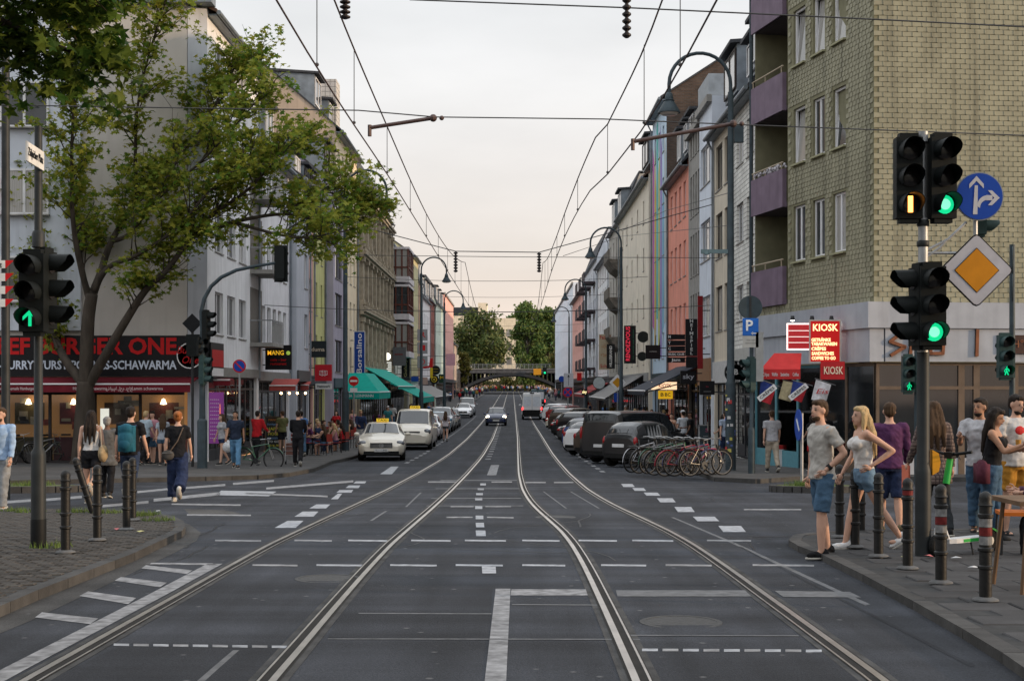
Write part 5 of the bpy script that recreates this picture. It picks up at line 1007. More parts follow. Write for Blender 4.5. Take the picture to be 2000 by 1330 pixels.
def awning(name, label, side, d0, d1, ztop, zbot, out, m, val=.35, X=None, bar=WHITE):
    X = X if X is not None else (XL if side == 'L' else XR); s = 1 if side == 'L' else -1; t = thing(name, label, 'awning', (X, d0, 0)); W = d1-d0
    f = MB(); f.add([(0, 0, ztop), (s*out, 0, zbot), (s*out, W, zbot), (0, W, ztop), (0, 0, ztop-.06), (s*out, 0, zbot-.05), (s*out, W, zbot-.05), (0, W, ztop-.06)], [(0, 1, 2, 3), (7, 6, 5, 4), (0, 4, 5, 1), (3, 2, 6, 7)]); f.build('canopy', m, t)
    f = MB(); f.box(min(s*out, s*out+s*.02), 0, zbot-val, max(s*out, s*out+s*.02), W, zbot-.01); f.build('valance', m, t)
    f = MB(); f.tube([(s*out, -.02, zbot), (s*out, W+.02, zbot)], .045, 6); f.build('front_bar', bar, t)
    for q in (.1, .9): f = MB(); f.tube([(0, W*q, ztop-.7), (s*out*.95, W*q, zbot-.08)], .03, 5); f.build('arm', GALV, t)
    return t
k = FPX/92; t = thing('corner_awning', 'big teal hipped awning with white lettered valance', 'awning', (-10.55, 92, 0))
f = MB(); f.add([(0, 0, 2.85), (1.05, 0, 2.85), (2.15, -2.2, 1.62), (-.1, -2.2, 1.62), (1.05, 6, 2.85), (2.15, 6, 1.62)], [(0, 3, 2, 1), (1, 2, 5, 4)]); f.add([(0, 0, 2.8), (1.05, 0, 2.8), (2.15, -2.2, 1.57), (-.1, -2.2, 1.57), (1.05, 6, 2.8), (2.15, 6, 1.57)], [(1, 2, 3, 0), (4, 5, 2, 1)]); f.build('canopy', GREENC, t)
f = MB(); f.box(-.1, -2.22, 1.18, 2.16, -2.2, 1.6); f.box(2.15, -2.2, 1.18, 2.17, 6, 1.6); f.build('valance', GREENC, t); f = MB(); f.tube([(-.1, -2.22, 1.62), (2.16, -2.22, 1.62), (2.16, 6, 1.62)], .04, 5); f.build('front_bar', WHITE, t); letters('MIA KLEINMANN', .26, WHITE, t, .95, -2.235, 1.38, w=1.7)
awning('awning', 'teal awning sloping out beyond the hipped corner awning', 'L', 100, 118, 3.35, 2.0, 2.4, GREENC, .2, -10.4); awning('awning', 'short teal awning after the longer teal one', 'L', 121, 142, 2.3, 1.05, 2.6, GREENC, .5, -10.4, GALV)
awning('awning', 'dark awning with a white front rail towards the far cars', 'L', 150, 190, 2.2, .9, 2.7, SBLK, .2)
awning('awning', 'charcoal awning over the far shops on the kiosk side', 'R', 92, 110, 2.9, 1.2, 2.8, SBLK, .15); awning('awning', 'wide navy awning sloping above the parked cars', 'R', 66.5, 76, 3.0, 1.75, 2.6, mat('awning_navy', (.02, .026, .04), .7), .2); awning('awning', 'red awning far down the kiosk side', 'R', 128, 150, 2.4, 1.3, 2.2, mat('awning_red', (.25, .03, .03), .8), .3)
MARC = mat('awning_coral', (.35, .07, .06), .8)
t = awning_front('awning', 'coral awning with string lamps over the cafe door', 522, 572, 740, 753, 763, 62, 1.2, MARC); t.location.x += .3
for i in range(4): f = MB(); f.ball((.4+.35*i, -.6, -.62), .05, 8, 6); f.build('bulb', lamp('bulb_warm', (1, .62, .25), 14), t)
awning_front('awning', 'small coral awning with white rail by the red book sign', 592, 608, 745, 752, 762, 72, .9, MARC); awning_front('awning', 'small maroon awning beside the lit shop entrance', 424, 456, 739, 742, 753, 51.5, .6, mat('awning_maroon2', (.2, .02, .03), .8))
# ring and bar sign, grey box sign and others on the taxi side
t = thing('ring_sign', 'lit white ring above white bars hanging sign', 'sign', at(756, 725, 118)); f = MB(); f.lathe([(.30, -.02), (.30, .03), (.21, .03), (.21, -.02), (.30, -.02)], (0, 0, 1.22), 24, 'y'); f.build('ring', WL, t)
for i in range(5): f = MB(); f.box(-.36, -.02, i*.17, .36, .03, i*.17+.07); f.build('bar', WL, t)
f = MB(); f.tube([(0, .02, 1.2), (-1.2, .02, 1.2)], .03, 5); f.build('bracket', DARK, t)
board('grey_box_sign', 'grey box sign with a dark red print and round badge', 767, 678, 793, 714, 124, mat('sign_grey', (.11, .11, .115), .5), .12, 'L', (('—', .45, .65, .6, .9, mat('dull_red', (.16, .03, .03), .6)),))
board('gold_script_sign', 'tall black sign with gold vertical script', 784, 686, 800, 742, 130, SBLK, .12, 'L', (('Goldsyre', .5, .5, .8, .5, mat('gold_print', (.5, .38, .18), .5), 'up'),))
for i, (ch, v) in enumerate((('R', 643), ('I', 669), ('O', 696))): board('letter_sign', 'square sign panel with the red letter %s' % ch, 815, v, 835, v+22, 140, mat('letter_panel', (.28, .27, .28), .5), .12, 'L', ((ch, .5, .5, .55, .7, RED),))
t = thing('arrow_sign', 'red and yellow bent arrow sign', 'sign', at(838, 738, 134)); f = MB(); f.prismy([(-.6, 1.05), (0, 1.15), (.1, 1.85), (.35, 1.85), (.35, 1.0), (-.55, .9)], 0, .08); f.build('red_plate', RED, t); f = MB(); f.box(.1, 0, 0, .35, .08, .95); f.build('yellow_plate', YEL, t); f = MB(); f.tube([(0, .05, .9), (-3.0, .05, .9)], .03, 5); f.build('bracket', DARK, t)
for u, v, r, lab, n_ in ((851, 723, 9, 'round black and yellow sign above the ringed one', 1), (848, 741, 9, 'round dark sign with concentric yellow rings', 2)):
    t = thing('round_sign', lab, 'sign', at(u, v, 136)); R_ = r*136/FPX; disc(t, 0, 0, 0, R_, SBLK, th=.08)
    if n_ == 1: letters('——\n——', .28, YEL, t, 0, -.09, 0, w=.5)
    else: disc(t, 0, -.085, 0, R_*.62, YEL, 'ring'); disc(t, 0, -.10, 0, R_*.45, SBLK, 'ring'); disc(t, 0, -.115, 0, R_*.2, YEL, 'ring')
    f = MB(); f.tube([(0, .02, 0), (-3.2, .02, 0)], .03, 5); f.build('bracket', DARK, t)
board('restaurant_sign', 'small dark green sign with a yellow letter M', 857, 731, 869, 748, 150, mat('sign_darkgreen', (.012, .035, .02), .5), .1, 'L', (('M', .5, .6, .6, .5, YEL),))
board('pink_sign', 'plain pink panel sign by the far arched lamp', 871, 691, 889, 714, 160, mat('sign_pink', (.55, .30, .36), .6), .1, 'L'); board('blue_white_sign', 'blue and white lower sign board past the teal awnings', 803, 735, 817, 755, 118, mat('plate_white', (.62, .62, .6), .5), .1, 'L'); board('blue_top_sign', 'dark blue panel above the white board past the teal awnings', 803, 735, 817, 745, 117.8, BORS, .1, 'L')
board('pink_poster', 'small pink framed poster on the far facade', 823, 737, 835, 751, 128, mat('poster_pink', (.45, .28, .24), .6), .08, 'L')
board('menu_poster', 'tall purple menu poster panel beside the lit entrance', 408, 766, 436, 866, 48, lamp('menu_purple', (.22, .05, .24), .12), .12, None, tuple(('- - - - -', .4, .86-.075*i, .6, .045, WHITE) for i in range(11))+(('1000+', .78, .62, .3, .07, lamp('menu_orange', (.9, .3, .15), .4), 'up'),), None, 'poster')
# right side signs
KRED = lamp('kiosk_red', (.5, .012, .012), .35); KY = lamp('kiosk_yellow', (1.0, .78, .38), 1.1)
board('kiosk_sign', 'glowing red kiosk sign listing drinks and snacks', 1583, 627, 1640, 706, 40.6, KRED, .2, None, (('KIOSK', .5, .83, .86, .24, KY), ('GETRÄNKE', .36, .53, .66, .11, KY), ('TABAKWAREN', .47, .43, .88, .11, KY), ('CRÊPES', .28, .31, .5, .11, KY), ('SANDWICHES', .42, .195, .76, .11, KY), ('COFFEE TO GO', .45, .08, .82, .11, KY)), mat('sign_cream', (.5, .45, .4), .5))
t = board('side_kiosk_sign', 'red tube-framed kiosk panel fixed to the facade', 1539, 634, 1581, 681, 42.0, lamp('kiosk_red_dim', (.42, .03, .035), .3), .08, None, (), lamp('neon_white', (1, .85, .8), 1.2))
for z in (.17, .34, .52): f = MB(); f.box(-.3, -.012, z, .3, -.006, z+.02); f.build('divider', WL, t)
for i, u in enumerate((1548, 1586, 1624)): f = thing('spot_light', ['white spot lamp above the side kiosk panel', 'amber spot lamp above the red kiosk sign', 'white spot lamp at the pale fascia corner'][i], 'lamp', at(u, 617, 40.9), 0, 'kiosk spot lamps'); q = MB(); q.lathe([(.05, 0), (.07, -.12), (.06, -.13)], (0, 0, 0), 10); q.build('housing', DARK, f); q = MB(); q.lathe([(.05, -.132), (.02, -.15)], (0, 0, 0), 10); q.build('bulb', lamp('spot_%d' % i, (1, .95, .8) if i != 1 else (1, .6, .1), 30), f)
KAW = mat('awning_scarlet', (.50, .035, .035), .75, 0, .12, 3); a = at(1485, 722, 40.6); t = thing('kiosk_awning', 'scarlet kiosk awning with white words along its valance', 'awning', a); W = at(1563, 722, 40.6).x-a.x
f = MB(); f.add([(0, 0, 0), (W, 0, 0), (W+.28, 1.2, .5), (.62, 1.2, .5), (0, 0, -.03), (W, 0, -.03), (W+.28, 1.2, .46), (.62, 1.2, .46)], [(0, 1, 2, 3), (7, 6, 5, 4), (1, 5, 6, 2), (0, 3, 7, 4)]); f.build('canopy', KAW, t); f = MB(); f.box(0, -.02, -.27, W, 0, -.005); f.build('valance', KAW, t); f = MB(); f.tube([(0, 0, 0), (W, 0, 0)], .025, 6); f.build('front_bar', KAW, t)
for s, fx in (('Crêpes', .14), ('Waffeln', .36), ('Sandwiches', .61), ('Coffee', .88)): letters(s, .15, WHITE, t, W*fx, -.03, -.14, w=.17 if s != 'Sandwiches' else .24)
board('window_kiosk_sign', 'second smaller red kiosk panel at the corner window', 1603, 706, 1650, 741, 39.2, mat('panel_red', (.32, .015, .02), .5), .05, None, (('KIOSK', .52, .48, .8, .6, mat('kiosk_cream', (.6, .5, .4), .5)),))
def flag(name, label, pts, d, m1, m2=None, txt=None, tm=None, rot=0):
    P = [at(u, v, d) for u, v in pts]; o0 = P[0]; t = thing(name, label, 'flag', o0); q = [(p.x-o0.x, p.z-o0.z) for p in P]; f = MB()
    n = 6; vs = []
    for i in range(n+1):
        for j in range(n+1):
            a = i/n; b = j/n; x = (1-a)*((1-b)*q[0][0]+b*q[3][0])+a*((1-b)*q[1][0]+b*q[2][0]); z = (1-a)*((1-b)*q[0][1]+b*q[3][1])+a*((1-b)*q[1][1]+b*q[2][1]); vs.append((x, .03*sin(a*5+b*2), z))
    f.add(vs, []); 
    for i in range(n):
        for j in range(n): f.k = 1 if m2 and i+(n-1-j) < n-1 and False else (1 if m2 and i+j >= n else 0); f.f.append((i*(n+1)+j, (i+1)*(n+1)+j, (i+1)*(n+1)+j+1, i*(n+1)+j+1)); f.m.append(f.k)
    f.build('cloth', [m1, m2 or m1], t); mxx = sum(p[0] for p in q)/4; mz = sum(p[1] for p in q)/4
    if m2: f = MB(); f.cbox((mxx, -.045, mz), (.62, .004, .16), Matrix.Rotation(radians(-38), 3, 'Y')); f.build('stripe', WHITE, t)
    if txt: letters(txt, .2 if not m2 else .12, tm, t, mxx, -.06, mz, w=.5 if m2 else .36, rot=(0, radians(-38), 0) if m2 else None, shear=0 if m2 else .3)
    f = MB(); f.tube([(q[0][0]-.03, 0, q[0][1]+.03), (q[1][0]+.2, .3, q[1][1]-.02)], .012, 5); f.build('staff', GALV, t)
FB_, FR_ = cloth((.03, .05, .2)), cloth((.42, .03, .04)); flag('crepes_flag', 'blue and red crepes flag hanging below the awning edge', [(1486, 742), (1516, 755), (1505, 790), (1483, 782)], 40.4, FB_, FR_, 'CRÊPES', DARK); flag('crepes_flag', 'blue and red crepes flag beside the white ice cream flag', [(1549, 744), (1578, 752), (1566, 786), (1542, 779)], 40.3, FB_, FR_, 'CRÊPES', DARK); flag('cream_flag', 'beige flag half hidden behind the crepes flag', [(1530, 743), (1550, 748), (1545, 785), (1521, 778)], 40.6, cloth((.42, .36, .22))); flag('ice_flag', 'white flag reading Eis in red script', [(1594, 741), (1623, 751), (1613, 787), (1585, 780)], 40.2, cloth((.62, .62, .64)), None, 'Eis', RED)
t = thing('round_emblem_sign', 'round black brewery emblem with white ring lettering', 'sign', at(1437, 727, 52)); disc(t, 0, 0, 0, .42, SBLK, th=.05, n=32); f = MB(); f.lathe([(.42, -.06), (.40, -.06), (.40, -.05), (.42, -.05), (.42, -.06)], (0, 0, 0), 32, 'y'); f.lathe([(.25, -.06), (.23, -.06), (.23, -.05), (.25, -.05), (.25, -.06)], (0, 0, 0), 32, 'y'); f.build('ring', WHITE, t); letters('B', .3, WHITE, t, 0, -.06, 0)
for ch, a in zip('BRAUEREUR', range(205, -30, -26)): letters(ch, .13, WHITE, t, .325*cos(radians(a)), -.06, .325*sin(radians(a)), rot=(0, radians(90-a), 0))
letters('1328', .13, WHITE, t, .03, -.06, -.325)
f = MB(); f.tube([(0, .0, .3), (2.0, 0, .3)], .03, 5); f.build('bracket', DARK, t)
board('bar_screen_sign', 'square black sign with pale lowercase sky lettering', 1329, 724, 1360, 750, 64.3, SBLK, .15, 'R', (('sky', .5, .55, .72, .5, mat('sky_silver', (.4, .42, .48), .4)),)); board('dark_bar_sign', 'dark square sign with faint red mark', 1367, 744, 1396, 771, 58, SBLK, .12, 'R', (('~', .5, .6, .2, .3, mat('dull_red2', (.3, .03, .05), .5)), ('———', .5, .25, .5, .2, mat('dull_grey', (.3, .3, .3), .5))))
board('lit_kiosk_sign', 'lit white kiosk sign with red letters over the side shops', 1273, 746, 1322, 761, 72, lamp('lit_cream', (.95, .66, .42), .9), .2, 'R', (('KIOSK', .52, .5, .5, .7, mat('kiosk_red_letters', (.5, .01, .02), .5)),)); board('cash_machine_sign', 'yellow sign with blue and red card marks', 1286, 763, 1314, 779, 71.5, lamp('ec_yellow', (.85, .48, .02), .5), .15, 'R', (('B', .25, .5, .22, .6, SBLUE), ('BC', .65, .5, .4, .6, SBLUE)))
board('vertical_club_sign', 'tall black vertical sign reading HEIMSPIEL', 1339, 623, 1362, 695, 64, SBLK, .12, 'R', (('HEIMSPIEL', .5, .5, .3, .115, mat('sign_offwhite', (.55, .55, .55), .5), 'stack'),)); board('slanted_badge_sign', 'black panel with a slanted white badge under the vertical sign', 1340, 697, 1362, 718, 64, SBLK, .1, 'R')
for i, (s, v0, v1, fw) in enumerate((('M', 653, 663, .14), ('T', 665, 675, .14), ('C', 676, 686, .14), ('MUSIC CLUB', 688, 696, .9), ('Jam', 698, 708, .5))): board('club_board', 'black club board with %s in white' % {'M': 'the letter M', 'T': 'the letter T', 'C': 'the letter C', 'MUSIC CLUB': 'the words MUSIC CLUB', 'Jam': 'a handwritten word'}[s], 1303, v0, 1338, v1, 69.8, SBLK, .1, 'R', ((s, .13 if len(s) == 1 else .5, .5, fw, .75, WHITE),))
board('wall_banner', 'dark red vertical wall panel behind the tall club sign', 1363, 578, 1373, 720, 62.4, mat('panel_darkred', (.2, .012, .015), .6), .1, 'R')
board('bistro_sign', 'tall black sign with slanted red lettering and green small print', 1219, 636, 1242, 710, 96, SBLK, .15, 'R', (('RENDEZVOUS', .34, .52, .9, .5, lamp('neon_red', (.6, .03, .06), .6), 'up'), ('— —— — ——', .76, .5, .8, .25, mat('sign_green', (.05, .22, .12), .5), 'up'))); board('dark_board_sign', 'square dark sign with pale script on the cream house', 1261, 674, 1290, 701, 80, SBLK, .12, 'R', (('—~—', .5, .55, .5, .35, mat('pale_script', (.35, .4, .38), .5)),))
board('falafel_sign', 'pale vertical sign with red falafel lettering', 1170, 653, 1194, 722, 119, mat('falafel_cream', (.50, .42, .30), .5), .12, 'R', (('Falafel', .5, .91, .85, .16, RED), ('فلافل', .5, .68, .6, .14, mat('falafel_orange', (.45, .2, .08), .5)), ('פלאפל', .5, .4, .7, .14, mat('falafel_orange', (.45, .2, .08), .5)), ('Schw', .5, .1, .8, .14, RED))); board('name_sign', 'narrow black vertical sign reading HILLEBRAND', 1185, 672, 1201, 720, 112, SBLK, .12, 'R', (('HILLEBRAND', .5, .5, .85, .45, WHITE, 'up'),))
for u, r, lab in ((1256, 11, 'round dark sign on the cream house facade'), (1254, 9, 'smaller round dark sign below on the cream house')):
    v = 658 if r == 11 else 696; t = thing('round_sign', lab, 'sign', at(u, v, 90)); disc(t, 0, 0, 0, r*90/FPX, mat('dark_disc', (.02, .022, .02), .5), th=.1); f = MB(); f.tube([(0, .02, 0), (XR-t.location.x, .02, 0)], .03, 5); f.build('bracket', DARK, t)
t = thing('white_round_sign', 'round pale sign hanging over the far kiosk-side pavement', 'sign', at(1170, 748, 112)); disc(t, 0, 0, 0, .46, mat('pale_disc', (.45, .5, .52), .5), th=.1); disc(t, 0, .004, 0, .5, DARK, 'rim', .08); f = MB(); f.tube([(0, .05, .3), (2.0, .05, .3)], .03, 5); f.build('bracket', DARK, t)
t = thing('far_priority_sign', 'yellow diamond priority sign on a post among the far shops', 'sign', (at(1206, 747, 88).x, 88, g(88))); pole(t, CZ+(HZ-735)*88/FPX-g(88), .04, .04, GALV); f = MB(); f.prismy(rdiam(.52, .05), -.06, -.04); f.build('sign_border', WHITE, t, (0, 0, CZ+(HZ-747)*88/FPX-g(88))); f = MB(); f.prismy(rdiam(.32, .01), -.066, -.061); f.build('sign_centre', mat('diamond_amber2', (.6, .28, .02), .5), t, (0, 0, CZ+(HZ-747)*88/FPX-g(88)))
f = MB(); f.box(-.22, -.03, 0, .22, -.01, .55); f.build('blue_plate', SBLUE, t, (0, 0, CZ+(HZ-785)*88/FPX-g(88)))
board('lit_bar_sign', 'small glowing yellow sky sign under the far awning', 1136, 760, 1147, 772, 125, SBLK, .1, 'R', (('sky', .5, .55, .8, .7, lamp('sky_yellow', (.95, .8, .4), 1.2)),)); t = board('direction_sign', 'large white lane direction sign with black arrows near the bridge', 1101, 729, 1120, 756, 135, mat('plate_white2', (.5, .52, .55), .5), .05); f = MB(); f.box(-.02, -.01, .15, .02, -.005, 1.15); f.prismy([(-.12, .95), (.12, .95), (0, 1.2)], -.01, -.005); f.build('arrow', DARK, t); f = MB(); f.tube([(0, .06, 1.2), (0, .06, g(135)-t.location.z)], .05, 6); f.build('pole', GALV, t)
t = thing('blue_round_sign', 'small round blue arrow sign on a post close to the bridge', 'sign', (at(1097, 740, 140).x, 140, g(140))); pole(t, CZ+(HZ-735)*140/FPX-g(140), .04, .04, GALV); disc(t, 0, -.05, CZ+(HZ-740)*140/FPX-g(140), .3, SBLUE)
board('red_far_sign', 'small red square sign on the coral house', 1127, 728, 1136, 743, 150, RED, .1, 'R'); board('warning_board', 'orange warning board hung under the railway bridge', 1042, 720, 1057, 732, 340, mat('orange_board', (.6, .27, .02), .5), .1); t = board('far_signal', 'small dark signal with a green light under the bridge', 1060, 718, 1068, 731, 338, HOUS, .2); f = MB(); f.ball((0, -.1, .35), .25, 8, 6); f.build('lens', GREENL, t)
# ---- overhead line
WIRE = mat('wire_copper', (.075, .045, .04), .55, .3, .2, 4); WIREG = mat('wire_grey', (.05, .05, .052), .6, .3, .2, 4)
def wire(name, label, pts, r, m=WIRE, group=None):
    f = MB(); f.tube(pts, r, 6); return tag(f.build(name, m, None, smooth=True), label, 'wire', group)
def cpath(path, zf, y0, y1): return [(x, y, g(y)+zf(y)) for x, y in path if y0 <= y <= y1][::2]
def mess(sup):
    def z(y):
        for a, b in zip(sup, sup[1:]):
            if a <= y <= b: t_ = (y-a)/(b-a); return 5.62+1.35-3.6*t_*(1-t_)*min(1, (b-a)/42)*.3-.0
        return 6.6
    return z
# contact wires hang 5.6 m over each track, carrier wires sag between span wires
ctl = [(x+.1, y) for x, y in RL]; ctr = [(x+.35 if y < 25 else x+.25, y) for x, y in RR]
supports = [2, 11, 21.5, 58, 98, 140, 182, 224, 266, 308, 346]
def hang(sup, side):
    Z_ = lambda y: 5.5-g(y)+0.0
    for nm, path in (('taxi-side', ctl), ('kiosk-side', ctr)):
        if (nm == 'taxi-side') != (side == 'L'): continue
        cw = [(x, y, 5.5 if y < 60 else max(5.5-(y-60)*.006, 5.0)+max(0, g(y)-.0)) for x, y in path if 6 < y < 340][::2]
        wire('contact_wire', 'lower contact wire above the %s tram track' % nm, cw, .011)
        def zc(y): return 5.5 if y < 60 else max(5.5-(y-60)*.006, 5.0)+max(0, g(y))
        def zm(y):
            for a, b in zip(sup, sup[1:]):
                if a <= y <= b: t_ = (y-a)/(b-a); return zc(y)+1.5-4*.95*t_*(1-t_)
            return zc(y)+1.2
        xs_ = lambda y: next(x for x, yy in path if yy >= y-.6)
        wire('carrier_wire', 'sagging carrier wire above the %s contact wire' % nm, [(x, y, zm(y)) for x, y in path if 6 < y < 340], .012)
        f = MB()
        for y in [9, 12.5, 16, 19.5, 24, 29, 34, 39, 44, 49, 54, 62, 68, 75, 82, 90, 104, 112, 120, 130]:
            f.tube([(xs_(y), y, zc(y)), (xs_(y), y, zm(y))], .006, 5); f.ball((xs_(y), y, zc(y)+.03), .025, 6, 4)
        tag(f.build('dropper_wires', WIREG), 'thin vertical dropper wires tying the %s carrier to its contact wire' % nm, 'wire')
hang([-8, 13.2, 58, 98, 140, 182, 224, 266, 308, 346], 'L'); hang([-8, 14.2, 58, 98, 140, 182, 224, 266, 308, 346], 'R')
def span(label, pts, r=.010, m=WIREG): return wire('span_wire', label, pts, r, m, None)
def catw(a, b, sag, n=14): return [(a[0]+(b[0]-a[0])*i/n, a[1]+(b[1]-a[1])*i/n, a[2]+(b[2]-a[2])*i/n-sag*4*(i/n)*(1-i/n)) for i in range(n+1)]
span('upper span wire crossing the sky and the khaki tiled wall', [at(800, 0, 15), at(1230, 16, 15), at(1700, 38, 15), at(2100, 58, 15)], .008); span('long span wire from the maple crown to the khaki tiled wall', [at(-40, 205, 20), at(400, 212, 20), at(700, 216, 20), at(850, 229, 20), at(1180, 233, 20), at(1420, 243, 20), at(2080, 268, 20)], .009)
for a, b, lab in (((722, 250), (846, 231), 'steady arm holding the taxi-side contact wire'), ((1236, 277), (1432, 242), 'steady arm holding the kiosk-side contact wire')):
    t = thing('steady_arm', lab, 'arm', at(*a, 20)); q = at(*b, 20)-at(*a, 20); f = MB(); f.tube([(0, 0, 0), q], .028, 8); f.build('tube', WIRE, t, smooth=True); f = MB(); f.tube([(0, 0, -.12), (0, 0, .04)], .03, 6); f.build('clamp', WIRE, t); f = MB(); f.ball(q, .055, 8, 6); f.ball(q+Vector((.12, 0, 0)), .035, 8, 6); f.build('eye_bolt', WIRE, t)
def insul(label, u, v0, v1, d, r=.045):
    a = at(u, v0, d); b = at(u, v1, d); L = a.z-b.z; pr_ = []; n = 7
    for i in range(n): z = L*i/n; pr_ += [(r*.4, z), (r, z+L/n*.3), (r, z+L/n*.55), (r*.4, z+L/n*.85)]
    f = MB(); f.lathe(pr_, (0, 0, 0), 10); return tag(f.build('insulator', mat('insulator_brown', (.035, .03, .03), .4), None, b, smooth=True), label, 'insulator')
insul('dark ribbed insulator string above the taxi-side carrier wire', 674, -30, 38, 13.2, .05); insul('dark ribbed insulator string above the kiosk-side carrier wire', 1224, -20, 75, 14.2, .045)
insul('insulator hanging from the middle span over the taxi-side track', 890, 491, 532, 58, .09); insul('insulator hanging from the middle span over the kiosk-side track', 1053, 493, 532, 58, .09)
span('middle span wire between the two hanging insulators', [at(655, 430, 58), at(890, 491, 58), at(1053, 493, 58), at(1390, 400, 58)], .02); span('lower middle span wire just beneath the insulator span', [at(650, 498, 60), at(1000, 502, 60), at(1420, 504, 60)], .014)
for i, (v, d, lab) in enumerate(((548, 90, 'fine span wire before the sandstone house'), (582, 120, 'fine span wire by the glazed bays'), (604, 62, 'fine span wire across from the lavender bay house'), (640, 160, 'fine span wire level with the railway trees'), (655, 190, 'lowest fine span wire before the railway bridge'), (612, 140, 'fine span wire by the far arched lamps'))): span(lab, catw((XL, d, at(0, v-8, d).z), (XR, d, at(0, v-8, d).z), .3), .016)
span('slanting wire from the lamp post down to the cream house', [at(1427, 376, 43), at(1300, 412, 66), at(1213, 452, 86)], .012); span('slanting wire running from the cream house lamp to the middle span', [at(1427, 440, 43), at(1213, 462, 86), at(1100, 500, 58)], .012)
# ================================================================ TREES
def leafmat(name, c1, c2, tr=.35):
    M = bpy.data.materials.new(name); M.use_nodes = True; t = M.node_tree; b = t.nodes['Principled BSDF']; n = t.nodes.new; l = t.links.new
    ge = n('ShaderNodeNewGeometry'); r = n('ShaderNodeValToRGB'); l(ge.outputs['Random Per Island'], r.inputs[0]); r.color_ramp.elements[0].color = (*c1, 1); r.color_ramp.elements[1].color = (*c2, 1); e = r.color_ramp.elements.new(.93); e.color = (c2[0]*1.5, c2[1]*1.0, c2[2], 1)
    l(r.outputs[0], b.inputs['Base Color']); b.inputs['Roughness'].default_value = .6; b.inputs['Specular IOR Level'].default_value = .15
    tl = n('ShaderNodeBsdfTranslucent'); l(r.outputs[0], tl.inputs[0]); mx = n('ShaderNodeMixShader'); mx.inputs[0].default_value = tr; o = t.nodes['Material Output']; l(b.outputs[0], mx.inputs[1]); l(tl.outputs[0], mx.inputs[2]); l(mx.outputs[0], o.inputs[0])
    return M
BARK = mat('bark', (.055, .045, .036), .9, 0, .4, 5, bump=.8, bscale=18, stretch=(1, 1, .25))
LOBE = [(0, -.5), (.12, -.15), (.48, -.28), (.34, .0), (.5, .22), (.2, .2), (0, .62), (-.2, .2), (-.5, .22), (-.34, 0), (-.48, -.28), (-.12, -.15)]
def leaves(M_, pts, size, rr, lobed=True, flat=.5):
    shape = LOBE if lobed else [(0, -.5), (.3, 0), (0, .55), (-.3, 0)]
    for p, s in pts:
        a = rr.uniform(0, 2*pi); tilt = rr.gauss(0, flat); t2 = rr.gauss(0, flat); s = size*s*rr.uniform(.7, 1.25)
        R_ = Matrix.Rotation(a, 3, 'Z') @ Matrix.Rotation(tilt-.3, 3, 'X') @ Matrix.Rotation(t2, 3, 'Y')
        n = len(shape); o = len(M_.v)
        for x, y in shape: q = R_ @ Vector((x*s, y*s, -.35*s*x*x*2)); M_.v.append((p[0]+q.x, p[1]+q.y, p[2]+q.z))
        M_.f.append(tuple(range(o, o+n))); M_.m.append(0)
rr = random.Random(21)
tb = gpx(162, 912); TD = tb.y; TK = FPX/TD
def TP(u, v, dy=0): return Vector(((u-1000)/TK, TD+dy, CZ+(HZ-v)/TK))
LIMBS = [([(160, 918, 0), (163, 860, 0), (166, 800, 0), (168, 745, 0)], .42, .30), ([(168, 750, 0), (171, 680, -.1), (176, 620, -.2), (183, 575, -.2)], .26, .2),
 ([(172, 755, 0), (212, 695, -.4), (262, 622, -.8), (300, 570, -1.0), (345, 530, -1.2), (392, 470, -1.4), (432, 430, -1.5), (500, 388, -1.8), (560, 330, -2)], .2, .03),
 ([(390, 472, -1.4), (470, 442, -1.2), (560, 424, -.8), (620, 432, -.4), (680, 420, 0)], .1, .02), ([(470, 442, -1.2), (560, 470, -2), (620, 480, -2.6), (680, 472, -3)], .07, .015),
 ([(183, 578, -.2), (192, 535, .2), (208, 468, .6), (250, 380, 1.2), (300, 300, 1.6), (350, 230, 2), (420, 150, 2.4), (470, 90, 2.6)], .17, .02),
 ([(186, 570, -.2), (222, 525, -.6), (290, 505, -1.4), (370, 460, -2), (440, 395, -2.6), (520, 330, -3)], .12, .02), ([(180, 585, 0), (160, 555, .4), (138, 490, 1), (120, 400, 1.6), (100, 300, 2.2), (80, 190, 2.5)], .15, .02),
 ([(178, 600, 0), (166, 500, -.8), (166, 420, -1.4), (176, 300, -2), (190, 170, -2.4), (200, 70, -2.6)], .13, .02), ([(164, 750, 0), (122, 702, .3), (90, 650, .8), (58, 560, 1.2), (20, 500, 1.6), (-40, 430, 2)], .2, .03),
 ([(208, 468, .6), (250, 455, .2), (310, 395, -.4), (400, 330, -1), (480, 255, -1.4), (540, 190, -1.6)], .1, .015), ([(250, 380, 1.2), (255, 300, .6), (270, 200, 0), (300, 100, -.4), (330, 20, -.6)], .09, .015), ([(120, 400, 1.6), (70, 370, 2), (20, 330, 2.4), (-60, 300, 2.6)], .08, .015), ([(310, 395, -.4), (350, 300, .2), (400, 220, .8), (440, 120, 1.2)], .07, .012), ([(432, 430, -1.5), (490, 350, -.6), (540, 290, .2), (580, 275, .6)], .06, .012), ([(560, 424, -.8), (620, 380, -.2), (660, 378, .4), (700, 395, .6)], .05, .012)]
wood = MB(); cl_ = []
def smooth_path(P, n=5):
    out = []
    for i in range(len(P)-1):
        p0, p1, p2, p3 = P[max(0, i-1)], P[i], P[i+1], P[min(len(P)-1, i+2)]
        for k in range(n):
            t_ = k/n; out.append(.5*((2*p1)+(p2-p0)*t_+(2*p0-5*p1+4*p2-p3)*t_*t_+(3*p1-p0-3*p2+p3)*t_**3))
    out.append(P[-1]); return out
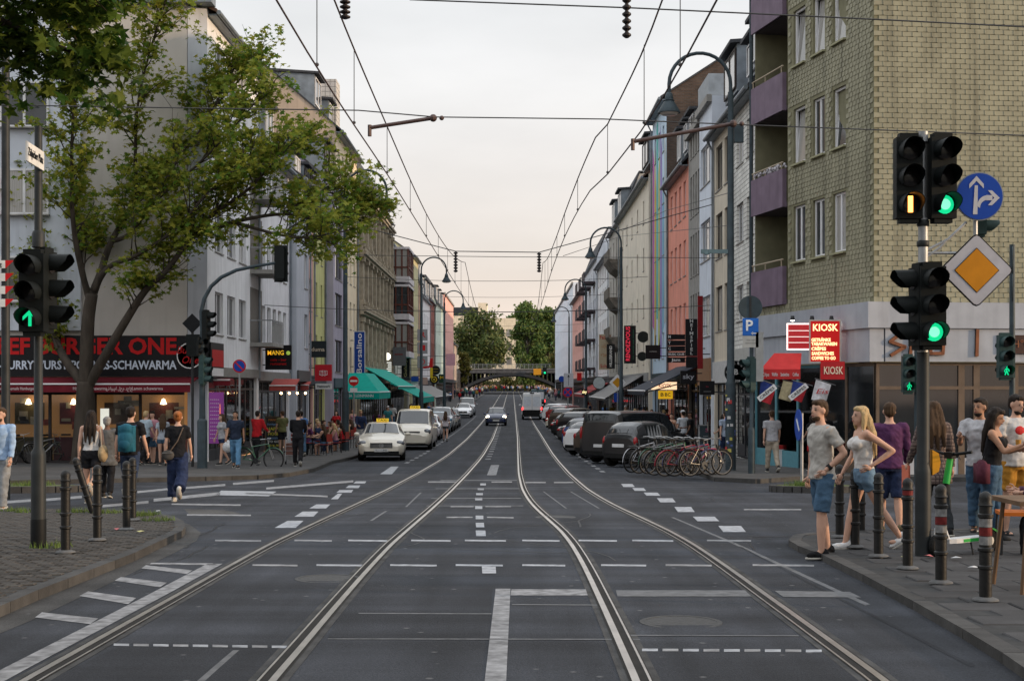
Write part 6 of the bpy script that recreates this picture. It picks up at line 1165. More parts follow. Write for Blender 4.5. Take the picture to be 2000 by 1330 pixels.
for li, (P, r0, r1) in enumerate(LIMBS):
    S = smooth_path([TP(*p) for p in P]); n = len(S); rs = [r0+(r1-r0)*(i/(n-1))**.7 for i in range(n)]
    if li == 0: rs[0] *= 1.35; rs[1] *= 1.18
    wood.tube(S, rs, 9)
    if li < 2: continue
    for i in range(int(n*.28), n):
        for _ in range(2 if i < n*.6 else 3):
            if rr.random() < .75:
                ax = (S[min(i+1, n-1)]-S[i-1]).normalized(); v = Vector((rr.gauss(0, 1), rr.gauss(0, 1), rr.gauss(.45, .7))).normalized(); v = (v+ax*.9).normalized(); L = rr.uniform(.7, 1.9)*(1.15-.4*i/n)
                q = [S[i]]; cur = S[i].copy()
                for s in range(4): v = (v+Vector((rr.gauss(0, .2), rr.gauss(0, .2), rr.gauss(.06, .15)))).normalized(); cur = cur+v*L/4; q.append(cur.copy())
                wood.tube(q, [min(.035, rs[i]*.5), .022, .016, .011, .006], 5)
                for s in (2, 3, 4):
                    cl_.append((q[s], .5+.1*s))
                    if rr.random() < .7:
                        w_ = (v+Vector((rr.gauss(0, .8), rr.gauss(0, .8), rr.gauss(0, .6)))).normalized()*rr.uniform(.3, .7); wood.tube([q[s], q[s]+w_*.5, q[s]+w_], [.009, .007, .004], 4, False); cl_.append((q[s]+w_, .8))
MT = thing('maple_tree', 'spreading maple with leafy open crown before the burger shop', 'tree', (tb.x, tb.y, tb.z))
inv = Matrix.Translation(-Vector((tb.x, tb.y, tb.z)))
wood.v = [tuple(inv @ Vector(v)) for v in wood.v]; wood.build('trunk', BARK, MT, smooth='all')
lv = MB(); pts = []
for c, s in cl_:
    dens = 10+int(rr.random()*9)
    # keep the crown open where the photo shows the wall through it
    u = 1000+FPX*c.x/c.y; v = HZ-FPX*(c.z-CZ)/c.y
    if v > 560 and u > 120: dens = int(dens*.35)
    if rr.random() < (.12 if u < 330 else .34): continue
    rad = rr.uniform(.22, .42)*s*1.25
    for _ in range(dens):
        p = Vector((rr.gauss(0, rad*.6), rr.gauss(0, rad*.6), rr.gauss(0, rad*.38))); pts.append((inv @ (c+p), 1))
leaves(lv, pts, .20, rr); lv.build('crown', leafmat('maple_leaf', (.075, .16, .02), (.22, .31, .045), .52), MT)
print('maple leaves', len(pts))
# overhanging bough of a second tree, nearer
ND = 10.5; NK = FPX/ND; OT = thing('overhanging_tree', 'dark leafy bough of a nearer tree hanging into the top corner', 'tree', (-5.6, ND, g(ND)+.09)); inv2 = Matrix.Translation(-OT.location)
def NP(u, v, dy=0): return Vector(((u-1000)/NK, ND+dy, CZ+(HZ-v)/NK))
wood = MB(); wood.tube([Vector((-5.6, ND, g(ND))), Vector((-5.65, ND, 2.5)), Vector((-5.6, ND+.1, 4.2)), Vector((-5.3, ND, 5.6)), Vector((-5.2, ND, 7.5))], [.24, .19, .17, .13, .06], 10)
pts = []
for P in ([(-480, -350), (-330, -200), (-150, -110), (40, -50), (200, 10)], [(-400, -260), (-250, -60), (-90, 10), (60, 60), (150, 95)], [(-300, -300), (-100, -260), (120, -190), (330, -150)], [(-420, -150), (-250, 60), (-120, 120), (-20, 140)], [(-150, -110), (20, -120), (160, -90), (240, -60)]):
    S = smooth_path([NP(u, v, rr.uniform(-.5, .5)) for u, v in P]); wood.tube(S, [.07-.062*i/(len(S)-1) for i in range(len(S))], 6)
    for s in S[3:]:
        for _ in range(3):
            v = Vector((rr.gauss(0, .16), rr.gauss(0, .3), rr.gauss(-.03, .13))); wood.tube([s, s+v], [.006, .003], 4, False)
            for _ in range(24): pts.append((inv2 @ (s+v+Vector((rr.gauss(0, .08), rr.gauss(0, .13), rr.gauss(0, .07)))), 1))
for _ in range(420):                     # unseen rest of its crown, added to shade the foreground
    q = Vector((rr.gauss(0, .45), rr.gauss(0, .45), rr.gauss(0, .42))); c = Vector((-5.0+q.x*5.0, 7.5+q.y*5.0, 8.2+q.z*3.0))
    for _ in range(16):
        s = c+Vector((rr.gauss(0, .3), rr.gauss(0, .3), rr.gauss(0, .2)))
        if s.y > .3:
            u = 1000+FPX*s.x/s.y; v = HZ-FPX*(s.z-CZ)/s.y
            if -20 < u < 2020 and v > -40: continue
        pts.append((inv2 @ s, 1.5))
wood.v = [tuple(inv2 @ Vector(v)) for v in wood.v]; wood.build('trunk', BARK, OT, smooth='all'); lv = MB(); leaves(lv, pts, .115, rr); lv.build('crown', leafmat('near_leaf', (.025, .07, .010), (.07, .14, .02), .3), OT)
def far_tree(name, label, u, vb, v0, w_px, d, n, c1, c2, size, seed):
    rr = random.Random(seed); k = FPX/d; b = Vector(((u-1000)/k, d, g(d))); t = thing(name, label, 'tree', b); ht = CZ+(HZ-v0)/k-b.z; R_ = w_px/2/k; zb = CZ+(HZ-vb)/k-b.z
    f = MB(); f.tube([(0, 0, 0), (.1*R_, 0, zb), (0, 0, ht*.7)], [R_*.09, R_*.07, R_*.03], 8)
    cs = []
    for _ in range(26):
        a = rr.uniform(0, 2*pi); q = sqrt(rr.random()); z = zb+(ht-zb)*rr.random(); env = sqrt(max(.05, 1-((z-(zb+ht)/2)/((ht-zb)/2))**2)); c = Vector((R_*.8*q*env*cos(a), R_*.8*q*env*sin(a), z)); cs.append(c)
        f.tube([(0, 0, zb+(z-zb)*.5), c], [R_*.03, R_*.008], 5)
    f.build('trunk', BARK, t); pts = []
    for c in cs:
        for _ in range(n//26): pts.append(((c.x+rr.gauss(0, R_*.19), c.y+rr.gauss(0, R_*.19), c.z+rr.gauss(0, R_*.14)), 1))
    f = MB(); leaves(f, pts, size, rr, False, .8); f.build('crown', leafmat(name+'_leaf_%d' % seed, c1, c2, .2), t)
for a_ in (('broad dark tree standing beyond the bridge before the cream block', 935, 716, 620, 124, 395, 9000, (.042, .08, .024), (.09, .145, .045), 1.0), ('tall green tree beyond the bridge next to the cream block', 1030, 745, 598, 66, 430, 9000, (.045, .105, .026), (.11, .20, .055), 1.05), ('green tree beyond the bridge beside the pale blue end block', 1070, 745, 604, 66, 450, 9000, (.045, .105, .026), (.11, .20, .055), 1.05), ('yellowish small tree leaning at the bridge abutment on the taxi side', 906, 745, 690, 26, 300, 2200, (.06, .08, .018), (.13, .15, .035), .5), ('low green bush tree on the bridge corner at the kiosk side', 1090, 716, 690, 44, 341, 2400, (.05, .075, .018), (.12, .14, .035), .55), ('green tree glimpsed between the two taller far trees', 1006, 745, 608, 52, 520, 7000, (.045, .10, .026), (.10, .19, .055), 1.15), ('low shrubby tree seen beneath the bridge arch', 985, 768, 738, 70, 440, 2600, (.04, .065, .018), (.10, .13, .035), .7), ('bushy tree behind the orange warning board', 1050, 770, 735, 60, 440, 2600, (.04, .065, .018), (.10, .13, .035), .7), ('broad bush filling the gap under the bridge on the taxi side', 925, 770, 735, 60, 440, 2600, (.04, .065, .018), (.09, .12, .035), .7), ('pale green tree far behind the others', 1048, 745, 612, 80, 560, 7000, (.06, .095, .025), (.13, .17, .05), 1.3)):
    far_tree('far_tree', *a_, int(a_[1]))
# ================================================================ VEHICLES
def lerp_st(T, y):
    if y <= T[0][0]: return T[0]
    for a, b in zip(T, T[1:]):
        if y <= b[0]: t_ = (y-a[0])/(b[0]-a[0]); return tuple(p+(q-p)*t_ for p, q in zip(a, b))
    return T[-1]
def section(st, wheels, rw):
    y, zb, hw, zbl, zr, hr = st; arch = zb
    for wy in wheels:
        R_ = rw*1.17
        if abs(y-wy) < R_: arch = max(arch, rw+sqrt(R_*R_-(y-wy)**2))
    P = [(0, zb), (hw*.86, zb), (hw*.965, zb+.10), (hw, zb+.26), (hw*.995, zb+.26+(zbl-zb-.26)*.55), (hw*.955, zbl), (hr, zr-.075), (hr*.86, zr-.018), (hr*.45, zr), (0, zr+.008)]
    return [(x, max(z, min(arch, zbl-.03)) if i < 5 else z) for i, (x, z) in enumerate(P)]
def car_proto(name, T, wheels, rw, ws, rg, sides, extras):
    "T station table (rear to front), ws/rg windscreen and rear-glass ranges, sides list of side-glass ranges"
    y0, y1 = T[0][0], T[-1][0]; ysn = sorted(set([round(y0+(y1-y0)*i/84, 4) for i in range(85)]+[t[0] for t in T])); root = link(name, None)
    S = [section(lerp_st(T, y), wheels, rw) for y in ysn]; np_ = len(S[0]); f = MB(); vs = []; ring = np_*2-2
    for y, s in zip(ysn, S):
        vs += [(x, y, z) for x, z in s]+[(-x, y, z) for x, z in reversed(s[1:-1])]
    fs = [(i*ring+j, i*ring+(j+1) % ring, (i+1)*ring+(j+1) % ring, (i+1)*ring+j) for i in range(len(ysn)-1) for j in range(ring)]
    f.add(vs, fs+[tuple(range(ring)), tuple(range((len(ysn))*ring-1, (len(ysn)-1)*ring-1, -1))]); f.f = [q if i >= 0 else q for i, q in enumerate(f.f)]
    body = f.build('body', paint('car_default', (.2, .2, .2)), root, smooth=True); bm = bmesh.new(); bm.from_mesh(body.data); bmesh.ops.recalc_face_normals(bm, faces=bm.faces); bm.to_mesh(body.data); bm.free()
    f = MB(); hwm = max(t[2] for t in T); f.box(-hwm*.82, y0+.25, min(t[1] for t in T)+.0, hwm*.82, y1-.25, rw*2*.8); f.build('underbody', RUBBER, root)
    def topglass(nm, a, b):
        M_ = MB(); ya = [a+(b-a)*i/10 for i in range(11)]; vs = []
        for y in ya:
            s = section(lerp_st(T, y), [], 1); row = [(s[6][0]*.96, s[6][1]+.012), (s[7][0], s[7][1]+.012), (s[8][0], s[8][1]+.012)]; row = row+[(-x, z) for x, z in reversed(row)]; sl = (lerp_st(T, y+.05)[4]-lerp_st(T, y-.05)[4])/.1
            ny = -sl/sqrt(1+sl*sl)*.012; vs += [(x, y+ny, z) for x, z in row]
        M_.add(vs, [(i*6+j, i*6+j+1, (i+1)*6+j+1, (i+1)*6+j) for i in range(10) for j in range(5)]); return M_.build(nm, CARGLASS, root, smooth='all')
    if ws: topglass('windscreen', *ws)
    if rg: topglass('rear_window', *rg)
    for a, b in sides:
        for sg in (-1, 1):
            M_ = MB(); vs = []; n = 10
            for i in range(n+1):
                y = a+(b-a)*i/n; s = section(lerp_st(T, y), [], 1); p5, p6 = s[5], s[6]
                for v in (.06, .93): x = p5[0]+(p6[0]-p5[0])*v; z = p5[1]+(p6[1]-p5[1])*v; vs.append((sg*(x+.010), y, z+.006))
            M_.add(vs, [(2*i, 2*i+1, 2*i+3, 2*i+2) for i in range(n)]); M_.build('side_window', CARGLASS, root)
    tyre = MB().lathe([(rw*.62, -.1), (rw*.94, -.105), (rw, -.07), (rw, .07), (rw*.94, .105), (rw*.62, .1)], (0, 0, 0), 22, 'x').mesh('tyre', [RUBBER], True); rm = MB(); rm.lathe([(.001, .02), (rw*.12, .03), (rw*.14, .0), (rw*.5, -.01), (rw*.58, .06), (rw*.64, .085)], (0, 0, 0), 22, 'x')
    for k in range(5): a = 2*pi*k/5; rm.cbox((.045, rw*.33*cos(a), rw*.33*sin(a)), (.03, rw*.12, rw*.5), Matrix.Rotation(a-pi/2, 3, 'X'))
    rme = rm.mesh('rim', [STEEL], True)
    for wy in wheels:
        for sg in (-1, 1): wo = link('wheel', tyre, root, (sg*(hwm-.125), wy, rw), (0, 0, 0 if sg > 0 else pi)); link('rim', rme, wo, (.02, 0, 0))
    for sg in (-1, 1):
        c = extras['mirror']; M_ = MB(); M_.ball((sg*c[0], c[1], c[2]), (.11, .06, .075), 10, 6); M_.tube([(sg*(c[0]-.15), c[1], c[2]-.04), (sg*c[0], c[1], c[2]-.02)], .025, 5); M_.build('mirror', body.data.materials[0], root, smooth='all')
        hx, hy, hz, sx, sz = extras['head']; M_ = MB(); M_.ball((sg*hx, hy, hz), (sx, .13, sz), 12, 8); M_.build('headlight', extras.get('hm', mat('headlight_glass', (.12, .13, .15), .06, 0, .6, 30, spec=.9)), root, smooth='all')
        tx_, ty, tz, sx, sz = extras['tail']; M_ = MB(); M_.ball((sg*tx_, ty, tz), (sx, .09, sz), 12, 8); M_.build('taillight', extras.get('tm', mat('taillight_red', (.30, .012, .015), .15)), root, smooth='all')
    gx, gy, gz, gh = extras['grille']; M_ = MB(); M_.box(-gx, gy-.12, gz-gh/2, gx, gy, gz+gh/2); gr = M_.build('grille', BLACK, root); M_ = MB()
    for i in range(4): M_.box(-gx*.97, gy+.001, gz-gh/2+gh*(i+.35)/4, gx*.97, gy+.012, gz-gh/2+gh*(i+.35)/4+.018)
    M_.build('grille_bar', STEEL, gr)
    M_ = MB(); M_.box(-gx*1.6, gy-.3, extras.get('low', .3), gx*1.6, gy-.01, extras.get('low', .3)+.11); M_.build('air_intake', BLACK, root)
    PLT = mat('number_plate', (.6, .6, .6), .5); M_ = MB(); M_.box(-.26, gy+.0, extras['plate'][0], .26, gy+.02, extras['plate'][0]+.11); M_.build('number_plate', PLT, root); M_ = MB(); M_.box(-.26, y0-.035, extras['plate'][1], .26, y0-.01, extras['plate'][1]+.11); M_.build('number_plate', PLT, root)
    M_ = MB(); M_.box(-hwm*.8, y0-.02, .32, hwm*.8, y0+.2, .46); M_.build('rear_trim', RUBBER, root)
    return root
SED = car_proto('sedan', [(-2.45, .42, .70, .80, .86, .60), (-2.38, .30, .86, .92, .98, .72), (-2.1, .22, .91, .98, 1.05, .76), (-1.65, .2, .925, .98, 1.10, .73), (-.85, .2, .925, .97, 1.41, .61), (-.1, .2, .925, .96, 1.47, .61), (.45, .2, .925, .95, 1.42, .60), (1.25, .2, .92, .93, 1.03, .72), (1.9, .22, .90, .84, .93, .72), (2.25, .25, .85, .74, .82, .64), (2.40, .30, .74, .62, .70, .56), (2.45, .34, .66, .56, .62, .5)], (-1.42, 1.46), .335, (.48, 1.2), (-1.62, -.9), [(-.95, -.08), (.0, .95)], dict(mirror=(1.0, .78, 1.0), head=(.70, 2.22, .68, .19, .105), tail=(.72, -2.36, .82, .18, .08), grille=(.42, 2.46, .60, .20), plate=(.36, .62), low=.27))
f = MB(); f.lathe([(.095, 0), (.095, .02), (.08, .02), (.08, 0), (.095, 0)], (0, 2.47, .6), 20, 'y')
for a in (90, 210, 330): f.tube([(0, 2.485, .6), (.085*cos(radians(a)), 2.485, .6+.085*sin(radians(a)))], .012, 5)
f.build('badge', STEEL, SED)
VAN = car_proto('minivan', [(-2.5, .42, .80, 1.0, 1.5, .66), (-2.45, .28, .92, 1.12, 1.82, .72), (-2.2, .22, .96, 1.12, 1.90, .74), (0, .2, .96, 1.1, 1.92, .75), (.75, .2, .96, 1.1, 1.86, .74), (1.65, .2, .95, 1.06, 1.2, .8), (2.2, .24, .93, .96, 1.06, .74), (2.45, .28, .84, .82, .9, .64), (2.55, .34, .72, .66, .72, .55)], (-1.5, 1.6), .34, (.8, 1.6), (-2.49, -2.42), [(-2.2, -1.0), (-.9, .2), (.28, 1.25)], dict(mirror=(1.08, 1.15, 1.2), head=(.74, 2.32, .86, .18, .14), tail=(.86, -2.43, 1.1, .07, .25), grille=(.40, 2.5, .78, .2), plate=(.45, .6), low=.3))
HAT = car_proto('hatchback', [(-2.0, .42, .74, .85, 1.0, .62), (-1.95, .3, .85, .95, 1.12, .68), (-1.75, .22, .885, .97, 1.28, .66), (-1.35, .2, .89, .96, 1.42, .62), (-.3, .2, .89, .94, 1.48, .62), (.35, .2, .89, .93, 1.43, .61), (1.15, .2, .885, .91, 1.0, .7), (1.65, .23, .86, .82, .91, .66), (1.92, .28, .78, .7, .78, .58), (2.0, .34, .68, .58, .64, .5)], (-1.25, 1.28), .31, (.38, 1.1), (-1.92, -1.42), [(-1.35, -.35), (-.27, .85)], dict(mirror=(.97, .7, .98), head=(.66, 1.8, .72, .17, .11), tail=(.76, -1.92, .9, .1, .13), grille=(.36, 2.0, .56, .13), plate=(.38, .66), low=.27))
SMA = car_proto('city_car', [(-1.33, .42, .70, .85, .98, .58), (-1.3, .3, .79, .98, 1.10, .64), (-1.1, .22, .82, 1.0, 1.38, .62), (-.75, .2, .825, .98, 1.52, .60), (.0, .2, .825, .95, 1.55, .60), (.35, .2, .825, .93, 1.47, .59), (.95, .2, .81, .9, .99, .62), (1.2, .25, .76, .78, .86, .56), (1.33, .34, .64, .6, .66, .46)], (-.92, .95), .30, (.38, .92), (-1.26, -.82), [(-.72, .75)], dict(mirror=(.92, .62, .98), head=(.58, 1.17, .72, .14, .11), tail=(.70, -1.25, .88, .09, .16), grille=(.28, 1.33, .52, .1), plate=(.38, .68), low=.3))
SUV = car_proto('suv', [(-2.25, .48, .80, 1.0, 1.2, .68), (-2.2, .36, .92, 1.1, 1.4, .74), (-2.0, .3, .945, 1.12, 1.62, .72), (-1.5, .28, .95, 1.1, 1.70, .70), (-.1, .28, .95, 1.08, 1.72, .70), (.5, .28, .95, 1.07, 1.66, .69), (1.3, .28, .945, 1.05, 1.15, .78), (1.95, .32, .92, .98, 1.06, .74), (2.2, .36, .85, .85, .93, .66), (2.3, .42, .74, .68, .75, .56)], (-1.4, 1.42), .36, (.52, 1.25), (-2.18, -1.95), [(-1.9, -1.15), (-1.08, -.1), (-.02, 1.0)], dict(mirror=(1.05, .85, 1.12), head=(.74, 2.1, .85, .17, .11), tail=(.84, -2.17, 1.1, .09, .18), grille=(.42, 2.3, .72, .18), plate=(.45, .75), low=.36))
PAN = car_proto('panel_van', [(-2.75, .45, .92, 1.1, 2.45, .84), (-2.72, .32, .98, 1.2, 2.60, .86), (0, .3, .99, 1.2, 2.62, .86), (1.3, .3, .99, 1.2, 2.55, .84), (1.7, .3, .985, 1.2, 2.3, .82), (2.3, .3, .97, 1.15, 1.35, .82), (2.75, .36, .88, .95, 1.05, .7), (2.9, .42, .76, .75, .82, .6)], (-1.65, 1.85), .35, (1.74, 2.25), None, [(1.0, 1.75)], dict(mirror=(1.15, 1.8, 1.35), head=(.74, 2.68, .88, .16, .14), tail=(.93, -2.72, 1.05, .06, .2), grille=(.45, 2.88, .72, .16), plate=(.45, .62), low=.36))
f = MB()
for sg in (-1, 1): f.box(sg*.1 if sg > 0 else -.78, -2.765, 1.3, .78 if sg > 0 else -.1, -2.752, 2.25)
f.build('rear_panel', mat('van_panel', (.66, .70, .76), .3), PAN); f = MB(); f.box(-.95, -2.80, .42, .95, -2.72, .95); f.build('bumper', RUBBER, PAN); f = MB(); f.box(-.01, -2.775, .95, .01, -2.753, 2.5); f.build('door_seam', BLACK, PAN); f = MB(); f.box(-.2, -2.77, 2.53, .2, -2.6, 2.64); f.build('roof_lamp', BLACK, PAN)
PROTO = dict(sedan=SED, minivan=VAN, hatch=HAT, city=SMA, suv=SUV, panel=PAN); _used = set()
CARC = dict(cream=(.68, .63, .53), white=(.80, .80, .81), silver=(.32, .34, .36), grey=(.045, .048, .052), black=(.012, .013, .015), blue=(.02, .05, .16), sky=(.14, .30, .42), brown=(.06, .045, .035), red=(.22, .02, .02), navy=(.015, .025, .08), green=(.03, .09, .05), teal=(.05, .1, .12))
def vehicle(kind, col, x, y, rot, label, group=None, cat='car'):
    P = PROTO[kind]
    if kind in _used: o = copy_tree(P)
    else: o = P; _used.add(kind)
    o.location = (x, y, g(y)+.005); o.rotation_euler = (atan2(g(y+2)-g(y-2), 4)*cos(rot), 0, rot); m_ = paint(col, CARC[col], .3)
    for c in o.children:
        if c.name.split('.')[0] in ('body', 'mirror'): c.material_slots[0].link = 'OBJECT'; c.material_slots[0].material = m_
    tag(o, label, cat, group); return o
protos_clean = {k: v for k, v in PROTO.items()}
GLc, GRc = 'cars parked along the taxi side', 'cars parked nose-in along the kiosk side'
taxi = copy_tree(SED); taxi.location = (-5.15, 56.6, g(56.6)+.005); taxi.rotation_euler = (.012, 0, pi+radians(4))
for c in taxi.children:
    if c.name.split('.')[0] in ('body', 'mirror'): c.material_slots[0].link = 'OBJECT'; c.material_slots[0].material = paint('cream', CARC['cream'], .3)
tag(taxi, 'cream taxi saloon with a yellow roof sign parked first in line', 'taxi', GLc)
TX_ = lamp('taxi_yellow', (.85, .55, .03), .25)
def taxisign(root, y, z):
    f = MB(); f.prismx([(y-.09, z), (y+.09, z), (y+.05, z+.13), (y-.05, z+.13)], -.24, .24); s = f.build('taxi_sign', TX_, root); l_ = letters('TAXI', .12, BLACK, s, 0, y+.08, z+.062, w=.38, rot=(radians(-12), 0, pi)); return s
taxisign(taxi, .05, 1.475)
for c in taxi.children:
    if c.name.startswith('number_plate'): pass
letters('K—— 942', .09, BLACK, taxi, 0, 2.485, .415, w=.42, rot=(0, 0, pi))
vt = vehicle('minivan', 'cream', -4.75, 69.5, pi, 'cream minivan taxi with a yellow roof sign behind the taxi saloon', GLc, 'taxi'); _used.discard('minivan'); PROTO['minivan'] = copy_tree(vt); PROTO['minivan'].location = (0, -500, 0); taxisign(vt, -.2, 1.93)
for kind, col, y, lab in (('hatch', 'silver', 77, 'silver hatchback just behind the taxi minivan'), ('hatch', 'white', 83.5, 'white hatchback third behind the taxi saloon'), ('hatch', 'sky', 94, 'light blue hatchback parked near the walking woman'), ('suv', 'silver', 100, 'silver off-roader behind the light blue hatchback'), ('sedan', 'grey', 106.5, 'dark grey saloon following the silver off-roader'), ('hatch', 'teal', 113, 'dark teal hatchback well down the taxi side'), ('minivan', 'white', 139, 'white minivan far down the taxi side'), ('sedan', 'white', 147, 'white saloon just beyond the white minivan'), ('minivan', 'silver', 158, 'silver minivan last in the taxi-side row')):
    vehicle(kind, col, -5.0+.0*y, y, pi+random.uniform(-.02, .02), lab, GLc)
hc = vehicle('hatch', 'navy', -1.3, 118, pi, 'dark blue car driving this way with headlights on')
for c in hc.children:
    if c.name.startswith('headlight'): c.material_slots[0].link = 'OBJECT'; c.material_slots[0].material = lamp('headlight_on', (1, .85, .6), 9)
pv = vehicle('panel', 'white', 1.95, 141, 0, 'tall white panel van driving away down the street', None, 'van'); pv.scale = (1.0, 1.0, 1.0)
for c in pv.children:
    if c.name.startswith('taillight'): c.material_slots[0].link = 'OBJECT'; c.material_slots[0].material = lamp('brake_red', (1, .03, .03), 4)
row = [('city', 'black', 4.55, 48.8, 'black two-seat city car parked beside the bicycles', 47), ('minivan', 'black', 4.7, 53.2, 'long black people carrier behind the black two-seater', 38), ('hatch', 'brown', 4.3, 57.5, 'brown hatchback beside the black people carrier', 38), ('hatch', 'white', 4.0, 61.5, 'white hatchback with red tail lamps parked nose-in', 36), ('city', 'blue', 3.75, 66, 'blue two-seat city car parked nose-in', 42), ('hatch', 'silver', 4.3, 70, 'silver hatchback right after the blue city car', 36), ('sedan', 'grey', 4.4, 74, 'grey saloon second after the blue city car', 36), ('suv', 'black', 4.4, 78, 'black off-roader third after the blue city car', 36), ('hatch', 'red', 4.4, 82.2, 'dark red hatchback in the nose-in row', 36), ('sedan', 'black', 4.4, 86.4, 'black saloon in the nose-in row', 36), ('hatch', 'grey', 4.4, 90.6, 'grey hatchback following the black saloon', 36), ('suv', 'brown', 4.4, 95, 'brown off-roader in the nose-in row', 36), ('sedan', 'cream', 4.4, 99.5, 'cream saloon in the nose-in row', 36), ('hatch', 'navy', 4.4, 104, 'navy hatchback after the cream saloon', 36), ('suv', 'red', 4.5, 112, 'dark red off-roader far down the nose-in row', 30), ('hatch', 'green', 4.5, 118, 'green hatchback far down the nose-in row', 30), ('suv', 'white', 4.5, 126, 'white off-roader at the far end of the nose-in row', 30), ('sedan', 'silver', 4.5, 133, 'silver saloon last in the nose-in row', 30)]
for kind, col, x, y, lab, a in row: vehicle(kind, col, x, y, -radians(a), lab, GRc)
tag(copy_tree(PAN), 'teal bus-like van waiting beyond the white panel van', 'van'); q = COL.objects[-1]
for o in list(bpy.data.objects):
    if o.get('label') == 'teal bus-like van waiting beyond the white panel van':
        o.location = (3.4, 190, g(190)); o.rotation_euler = (0, 0, 0)
        for c in o.children:
            if c.name.split('.')[0] == 'body': c.material_slots[0].link = 'OBJECT'; c.material_slots[0].material = paint('teal', CARC['teal'])
def drop(o):
    for c in list(o.children): drop(c)
    bpy.data.objects.remove(o)
drop(PROTO['minivan'])
# ================================================================ BICYCLES, SCOOTER, BOARDS, FURNITURE
def bike_proto():
    root = link('bicycle', None); R_ = .34; ty = MB(); n = 28
    ty.tube([(R_*cos(2*pi*i/n), 0, R_*sin(2*pi*i/n)) for i in range(n+1)], .019, 6, False); tyre = ty.mesh('wheel', [RUBBER], True); rm = MB(); rm.tube([((R_-.03)*cos(2*pi*i/n), 0, (R_-.03)*sin(2*pi*i/n)) for i in range(n+1)], .009, 5, False)
    for k in range(20): a = 2*pi*k/20; rm.tube([(.02*cos(a), .02*(-1)**k, .02*sin(a)), ((R_-.03)*cos(a+.15), 0, (R_-.03)*sin(a+.15))], .0022, 3, False)
    rm.lathe([(.025, -.04), (.025, .04)], (0, 0, 0), 8, 'y'); rim = rm.mesh('spokes', [mat('spoke_steel', (.10, .10, .10), .5, .3)])
    A, B = Vector((-.52, 0, R_)), Vector((.53, 0, R_)); BB = Vector((-.08, 0, .29)); ST = Vector((-.22, 0, .74)); HT, HB = Vector((.36, 0, .84)), Vector((.40, 0, .68))
    for p in (A, B): wo = link('wheel', tyre, root, p); link('spokes', rim, wo)
    f = MB()
    for a, b, r in ((BB, ST, .017), (ST, HT, .017), (BB, HB, .019), (HT, HB, .022)): f.tube([a, b], r, 6)
    for s in (-.045, .045): f.tube([ST, A+Vector((0, s, 0))], .010, 5); f.tube([BB, A+Vector((0, s, 0))], .011, 5)
    f.build('frame', paint('bike_default', (.05, .05, .05)), root, smooth=True); f = MB()
    for s in (-.05, .05): f.tube([HB, HB+Vector((.03, s, -.06)), B+Vector((0, s, 0))], .012, 5)
    f.build('fork', STEEL, root); f = MB(); f.tube([HT, HT+Vector((-.02, 0, .13))], .014, 6); t_ = HT+Vector((.0, 0, .14)); f.tube([t_+Vector((-.16, -.29, .02)), t_+Vector((-.02, -.24, .03)), t_+Vector((.04, 0, 0)), t_+Vector((-.02, .24, .03)), t_+Vector((-.16, .29, .02))], .012, 6); f.build('handlebar', STEEL, root, smooth=True)
    f = MB(); f.tube([ST, ST+Vector((-.05, 0, .2))], .014, 6); f.build('seat_post', STEEL, root); f = MB(); f.prism([(-.2, -.085), (-.16, -.10), (-.02, -.05), (.1, -.022), (.12, 0), (.1, .022), (-.02, .05), (-.16, .10), (-.2, .085)], .94, 1.0); f.build('saddle', BLACK, root)
    f = MB(); f.lathe([(.095, -.055), (.095, -.045)], BB, 18, 'y'); f.tube([BB+Vector((0, -.07, 0)), BB+Vector((.12, -.08, -.12))], .01, 5); f.tube([BB+Vector((0, .07, 0)), BB+Vector((-.12, .08, .12))], .01, 5); f.cbox(BB+Vector((.12, -.13, -.12)), (.09, .08, .025)); f.cbox(BB+Vector((-.12, .13, .12)), (.09, .08, .025)); f.build('crank', DARK, root)
    for p, a0, a1 in ((A, 20, 200), (B, 30, 170)): f = MB(); q = [(p.x+(R_+.035)*cos(radians(a)), 0, p.z+(R_+.035)*sin(radians(a))) for a in range(a0, a1, 12)]; f.tube(q, .014, 4, False); f.build('mudguard', GALV, root)
    f = MB(); f.cbox((-.52, 0, .76), (.34, .12, .02)); f.tube([(-.42, .05, .75), (-.52, .05, .36)], .006, 4); f.tube([(-.42, -.05, .75), (-.52, -.05, .36)], .006, 4); f.build('rack', DARK, root)
    return root
BK = bike_proto(); first = [True]
def bike(u, v, yaw, col, label, group, lean=6, dy=0):
    p = gpx(u, v); o = BK if first[0] else copy_tree(BK); first[0] = False; o.location = (p.x, p.y+dy, g(p.y+dy)+(.11 if group.startswith('bicycles by') else 0)); o.rotation_euler = (radians(lean), 0, radians(yaw)); tag(o, label, 'bicycle', group)
    for c in o.children:
        if c.name.split('.')[0] in ('frame', 'mudguard'): c.material_slots[0].link = 'OBJECT'; c.material_slots[0].material = paint('bike_%d_%d_%d' % tuple(int(q*99) for q in col), col, .3)
GB = 'bicycles by the parked black car'; GB2 = 'bicycles by the maple tree'
